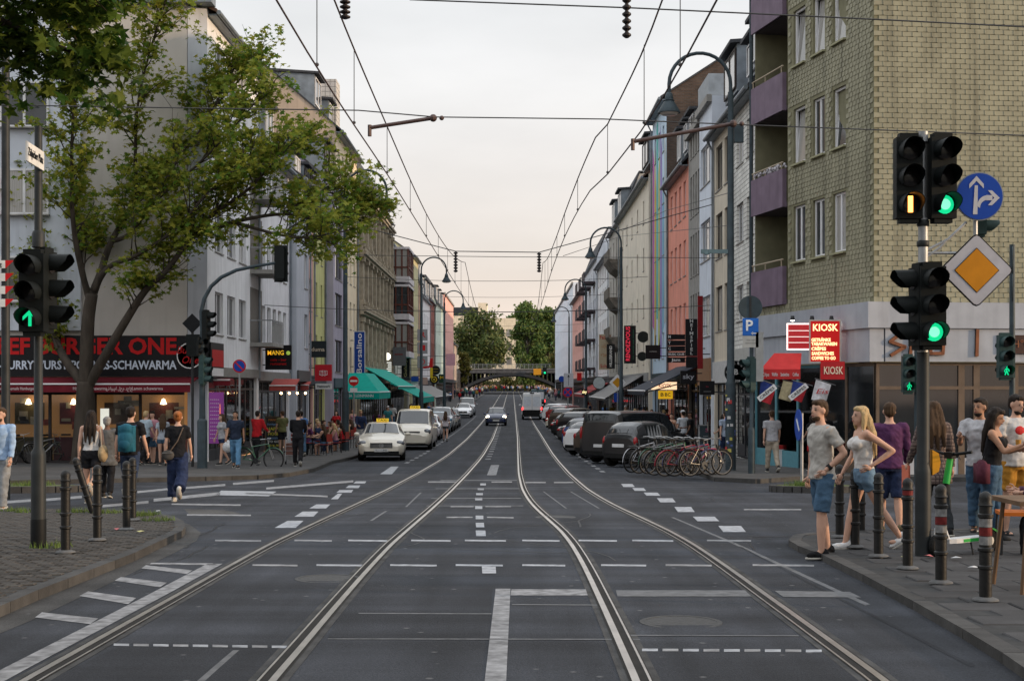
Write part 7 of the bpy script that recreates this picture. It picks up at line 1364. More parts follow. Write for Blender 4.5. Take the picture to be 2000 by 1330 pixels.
for u, v, yaw, col, lab in ((1258, 928, 40, (.45, .45, .48), 'silver bicycle closest to the black city car'), (1276, 930, 32, (.03, .03, .035), 'black bicycle between silver and dark green ones'), (1292, 931, 36, (.02, .08, .05), 'dark green bicycle in the clustered rack'), (1310, 934, 24, (.05, .05, .06), 'charcoal bicycle in the middle of the cluster'), (1330, 936, 28, (.25, .015, .03), 'crimson bicycle with silver fork in the cluster'), (1350, 936, 20, (.03, .03, .1), 'navy bicycle behind the crimson one'), (1366, 935, 34, (.32, .02, .05), 'bright red bicycle next to the lamp-post end'), (1380, 936, 26, (.02, .02, .02), 'black bicycle at the lamp-post end of the cluster'), (1322, 928, 40, (.05, .2, .06), 'green bicycle standing behind the others')): bike(u, v, yaw, col, lab, GB, random.uniform(-9, 9))
for u, v, yaw, col, lab in ((42, 912, 80, (.03, .03, .03), 'black bicycle at the far edge of the rack by the maple'), (62, 908, 60, (.06, .06, .07), 'dark grey bicycle in the rack by the maple'), (85, 910, 50, (.3, .3, .3), 'silver bicycle in the rack by the maple'), (108, 907, 35, (.03, .05, .12), 'dark blue bicycle leaning near the maple trunk'), (132, 909, 30, (.45, .38, .25), 'cream tyred bicycle against the maple trunk')): bike(u, v, yaw, col, lab, GB2, random.uniform(-8, 8))
bike(505, 917, -14, (.03, .12, .06), 'green bicycle pushed by the man in the red shirt', 'bicycle in hand', 2)
# rental scooter
p = gpx(1884, 1098); t = thing('electric_scooter', 'green and white rental scooter parked behind the banded bollard', 'scooter', (p.x+.02, p.y+.1, p.z+.08), radians(216)); SG = mat('scooter_green', (.02, .30, .05), .4); SW = mat('scooter_white', (.55, .56, .57), .4)
f = MB(); f.prism([(-.36, -.075), (.22, -.075), (.30, -.04), (.30, .04), (.22, .075), (-.36, .075)], .14, .19); f.build('deck', SW, t); f = MB(); f.box(-.3, .0755, .145, .1, .079, .18); f.box(-.3, -.079, .145, .1, -.0755, .18); f.build('deck_stripe', SG, t)
for x, nm in ((.46, 'front'), (-.46, 'rear')): f = MB(); f.lathe([(.05, -.03), (.11, -.035), (.125, -.02), (.125, .02), (.11, .035), (.05, .03)], (x, 0, .125), 20, 'y'); w_ = f.build('wheel', RUBBER, t, smooth=True); f = MB(); f.lathe([(.05, -.036), (.05, .036)], (x, 0, .125), 12, 'y'); f.build('hub', GALV, w_)
f = MB(); f.tube([(.46, .05, .125), (.44, .045, .3), (.41, 0, .36)], .016, 6); f.tube([(.46, -.05, .125), (.44, -.045, .3), (.41, 0, .36)], .016, 6); f.tube([(.28, 0, .17), (.36, 0, .32), (.41, 0, .36)], .03, 8); f.build('fork', SW, t, smooth=True)
f = MB(); f.tube([(.42, 0, .33), (.30, 0, .82)], .024, 8); f.build('stem', BLACK, t, smooth=True); f = MB(); f.tube([(.31, 0, .80), (.24, 0, 1.08)], [.04, .036], 10); f.build('battery_stem', SG, t, smooth=True); f = MB(); f.tube([(.22, -.27, 1.16), (.24, -.08, 1.13), (.24, .08, 1.13), (.22, .27, 1.16)], .017, 8); f.box(.2, -.05, 1.08, .28, .05, 1.15); f.tube([(.23, .1, 1.12), (.33, .2, 1.08)], .006, 4); f.build('handlebar', BLACK, t, smooth=True); f = MB(); f.prismy([(-.6, .2), (-.58, .24), (-.46, .28), (-.34, .24), (-.33, .2), (-.46, .265)], -.04, .04); f.build('mudguard', SG, t); f = MB(); f.tube([(-.05, .06, .14), (-.0, .13, .0)], .01, 5); f.build('stand', BLACK, t)
# push button on the signal mast pole
p = gpx(1803, 1100); k = FPX/p.y; f = MB(); f.prismy([(.0, -.14), (.07, -.1), (.09, .0), (.07, .1), (.0, .14)], -.05, .05); tag(f.build('push_button', mat('button_orange', (.6, .27, .02), .5), None, (p.x+.09, p.y, p.z+.07+(1100-915)/k)), 'orange crossing push button box on the signal mast', 'button')
def aboard(name, label, u0, v0, u1, v1, frame, face, texts, yaw=0):
    pb = gpx((u0+u1)/2, v1); k = FPX/pb.y; W, H_ = (u1-u0)/k, (v1-v0)/k; t = thing(name, label, 'sign board', (pb.x, pb.y, pb.z+.11), radians(yaw))
    for s in (1, -1):
        f = MB(); e = .05; pn = lambda x, z: (x, -s*.22*(1-z/H_), z)
        def bar(x0, z0, x1, z1): f.add([pn(x0, z0), pn(x1, z0), pn(x1, z1), pn(x0, z1)]+[(a, b+s*.03, c) for a, b, c in (pn(x0, z0), pn(x1, z0), pn(x1, z1), pn(x0, z1))], [(0, 1, 2, 3), (7, 6, 5, 4), (0, 4, 5, 1), (2, 6, 7, 3), (1, 5, 6, 2), (3, 7, 4, 0)])
        bar(-W/2, 0, -W/2+e, H_); bar(W/2-e, 0, W/2, H_); bar(-W/2+e, H_-e, W/2-e, H_); bar(-W/2+e, .1, W/2-e, .1+e); f.build('frame', frame, t); f = MB(); f.add([(x, y+s*.012, z) for x, y, z in (pn(-W/2+e, .1+e), pn(W/2-e, .1+e), pn(W/2-e, H_-e), pn(-W/2+e, H_-e))], [(0, 1, 2, 3)]); f.build('panel', face, t)
    for s_, fz, fw, fh, m_ in texts: z = H_*fz; letters(s_, H_*fh, m_, t, 0, -.22*(1-fz)-.006, z, w=W*fw, rot=(-.22/H_, 0, 0))
    return t
CHALK = mat('chalk_black', (.025, .03, .03), .7, 0, .3, 5); aboard('menu_board', 'black chalk board advertising happy hour outside the cafe', 518, 818, 552, 888, mat('oak_frame', (.10, .075, .05), .6), CHALK, (('MANGO', .9, .6, .09, mat('chalk_orange', (.5, .2, .05), .7)), ('Durchgehend', .78, .75, .07, mat('chalk_blue', (.2, .35, .6), .7)), ('HAPPY', .65, .8, .12, mat('chalk_yellow', (.55, .5, .05), .7)), ('HOUR', .51, .65, .12, mat('chalk_yellow', (.55, .5, .05), .7)), ('ALLE COCKTAILS', .39, .7, .07, mat('chalk_blue', (.2, .35, .6), .7)), ('TO GO', .30, .6, .08, WHITE), ('10/6,90', .19, .7, .09, mat('chalk_yellow', (.55, .5, .05), .7))), 6)
aboard('menu_board', 'grey framed chalk board with pink heading behind the bicycles', 1364, 834, 1398, 884, mat('grey_frame', (.3, .31, .32), .5), mat('chalk_slate', (.03, .045, .055), .6), (('S', .78, .2, .2, mat('chalk_pink', (.5, .08, .18), .7)), ('———', .55, .5, .12, WHITE), ('—— ——', .38, .7, .08, WHITE))); aboard('menu_board', 'white framed pavement board beyond the blonde woman', 1624, 842, 1650, 922, mat('white_frame', (.5, .52, .55), .5), mat('chalk_bluegrey', (.06, .09, .12), .5), (), 25)
p = gpx(1545, 918); f = MB(); f.box(-.35, -.25, 0, .35, .25, .55); t = thing('ice_box', 'small white and red ice cream chest by the kiosk door', 'chest', (p.x, p.y+.5, p.z+.11)); f.build('chest', SW, t); f = MB(); f.box(-.36, -.26, .551, .36, .26, .68); f.build('lid', mat('lid_red', (.3, .02, .02), .5), t)
# cafe furniture
WOOD = mat('bench_wood', (.14, .085, .05), .6, 0, .3, 4)
def chair_proto(col):
    t = link('cafe_chair', None); f = MB(); f.box(-.22, -.22, .43, .22, .22, .46); f.build('seat', mat('chair_%d' % int(col[0]*99), col, .5), t); f = MB(); f.box(-.2, .2, .55, .2, .23, .86); f.build('backrest', mat('chair_%d' % int(col[0]*99), col, .5), t)
    for x in (-.2, .2):
        for y in (-.2, .21): f = MB(); f.tube([(x, y, 0), (x*.95, y, .86 if y > 0 else .43)], .012, 5); f.build('leg', DARK, t)
    return t
def table_proto():
    t = link('cafe_table', None); f = MB(); f.lathe([(.35, .70), (.36, .71), (.36, .735), (.001, .735)], (0, 0, 0), 18); f.build('table_top', WOOD, t); f = MB(); f.tube([(0, 0, .02), (0, 0, .7)], .03, 8); f.build('column', DARK, t); f = MB(); f.lathe([(.22, 0), (.2, .02), (.03, .04)], (0, 0, 0), 14); f.build('foot', DARK, t); return t
def place(proto, used, x, y, rz, label, cat, group, dz=.11):
    o = proto if not used[0] else copy_tree(proto); used[0] = True; o.location = (x, y, g(y)+dz); o.rotation_euler = (0, 0, rz); tag(o, label, cat, group); return o
CH, TBp = chair_proto((.28, .04, .03)), table_proto(); cu_, tu_ = [False], [False]; rr = random.Random(14); SEATS = []; TABN = ['closest to the chalk board', 'next to the chalk board table', 'by the kerb behind the taxi saloon', 'before the coral awning', 'beside the arched lamp foot', 'near the red book sign', 'level with the minivan taxi']; SEATN = [s+' '+q for q in TABN for s in ('bridge side of the table', 'crossing side of the table')]
for i, (u, y) in enumerate(((610, 58), (628, 60.5), (644, 63), (622, 66), (655, 67), (640, 71), (668, 73))):
    x = (u-1000)*y/FPX; place(TBp, tu_, x, y, 0, 'round wooden cafe table %s' % TABN[i], 'table', 'terrace tables')
    for a in (0, pi): ax = a+rr.uniform(-.6, .6); sx, sy = x+.62*cos(ax), y+.62*sin(ax); place(CH, cu_, sx, sy, ax-pi/2, 'red cafe chair %s' % SEATN[len(SEATS)], 'chair', 'terrace chairs'); SEATS.append((sx, sy, ax+pi/2))
# table and orange chair at the right edge
p = gpx(1998, 1170); t = thing('bistro_table', 'tall-legged wooden table cut off beside the banded bollard', 'table', (p.x+.35, p.y, p.z+.08)); f = MB(); f.box(-.5, -.35, .78, .6, .45, .82); f.build('table_top', WOOD, t)
for x, y in ((-.42, -.28), (-.42, .38), (.52, -.28), (.52, .38)): f = MB(); f.tube([(x*1.12, y*1.12, 0), (x*.95, y*.95, .78)], .02, 6); f.build('leg', WOOD, t)
CO = mat('chair_orange', (.50, .13, .02), .45); p = gpx(1972, 1095); t = thing('orange_chair', 'orange moulded chair under the seated guest', 'chair', (p.x+.1, p.y, p.z+.08), radians(-100)); f = MB(); f.box(-.22, -.22, .44, .22, .22, .48); f.build('seat', CO, t); f = MB(); f.prismx([(.2, .46), (.27, .9), (.31, .9), (.24, .46)], -.22, .22); f.build('backrest', CO, t)
for x in (-.2, .2):
    for y in (-.2, .2): f = MB(); f.tube([(x*1.1, y*1.1, 0), (x, y, .44)], .014, 5); f.build('leg', DARK, t)
for i, (u, v) in enumerate(((1868, 1110), (1770, 1108), (1815, 1106), (1900, 1130), (275, 1055), (230, 1050), (310, 1012))):
    p = gpx(u, v); f = MB(); s = .05; f.add([(-s, -s*.7, .0), (s, -s*.5, .012), (s*.8, s, .004), (-s*.7, s*.8, .015), (0, 0, .02)], [(0, 1, 4), (1, 2, 4), (2, 3, 4), (3, 0, 4)]); tag(f.build('litter', mat('litter_%d' % (i % 3), [(.5, .5, .5), (.45, .42, .2), (.5, .15, .15)][i % 3], .7), None, (p.x, p.y, p.z+.112), rr.uniform(0, 6)), ['crumpled paper scrap by the scooter', 'paper scrap beside the stickered bollard', 'napkin at the signal mast foot', 'pale paper scrap near the worn bollard', 'small red wrapper on the cobbles', 'crumpled yellow wrapper on the cobbles', 'white paper lying past the cobbled kerb'][[0, 1, 2, 3, 5, 4, 6][i] if False else i], 'litter')
# ================================================================ PEOPLE
from mathutils import noise as NO
def ering(M_, rings, n=16):
    vs = []
    for cx, cy, z, rx, ry in rings: vs += [(cx+rx*cos(2*pi*j/n), cy+ry*sin(2*pi*j/n), z) for j in range(n)]
    k = len(rings); M_.add(vs, [(i*n+j, i*n+(j+1) % n, (i+1)*n+(j+1) % n, (i+1)*n+j) for i in range(k-1) for j in range(n)]+[tuple(range(n-1, -1, -1)), tuple(range((k-1)*n, k*n))])
def remesh(M_, vox, it=4):
    me = M_.mesh('tmp'); o = bpy.data.objects.new('tmp', me); TMP.collection.objects.link(o)
    r = o.modifiers.new('r', 'REMESH'); r.mode = 'VOXEL'; r.voxel_size = vox; s = o.modifiers.new('s', 'SMOOTH'); s.factor = .5; s.iterations = it
    TMP.view_layers[0].update(); out = bpy.data.meshes.new_from_object(o.evaluated_get(TMP.view_layers[0].depsgraph)); bpy.data.objects.remove(o); bpy.data.meshes.remove(me)
    return out
def limb(M_, pts, rs, n=12, ball=True, end=True):
    M_.tube(pts, rs, n)
    if ball:
        for i, (p, r) in enumerate(zip(pts, rs)):
            if i < len(pts)-1 or end: M_.ball(p, r*.99, n, 8)
SK = [mat('skin_fair', (.50, .30, .22), .55, 0, .08, 9, bump=.05), mat('skin_tan', (.36, .20, .13), .55, 0, .08, 9), mat('skin_brown', (.14, .075, .05), .55, 0, .08, 9)]
HAIRS = dict(dark=mat('hair_dark', (.018, .012, .009), .6, 0, .4, 25, bump=.4, bscale=60, stretch=(4, 4, .6)), brown=mat('hair_brown', (.06, .034, .018), .6, 0, .4, 25, bump=.4, bscale=60, stretch=(4, 4, .6)), blonde=mat('hair_blonde', (.46, .33, .17), .55, 0, .4, 25, bump=.4, bscale=60, stretch=(4, 4, .6)), red=mat('hair_red', (.28, .10, .03), .6, 0, .4, 25, bump=.4, bscale=60, stretch=(4, 4, .6)), grey=mat('hair_grey', (.2, .19, .18), .6, 0, .3, 25))
class Fig: pass
def make_person(H=1.76, fem=False, legs=((14, 6), (-16, 22)), arms=((-14, 8, 12), (14, 8, 18)), lean=0, head_yaw=0, head_pitch=0, top='t', bottom='trousers', hair='short', shoe=True, vox=.018, sit=False, face=False, blen=None, coat=False, sole=True):
    s = H/1.75; F_ = Fig(); R = Matrix.Rotation
    hipx, shx = (.095, .165) if fem else (.092, .19); TH_, SHK = .42, .40
    def vv(*a): return Vector(a)
    J = {}
    for i, sg in enumerate((-1, 1)):
        a, b = [radians(q) for q in legs[i]]; hp = vv(sg*hipx, 0, .90); kn = hp+vv(sg*.005, sin(a), -cos(a))*TH_; an = kn+vv(0, sin(a-b), -cos(a-b))*SHK; J['hip', i], J['kn', i], J['an', i] = hp, kn, an; J['fp', i] = max(-.9, min(.0, (a-b)*.9)) if a-b < 0 else 0.0
    low = min(J['an', i].z-.085 for i in (0, 1)); dz = -low
    if sit: dz = -.90+.50
    lm = Matrix.Translation((0, 0, .95)) @ R(-radians(lean), 4, 'X') @ Matrix.Translation((0, 0, -.95))
    for i, sg in enumerate((-1, 1)):
        sh = lm @ vv(sg*shx, 0, 1.42)
        A = arms[i]
        if A[0] == 'pt': el, ha = Vector(A[1]), Vector(A[2])
        else:
            a, ab, e = [radians(q) for q in A]; d1 = vv(sg*sin(ab), sin(a)*cos(ab), -cos(a)*cos(ab)); el = sh+d1*.285; d2 = vv(sg*sin(ab)*.4-sg*(.25 if e > .6 else 0), sin(a+e), -cos(a+e)).normalized(); ha = el+d2*.25
        J['sh', i], J['el', i], J['ha', i] = sh, el, ha
    b = MB(); k = .93 if fem else 1.0
    tor = [(0, 0, .84, .12, .09), (0, 0, .93, .165*(1.03 if fem else .97), .115), (0, 0, 1.08, .125 if fem else .145, .092), (0, .008, 1.22, .145*k, .105), (0, .012, 1.34, .165*k, .115), (0, 0, 1.42, .155*k, .09), (0, -.005, 1.47, .085, .065), (0, 0, 1.50, .05, .05)]
    def T(rings, gx=0, gy=0): return [((lm @ vv(cx, cy, z)).x, (lm @ vv(cx, cy, z)).y, (lm @ vv(cx, cy, z)).z, rx+gx, ry+gy) for cx, cy, z, rx, ry in rings]
    ering(b, T(tor)); b.ball(lm @ vv(-.14*k, 0, 1.415), .062, 10, 8); b.ball(lm @ vv(.14*k, 0, 1.415), .062, 10, 8)
    if fem: b.ball(lm @ vv(-.075, .085, 1.30), .072, 10, 8); b.ball(lm @ vv(.075, .085, 1.30), .072, 10, 8)
    nb = lm @ vv(0, 0, 1.46); hc = lm @ vv(0, .02, 1.635); limb(b, [nb, lm @ vv(0, .01, 1.56)], [.055 if not fem else .046, .05 if not fem else .043])
    HM = Matrix.Translation(hc) @ R(radians(head_yaw), 4, 'Z') @ R(radians(head_pitch), 4, 'X')
    def hb(M_, x, y, z, r, n=12, m=8):
        o = len(M_.v); M_.ball((0, 0, 0), r, n, m); M_.v[o:] = [tuple(HM @ (Vector(q)+vv(x, y, z))) for q in M_.v[o:]]
    hb(b, 0, -.012, .018, (.076, .094, .098)); hb(b, 0, .03, -.045, (.058, .06, .07)); hb(b, 0, .062, -.09, (.03, .028, .024)); hb(b, 0, .096, -.012, (.016, .022, .026), 8, 6); hb(b, 0, .088, -.055, (.026, .014, .014), 8, 6)
    for sg in (-1, 1): hb(b, sg*.078, -.005, -.01, (.012, .024, .034), 8, 6)
    for i in (0, 1):
        limb(b, [J['hip', i], J['hip', i].lerp(J['kn', i], .5), J['kn', i]], [.088, .075, .055]); c = J['kn', i].lerp(J['an', i], .33); limb(b, [J['kn', i], c, J['an', i]], [.053, .056*(1 if not fem else .95), .036])
        limb(b, [J['sh', i], J['sh', i].lerp(J['el', i], .45), J['el', i]], [.05*k, .046*k, .038*k]); limb(b, [J['el', i], J['el', i].lerp(J['ha', i], .3), J['ha', i]], [.037*k, .040*k, .025*k])
        fd = vv(0, cos(J['fp', i]), sin(J['fp', i])); b.ball(J['an', i]+fd*.06+vv(0, 0, -.04), (.04, .10, .035), 10, 6)
    me = remesh(b, vox); body = MB(); body.v = [tuple(v.co) for v in me.vertices]; body.f = [tuple(p.vertices) for p in me.polygons]; body.m = [0]*len(body.f); bpy.data.meshes.remove(me)
    for i, sg in enumerate((-1, 1)):           # palm, four fingers and a thumb
        ha, el = J['ha', i], J['el', i]; ax = (ha-el).normalized(); fw = vv(0, 1, 0)-ax*ax.y
        fw = fw.normalized() if fw.length > .2 else vv(0, 0, 1); nr = ax.cross(fw); pc = ha+ax*.045
        body.ball(pc, (.03, .034, .042) if abs(ax.z) > .7 else (.032, .045, .03), 10, 7)
        for q in range(4):
            o_ = fw*(.030-.020*q); L = (.07, .08, .076, .06)[q]; p0 = pc+ax*.028+o_; p1 = p0+ax*L*.5+nr*sg*-.008; p2 = p1+ax*L*.38+nr*sg*-.026; body.tube([p0, p1, p2], [.0095, .0085, .007], 6)
        t0 = pc-ax*.012+fw*.028; body.tube([t0, t0+fw*.026+ax*.024, t0+fw*.034+ax*.054], [.012, .010, .008], 6)
    parts = [('body', body, 'skin')]
    def garment(M_, it=4, hairy=False):
        m_ = remesh(M_, vox, it); q = MB(); q.v = [tuple(v.co+v.normal*(NO.noise(Vector((v.co.x*48, v.co.y*48, v.co.z*5)))*.009 if hairy else NO.noise(Vector((v.co.x*9, v.co.y*9, v.co.z*15)))*.011+NO.noise(Vector((v.co.x*22+7, v.co.y*22, v.co.z*26+v.co.x*20)))*.006)) for v in m_.vertices]; q.f = [tuple(p.vertices) for p in m_.polygons]; q.m = [0]*len(q.f); bpy.data.meshes.remove(m_); return q
    if top != 'none':
        m_ = MB(); loose = .012 if top == 'tank' else .022; base = [r for r in tor[1:7]]
        if coat: base = [(0, 0, .70, .21, .15), (0, 0, .8, .20, .15)]+base
        elif top != 'tank': base = [(0, 0, .87, .175, .125)]+base
        if top == 'tank': base = base[:-2]+[(0, 0, 1.40, .13*k, .085)]
        ering(m_, T(base, loose, loose)); 
        if fem: m_.ball(lm @ vv(-.075, .09, 1.30), .08, 10, 8); m_.ball(lm @ vv(.075, .09, 1.30), .08, 10, 8)
        for i, sg in enumerate((-1, 1)):
            sh, el, ha = J['sh', i], J['el', i], J['ha', i]
            if top == 't': m_.ball(lm @ vv(sg*shx*.78, 0, 1.415), .075, 10, 8); m_.tube([lm @ vv(sg*shx*.8, 0, 1.41), sh, sh.lerp(el, .68)], [.07, .072*k, .068*k], 12)
            if top == 'long': m_.ball(lm @ vv(sg*shx*.78, 0, 1.415), .075, 10, 8); limb(m_, [lm @ vv(sg*shx*.8, 0, 1.41), sh, el], [.07, .07*k, .058*k]); m_.tube([el, el.lerp(ha, .9)], [.056*k, .044*k], 12)
            if top == 'tank': m_.tube([lm @ vv(sg*.085, .07, 1.36), lm @ vv(sg*.095, .01, 1.485), lm @ vv(sg*.085, -.07, 1.38)], .022, 8)
        parts.append(('shirt' if not coat else 'coat', garment(m_), 'top'))
    m_ = MB(); ering(m_, T([(0, 0, .83, .16, .115), (0, 0, .93, .172*(1.03 if fem else .97), .124), (0, 0, 1.02, .15, .106)], .008, .008))
    if bottom == 'skirt': ering(m_, [(0, 0, .95, .16, .12), (0, 0, .8, .19, .145), (0, 0, .6, .2, .16)])
    else:
        for i in (0, 1):
            hp, kn, an = J['hip', i], J['kn', i], J['an', i]; wl = .012 if bottom != 'wide' else .05
            if bottom == 'trousers' or bottom == 'wide': limb(m_, [hp, hp.lerp(kn, .5), kn], [.098+wl*.3, .088+wl*.6, .068+wl]); m_.tube([kn, kn.lerp(an, .4), kn.lerp(an, .97)], [.068+wl, .066+wl, .055+wl*1.3], 12)
            else: L = {'shorts': .8, 'hot': .38}[bottom] if blen is None else blen; m_.ball(hp, .1, 12, 8); m_.tube([hp, hp.lerp(kn, L*.5), hp.lerp(kn, L)], [.1, .098, .092 if bottom == 'shorts' else .096], 14)
    parts.append(({'trousers': 'trousers', 'wide': 'trousers', 'shorts': 'shorts', 'hot': 'shorts', 'skirt': 'skirt'}[bottom], garment(m_), 'bottom'))
    if shoe:
        for i in (0, 1):
            an = J['an', i]; a = J['fp', i]; Rm = R(a, 3, 'X'); m_ = MB(); o = len(m_.v); m_.ball((0, .055, -.045), (.047, .135, .045), 12, 8); m_.ball((0, -.03, -.02), (.043, .06, .055), 12, 8); m_.v = [tuple(an+Rm @ Vector(q)) for q in m_.v]; q = garment(m_, 2); parts.append(('shoe', q, 'shoe'))
            if sole: m_ = MB(); m_.prism([(-.035, -.085), (.035, -.085), (.05, .05), (.045, .14), (.02, .185), (-.02, .185), (-.045, .14), (-.05, .05)], -.088, -.068); m_.v = [tuple(an+Rm @ Vector(q)) for q in m_.v]; parts.append(('sole', m_, 'sole'))
    m_ = MB(); st = hair.split('+')
    if 'short' in st or 'bun' in st or 'long' in st: hb(m_, 0, -.03, .045, (.086, .092, .082)); hb(m_, 0, -.05, .0, (.078, .072, .085)); hb(m_, 0, .035, .085, (.06, .05, .035))
    if 'bun' in st: hb(m_, 0, -.12, .06, (.045, .045, .045))
    if 'long' in st:
        hb(m_, 0, -.06, -.06, (.085, .06, .1)); bk = lambda y, z: lm @ vv(0, y, z)
        for dx, zz in ((-.05, 1.16), (0, 1.12), (.05, 1.17)): limb(m_, [HM @ vv(dx, -.07, 0), lm @ vv(dx*1.5, -.10, 1.42), lm @ vv(dx*1.7, -.125, zz)], [.05, .05, .018], 8)
        for sg in (-1, 1): limb(m_, [HM @ vv(sg*.075, -.01, .02), HM @ vv(sg*.085, .0, -.10), lm @ vv(sg*.10, .02, 1.40)], [.03, .032, .012], 8)
    if 'bald' not in st and m_.f: parts.append(('hair', garment(m_, 2, True), 'hair'))
    if 'cap' in st: m_ = MB(); hb(m_, 0, -.01, .05, (.092, .108, .085)); hb(m_, 0, .11, .06, (.07, .08, .014)); parts.append(('cap', garment(m_, 1), 'cap'))
    if face:
        m_ = MB()
        for sg in (-1, 1): hb(m_, sg*.031, .079, .008, (.012, .008, .007), 8, 6); hb(m_, sg*.031, .084, .028, (.02, .006, .004), 8, 5)
        parts.append(('eyes', m_, 'eye')); m_ = MB(); hb(m_, 0, .098, -.056, (.022, .006, .006), 8, 5); parts.append(('mouth', m_, 'mouth'))
        if face == 'beard': m_ = MB(); hb(m_, 0, .042, -.082, (.056, .05, .042)); parts.append(('beard', garment(m_, 2), 'hair'))
    F_.parts = []
    for nm, q, role in parts:
        q.v = [(x*s, y*s, (z+dz)*s) for x, y, z in q.v]; F_.parts.append((nm, q.mesh(nm, [SK[0]], 'all'), role))
    F_.s = s; F_.J = {kk: (Vector((p.x, p.y, p.z+dz))*s if isinstance(p, Vector) else p) for kk, p in J.items()}
    return F_
EYE = mat('eye_dark', (.02, .015, .012), .3); MOUTH = mat('lip', (.25, .08, .07), .5)
def put_person(F_, loc, rot, label, cols, group=None):
    t = thing('person', label, 'person', loc, rot, group); c = dict(skin=SK[0], top=cloth((.3, .3, .3)), bottom=cloth((.05, .06, .1)), shoe=cloth((.03, .03, .03)), sole=mat('shoe_sole', (.4, .38, .34), .7), hair=HAIRS['dark'], cap=cloth((.45, .45, .47)), eye=EYE, mouth=MOUTH); c.update(cols)
    for nm, me, role in F_.parts: o = link(nm, me, t); o.material_slots[0].link = 'OBJECT'; o.material_slots[0].material = c[role]
    return t
def gp3(u, v, dz=0): p = gpx(u, v); p.z += dz; return p
DENIM = mat('denim', (.055, .105, .17), .9, 0, .3, 6, bump=.3, bscale=40); DEN2 = mat('denim_light', (.13, .21, .30), .9, 0, .35, 5, bump=.3, bscale=40); NAVY = cloth((.02, .03, .07)); BLK = cloth((.012, .012, .014)); WHT = cloth((.55, .54, .53)); GRYC = cloth((.40, .38, .35)); PURP = cloth((.085, .03, .085)); TANC = cloth((.34, .29, .23))
PLAID = brickmat('plaid_cloth', (.17, .125, .11), (.21, .16, .14), (.07, .05, .05), .045, .045, off=0, msize=.006); STRP = mat('striped_knit', (.42, .42, .44), .9)
_n = STRP.node_tree; _b = _n.nodes['Principled BSDF']; _w = _n.nodes.new('ShaderNodeTexWave'); _w.bands_direction = 'Z'; _w.inputs['Scale'].default_value = 9; _tc = _n.nodes.new('ShaderNodeTexCoord'); _n.links.new(_tc.outputs['Object'], _w.inputs[0]); _r = _n.nodes.new('ShaderNodeValToRGB'); _r.color_ramp.elements[0].color = (.12, .13, .16, 1); _r.color_ramp.elements[0].position = .2; _r.color_ramp.elements[1].color = (.48, .48, .5, 1); _r.color_ramp.elements[1].position = .45; _n.links.new(_w.outputs[0], _r.inputs[0]); _n.links.new(_r.outputs[0], _b.inputs['Base Color'])
V1 = .014
# --- foreground group on the right
f_ = make_person(1.79, False, ((8, 8), (-6, 4)), (('pt', (-.27, -.13, 1.17), (-.17, .04, .98)), (-6, 10, 16)), 2, 20, 0, 't', 'shorts', 'short', vox=V1, face='beard', blen=.93)
p = gp3(1606, 1092, .02); t = put_person(f_, p, pi/2+.25, 'man in pale grey t-shirt and denim shorts stepping off the kerb', dict(top=GRYC, bottom=DENIM, hair=HAIRS['brown'], shoe=BLK))
m_ = MB(); m_.lathe([(.036, -.02), (.036, .02)], (0, 0, 0), 12); w_ = f_.J['el', 0].lerp(f_.J['ha', 0], .82); m_.build('wrist_watch', BLACK, t, w_, (radians(55), 0, 0))
f_ = make_person(1.70, True, ((-24, 12), (16, 4)), (('pt', (-.20, -.28, 1.22), (-.17, -.02, 1.04)), (10, 8, 20)), 3, 14, 0, 'tank', 'hot', 'long', vox=V1, face=True)
put_person(f_, gp3(1688, 1084, .06), pi/2+.12, 'blonde woman in white top and denim shorts with hand on hip', dict(top=WHT, bottom=DEN2, hair=HAIRS['blonde'], shoe=cloth((.6, .6, .6))))
f_ = make_person(1.80, False, ((7, 3), (-8, 10)), ((-6, 10, 10), (6, 10, 22)), 2, 0, 0, 'long', 'shorts', 'short', vox=V1, blen=1.0); put_person(f_, gp3(1738, 1044, .01), -.08, 'man in purple shirt and navy shorts walking away', dict(top=PURP, bottom=NAVY, hair=HAIRS['brown'], shoe=cloth((.12, .10, .06))))
f_ = make_person(1.74, True, ((10, 6), (-10, 12)), ((16, 14, 16), (-8, 10, 14)), 2, 0, 0, 'long', 'trousers', 'long', vox=V1, coat=True); ph = gp3(1825, 1062, .07); put_person(f_, ph, .1, 'long-haired woman in checked coat behind the signal mast', dict(top=PLAID, bottom=cloth((.03, .035, .04)), hair=HAIRS['brown'], shoe=BLK))
h = f_.J['ha', 0]; m_ = MB(); m_.box(-.012, -.03, -.32, .012, .14, -.02); tag(m_.build('folder', mat('folder_coral', (.55, .15, .09), .6), None, ph+Matrix.Rotation(.1, 3, 'Z') @ h, .25), 'coral folder held low by the checked-coat woman', 'folder')
f_ = make_person(1.80, False, ((4, 2), (-5, 3)), ((20, 10, 70), (25, 8, 85)), 2, -25, -4, 't', 'trousers', 'short', vox=V1, face='beard'); put_person(f_, gp3(1915, 1052, .06), pi-.5, 'bearded man in pale grey t-shirt and jeans chatting by the scooter', dict(top=cloth((.40, .40, .42)), bottom=DENIM, hair=HAIRS['dark'], skin=SK[1]))
f_ = make_person(1.66, True, ((4, 2), (-4, 4)), ((30, 6, 75), (34, 6, 80)), 3, 0, -22, 'tank', 'trousers', 'long', vox=V1, face=True); pw = gp3(1938, 1068, .06); put_person(f_, pw, -pi/2-.5, 'dark-haired woman in black top looking at her phone', dict(top=BLK, bottom=DENIM, hair=HAIRS['dark'], skin=SK[1]))
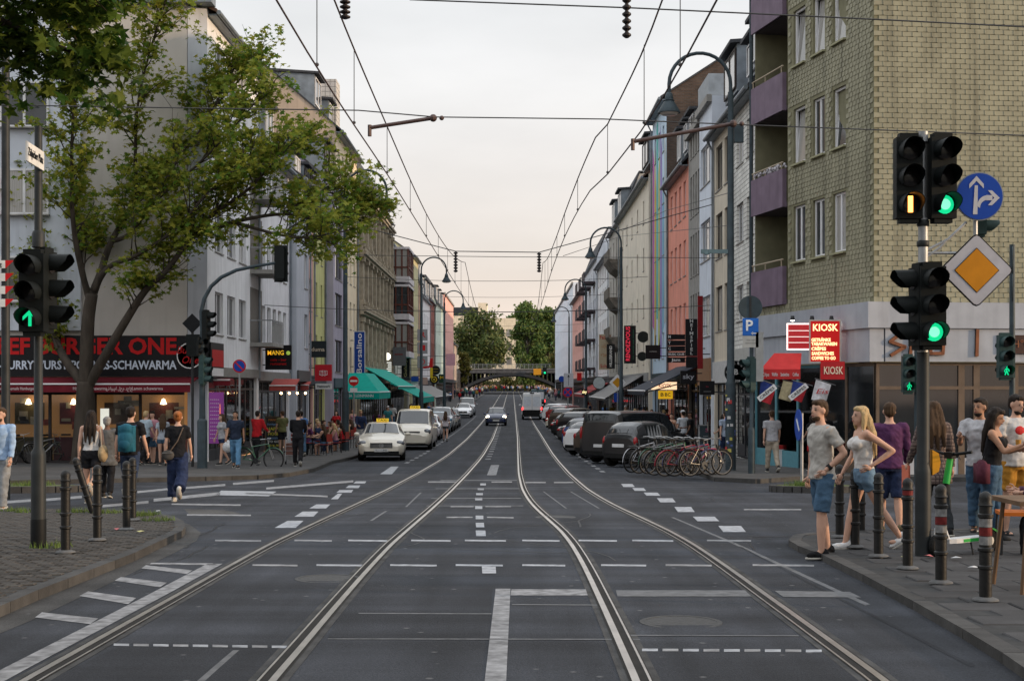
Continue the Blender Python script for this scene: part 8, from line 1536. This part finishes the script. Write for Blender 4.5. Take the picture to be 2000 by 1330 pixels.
m_ = MB(); m_.cbox((0, 0, -.02), (.11, .30, .24)); m_.ball((0, 0, .08), (.055, .15, .07), 12, 8); t = thing('shoulder_bag', 'dark maroon shoulder bag on the phone woman\'s hip', 'bag', pw+Vector((-.17, -.12, .88))); b2 = garment_mesh = m_.build('bag_body', cloth((.09, .025, .04)), t, smooth='all'); m_ = MB(); m_.tube([(0, -.05, .15), (.05, -.02, .35), (.12, .06, .54)], .012, 5); m_.build('strap', BLK, t)
hq = pw+Matrix.Rotation(-pi/2-.5, 3, 'Z') @ f_.J['ha', 1]; m_ = MB(); m_.box(-.035, -.005, 0, .035, .005, .14); tag(m_.build('phone', BLACK, None, hq+Vector((.05, 0, .03)), (radians(-50), 0, -.6)), 'dark phone in the hands of the black-top woman', 'phone')
f_ = make_person(1.83, False, ((5, 2), (-4, 3)), ((22, 8, 80), (10, 8, 70)), 0, 12, -12, 't', 'shorts', 'short', vox=V1, face='beard', blen=.75); pp = gp3(1984, 1058, .06); t = put_person(f_, pp, pi+.25, 'smiling man in white tee with red print and mustard shorts', dict(top=cloth((.5, .48, .46)), bottom=cloth((.42, .20, .03)), hair=HAIRS['dark']))
m_ = MB(); m_.ball((.03, .135, 1.32*f_.s), (.07, .03, .06), 10, 6); m_.build('shirt_print', mat('print_red', (.5, .03, .03), .7), t)
h = pp+Matrix.Rotation(pi+.25, 3, 'Z') @ f_.J['ha', 1]; m_ = MB(); m_.lathe([(.028, -.04), (.036, .09)], (0, 0, 0), 12); tag(m_.build('cup', mat('drink_amber', (.45, .22, .04), .3), None, h+Vector((0, -.06, .03))), 'amber drink cup in the smiling man\'s hand', 'cup')
f_ = make_person(1.70, True, ((85, 85), (80, 80)), ((40, 12, 50), (35, 12, 60)), 12, 0, -10, 'long', 'trousers', 'bun', vox=V1, sit=True); p = gp3(1990, 1100, .06); put_person(f_, p+Vector((.56, .1, -.05)), radians(80), 'guest in dark floral top seated at the cut-off table', dict(top=mat('floral_cloth', (.10, .05, .08), .9, 0, .7, 22), bottom=BLK, hair=HAIRS['dark']))
# --- walkers on the left crossing
f_ = make_person(1.78, True, ((8, 4), (-14, 58)), ((-8, 8, 8), (10, 8, 14)), 0, 0, 0, 'tank', 'hot', 'long', vox=V1, blen=.55); p = gp3(178, 983); put_person(f_, p, .06, 'woman in white top and black shorts walking off with long dark hair', dict(top=WHT, bottom=BLK, hair=HAIRS['dark'], shoe=cloth((.4, .3, .22))))
t = thing('tote_bag', 'straw-coloured tote bag on the shoulder of the woman in black shorts', 'bag', p+Vector((.24, -.04, .86))); m_ = MB(); m_.ball((0, 0, .1), (.09, .16, .17), 12, 8); m_.build('bag_body', mat('straw', (.32, .24, .14), .9, 0, .4, 12, bump=.5), t, smooth='all'); m_ = MB(); m_.tube([(0, -.1, .2), (-.03, -.05, .5), (-.06, 0, .64), (-.04, .06, .5), (0, .1, .2)], .012, 5); m_.build('strap', TANC, t)
f_ = make_person(1.68, False, ((8, 4), (-8, 12)), ((-6, 6, 8), (6, 6, 10)), 1, 0, 0, 't', 'trousers', 'short', vox=.018, coat=True); put_person(f_, gp3(209, 972), .1, 'person in long grey top and black trousers walking away', dict(top=cloth((.09, .09, .09)), bottom=BLK, skin=SK[2], hair=HAIRS['grey']))
f_ = make_person(1.86, False, ((10, 4), (-16, 40)), ((-8, 10, 10), (8, 10, 20)), 3, 0, 0, 't', 'trousers', 'short', vox=V1); p = gp3(254, 982); put_person(f_, p, -.1, 'man in black tee and jeans wearing a teal backpack', dict(top=BLK, bottom=cloth((.025, .04, .08)), hair=HAIRS['dark']))
t = thing('backpack', 'teal backpack on the man in black crossing the street', 'backpack', p+Vector((0, -.24, 1.0)), -.1); m_ = MB(); m_.box(-.16, -.06, .0, .16, .07, .5); m_.ball((0, -.03, .2), (.17, .13, .22), 14, 10); m_.ball((0, -.02, .42), (.15, .1, .12), 14, 10); q = remesh(m_, .014); q.materials.append(mat('teal_nylon', (.015, .095, .14), .7, 0, .3, 6, bump=.3)); q.polygons.foreach_set('use_smooth', [True]*len(q.polygons)); link('pack', q, t); m_ = MB(); m_.ball((0, -.13, .14), (.11, .05, .1), 12, 8); m_.build('front_pocket', mat('teal_nylon2', (.012, .075, .115), .7), t, smooth='all')
for sx in (-.1, .1): m_ = MB(); m_.tube([(sx, .05, .46), (sx*1.2, .16, .5), (sx*1.3, .32, .42)], .018, 5); m_.build('strap', NAVY, t)
f_ = make_person(1.78, True, ((12, 6), (-14, 44)), ((-12, 10, 8), (10, 10, 10)), 3, 0, 0, 't', 'wide', 'bun', vox=V1); p = gp3(347, 980); t = put_person(f_, p, .08, 'red-haired woman in black top and wide navy trousers', dict(top=BLK, bottom=NAVY, hair=HAIRS['red'], shoe=cloth((.5, .48, .45)))); m_ = MB(); m_.tube([(.12, -.09, 1.46), (.02, -.14, 1.2), (-.14, -.10, .98)], .012, 5); m_.build('bag_strap', cloth((.12, .09, .07)), t); tt = thing('crossbody_bag', 'small grey bag slung behind the red-haired woman', 'bag', p+Vector((-.16, -.14, .86))); m_ = MB(); m_.ball((0, 0, .06), (.13, .05, .1), 12, 8); m_.build('bag_body', cloth((.07, .065, .06)), tt, smooth='all'); m_ = MB(); m_.box(-.1, -.055, .1, .1, -.04, .112); m_.build('zip', STEEL, tt)
f_ = make_person(1.80, False, ((10, 4), (-8, 14)), ((6, 8, 14), (-6, 8, 18)), 0, 0, 0, 'long', 'trousers', 'short', vox=V1, face='beard'); put_person(f_, gp3(2, 1000), pi-.2, 'man in light blue shirt and grey jeans walking this way', dict(top=cloth((.28, .40, .58)), bottom=cloth((.22, .23, .24)), hair=HAIRS['brown'], shoe=cloth((.5, .5, .5))))
# --- street figures built from a few poses
V2 = .024
PM1 = make_person(1.80, False, ((12, 4), (-14, 22)), ((-12, 8, 12), (12, 8, 16)), 2, 0, 0, 't', 'trousers', 'short', vox=V2, face=True); PM2 = make_person(1.78, False, ((3, 1), (-4, 3)), ((6, 8, 20), (14, 8, 70)), 0, 20, -8, 't', 'shorts', 'short', vox=V2); PM3 = make_person(1.80, False, ((10, 4), (-14, 26)), ((24, 8, 40), (24, 8, 40)), 4, 0, 0, 'long', 'trousers', 'short', vox=V2)
PF1 = make_person(1.70, True, ((10, 4), (-12, 20)), ((-10, 8, 10), (10, 8, 12)), 1, 0, 0, 't', 'hot', 'long', vox=V2); PF2 = make_person(1.68, True, ((3, 1), (-3, 2)), ((10, 6, 60), (4, 8, 20)), 0, -15, -5, 't', 'skirt', 'long', vox=V2); PF3 = make_person(1.70, True, ((9, 4), (-10, 16)), ((-8, 8, 10), (8, 8, 16)), 1, 0, 0, 'tank', 'trousers', 'bun', vox=V2)
PC = make_person(1.82, False, ((3, 1), (-4, 3)), ((6, 8, 10), (10, 8, 30)), 0, 0, 0, 't', 'trousers', 'short+cap', vox=V2); PS1 = make_person(1.74, False, ((82, 86), (78, 84)), ((24, 8, 70), (20, 8, 80)), 6, 0, -8, 't', 'trousers', 'short', vox=V2, sit=True); PS2 = make_person(1.68, True, ((82, 86), (80, 84)), ((24, 8, 70), (26, 8, 60)), 8, 12, -6, 'tank', 'hot', 'long', vox=V2, sit=True)
RD = cloth((.40, .015, .02)); PNKC = cloth((.42, .20, .24)); BLC = cloth((.10, .2, .42))
put_person(PM1, gp3(460, 921, .11), pi+.05, 'man in navy polo and blue jeans carrying a white plastic bag', dict(top=cloth((.02, .028, .05)), bottom=cloth((.10, .22, .36)), skin=SK[1])); pb = gp3(439, 918, .11); m_ = MB(); m_.ball((0, 0, 0), (.17, .13, .18), 12, 8); m_.ball((.02, 0, .17), (.05, .04, .07), 8, 6); q = remesh(m_, .02, 2); q.materials.append(mat('plastic_white', (.55, .56, .58), .4, 0, .3, 12, bump=.9, bscale=14)); tag(link('plastic_bag', q, None, pb+Vector((.03, .3, .62))), 'white plastic carrier bag held by the man in the navy polo', 'bag')
put_person(PF1, gp3(434, 914, .11), pi-.9, 'woman in pale checked shirt and shorts by the menu poster', dict(top=cloth((.34, .34, .36)), bottom=NAVY, hair=HAIRS['brown'])); put_person(PM3, gp3(497, 912, .11)+Vector((0, .45, 0)), -.5, 'man in red shirt pushing the green bicycle', dict(top=RD, bottom=BLK)); put_person(PM3, gp3(582, 917, .11), .1, 'man in black jacket pushing a cart along the terrace', dict(top=BLK, bottom=BLK))
pc_ = gp3(566, 914, .11)+Vector((0, .6, 0)); t = thing('shopping_cart', 'small wheeled wire cart pushed by the man in black', 'cart', pc_); m_ = MB()
for x in (-.2, .2):
    for y in (-.25, .25): m_.tube([(x, y, .1), (x, y, .9)], .012, 5)
for z in (.3, .45, .6, .75, .9): m_.tube([(-.2, -.25, z), (.2, -.25, z), (.2, .25, z), (-.2, .25, z), (-.2, -.25, z)], .008, 4)
m_.build('basket', GALV, t); m_ = MB(); m_.box(-.18, -.23, .3, .18, .23, .7); m_.build('load', cloth((.12, .06, .05)), t)
for x in (-.2, .2): m_ = MB(); m_.lathe([(.07, -.02), (.07, .02)], (x, -.2, .07), 12, 'x'); m_.build('wheel', RUBBER, t)
for F_, u, v, rot, lab, cols in ((PM1, 284, 914, -.6, 'man in pale blue tee standing by the burger shop', dict(top=cloth((.36, .44, .5)), bottom=BLK, hair=HAIRS['blonde'])), (PM2, 298, 913, 2.6, 'man in pink shirt and denim shorts by the burger shop', dict(top=PNKC, bottom=DENIM)), (PF1, 318, 915, .2, 'woman in striped blouse and denim shorts by the burger shop', dict(top=cloth((.30, .33, .38)), bottom=DENIM, hair=HAIRS['brown'])), (PF2, 372, 905, -1.2, 'woman in dark skirt behind the signal posts', dict(top=cloth((.2, .22, .26)), bottom=BLK)),
    (PF1, 870, 862, 0, 'woman in pale blouse and grey shorts walking in the road', dict(top=cloth((.5, .46, .48)), bottom=cloth((.08, .08, .085)), hair=HAIRS['brown'])), (PM1, 1508, 929, .05, 'man in striped jumper and beige trousers walking to the kiosk', dict(top=STRP, bottom=TANC, hair=HAIRS['brown'])), (PF2, 1413, 908, .6, 'woman in black top and pale denim skirt by the stickered lamp', dict(top=BLK, bottom=DEN2, hair=HAIRS['dark']))): put_person(F_, gp3(u, v, .11 if v < 960 and abs(u-870) > 5 else 0), rot, lab, cols)
def pd(F_, u, y, rot, lab, cols, group=None): return put_person(F_, Vector(((u-1000)*y/FPX, y, g(y)+.11)), rot, lab, cols, group)
pd(PF2, 1588, 42.5, .3, 'woman in dark top and red skirt at the kiosk counter', dict(top=BLK, bottom=RD)); pd(PM2, 1610, 41.5, .1, 'man in black tee ordering at the kiosk window', dict(top=BLK, bottom=NAVY)); pd(PM1, 1418, 50, .4, 'man in light blue tee past the parking sign post', dict(top=cloth((.3, .36, .46)), bottom=NAVY)); pd(PC, 1334, 56, .5, 'man in white cap and white tee behind the bicycles', dict(top=cloth((.5, .52, .56)), bottom=NAVY)); pd(PM2, 1349, 55, 1.4, 'man in black tee behind the bicycles', dict(top=BLK, bottom=BLK, skin=SK[2])); pd(PF3, 1312, 58, 2.8, 'woman in rust top walking past the shops', dict(top=cloth((.22, .09, .05)), bottom=DENIM))
rr = random.Random(33); CL = [('white', WHT), ('navy', NAVY), ('black', BLK), ('blue', BLC), ('pink', PNKC), ('grey', GRYC), ('red', RD), ('tan', TANC), ('olive', cloth((.12, .12, .05))), ('teal', cloth((.03, .14, .15))), ('mustard', cloth((.4, .25, .05))), ('violet', PURP)]
WK = [PM1, PM2, PM3, PF1, PF2, PF3, PC]; pose_n = {id(PM1): 'man walking', id(PM2): 'man in shorts standing', id(PM3): 'man in long sleeves walking', id(PF1): 'woman in hot pants walking', id(PF2): 'woman in skirt standing', id(PF3): 'woman in trousers walking', id(PC): 'man in a cap standing'}
sp = [('L', 56.5, -8.4), ('L', 60, -9.6), ('L', 66, -7.2), ('L', 72, -8.9), ('L', 77, -7.4), ('L', 81, -9.0), ('L', 86, -7.6), ('L', 92, -8.0), ('L', 98, -7.1), ('L', 103, -8.6), ('L', 110, -7.4), ('L', 118, -8.2), ('L', 127, -7.4), ('L', 136, -8.4), ('R', 68, 7.3), ('R', 72, 7.9), ('R', 76, 7.2), ('R', 79, 7.8), ('R', 83, 7.3), ('R', 87, 7.7), ('R', 90, 7.2), ('R', 95, 7.9), ('R', 99, 7.3), ('R', 106, 7.6), ('R', 113, 7.2), ('R', 121, 7.8), ('R', 130, 7.3), ('R', 141, 7.6)]
L_MARK = {56.5: 'by the first terrace table', 60: 'before the coral awning', 66: 'on the mid terrace', 72: 'by the red book sign', 77: 'by the tall mast', 81: 'near the no entry sign', 86: 'before the lavender house', 92: 'under the hipped teal awning', 98: 'past the hipped teal awning', 103: 'along the sandstone house', 110: 'under the long teal awning', 118: 'at the ring sign', 127: 'by the glazed bays', 136: 'by the yellow round signs'}
R_MARK = {68: 'under the navy awning', 72: 'below the lit kiosk sign', 76: 'below the club boards', 79: 'by the salmon house', 83: 'by the mural house', 87: 'at the yellow diamond sign', 90: 'by the first cream-house window', 95: 'under the charcoal awning', 99: 'past the black bistro sign', 106: 'at the end of the cream house', 113: 'by the pale round sign', 121: 'below the falafel sign', 130: 'under the far red awning', 141: 'below the dark balconies'}
for i, (sd, y, x) in enumerate(sp):
    F_ = WK[i % 7]; cn, cm = CL[(i*5+3) % 12]; put_person(F_, Vector((x+rr.uniform(-.2, .2), y, g(y)+.11)), rr.choice((0, pi))+rr.uniform(-.4, .4), '%s, %s top, %s' % (pose_n[id(F_)], cn, (L_MARK if sd == 'L' else R_MARK)[y]), dict(top=cm, bottom=CL[(i*7+1) % 3][1] if i % 3 else DENIM, hair=HAIRS[('dark', 'brown', 'blonde', 'dark')[i % 4]], skin=SK[(0, 0, 1, 0, 2)[i % 5]]), 'passers-by along the pavements')
for i, (x, y, a) in enumerate(SEATS):
    cn, cm = CL[(i*7+2) % 12]; put_person(PS1 if i % 2 else PS2, Vector((x, y, g(y)+.08)), a, '%s in %s top seated at terrace table %s' % ('man' if i % 2 else 'woman', cn, ('nearest the chalk board', 'facing the chalk board table', 'one along from the chalk board', 'across from the one-along guest', 'by the kerb', 'with back to the kerb', 'under the coral awning line', 'facing the coral awning', 'beside the tall mast', 'near the tall mast base', 'by the minivan taxi', 'behind the minivan taxi', 'farthest along the terrace', 'at the last terrace table')[i]), dict(top=cm, bottom=(DENIM, BLK, NAVY)[i % 3], hair=HAIRS[('brown', 'dark', 'blonde')[i % 3]], skin=SK[(0, 1, 0)[i % 3]]), 'guests on the terrace')
# far crowd under the bridge: too many and too small to count
cols8 = [c[1] for c in CL]; M_ = MB()
for i in range(150):
    y = rr.uniform(230, 425); sd = rr.random(); x = rr.uniform(-12, -6.6) if sd < .4 else (rr.uniform(6.8, 9.0) if sd < .75 else rr.uniform(-8, 9)); y = y if sd < .75 else rr.uniform(395, 430); z = g(y)+.1; h_ = rr.uniform(1.55, 1.85); M_.k = i % 12; st = rr.uniform(.05, .18)
    ering(M_, [(x, y, z+.82, .16, .12), (x, y, z+1.1, .15, .11), (x, y, z+1.36, .19, .12), (x, y, z+1.46, .07, .06)], 8); M_.k = 12+i % 2; M_.tube([(x-.08, y-st, z), (x-.08, y, z+.85)], [.05, .08], 6); M_.tube([(x+.08, y+st, z), (x+.08, y, z+.85)], [.05, .08], 6); M_.k = 14; M_.ball((x, y, z+h_-.12), (.09, .1, .13), 8, 6); M_.k = i % 12
    for sg in (-1, 1): M_.tube([(x+sg*.2, y, z+1.4), (x+sg*.24, y+.05, z+1.1), (x+sg*.2, y+.12, z+.85)], [.05, .045, .035], 5)
struct(tag(M_.build('crowd', cols8+[NAVY, BLK, SK[0]], smooth='all'), 'distant crowd of pedestrians around the railway bridge', 'crowd'), 'stuff')
bpy.data.scenes.remove(TMP)
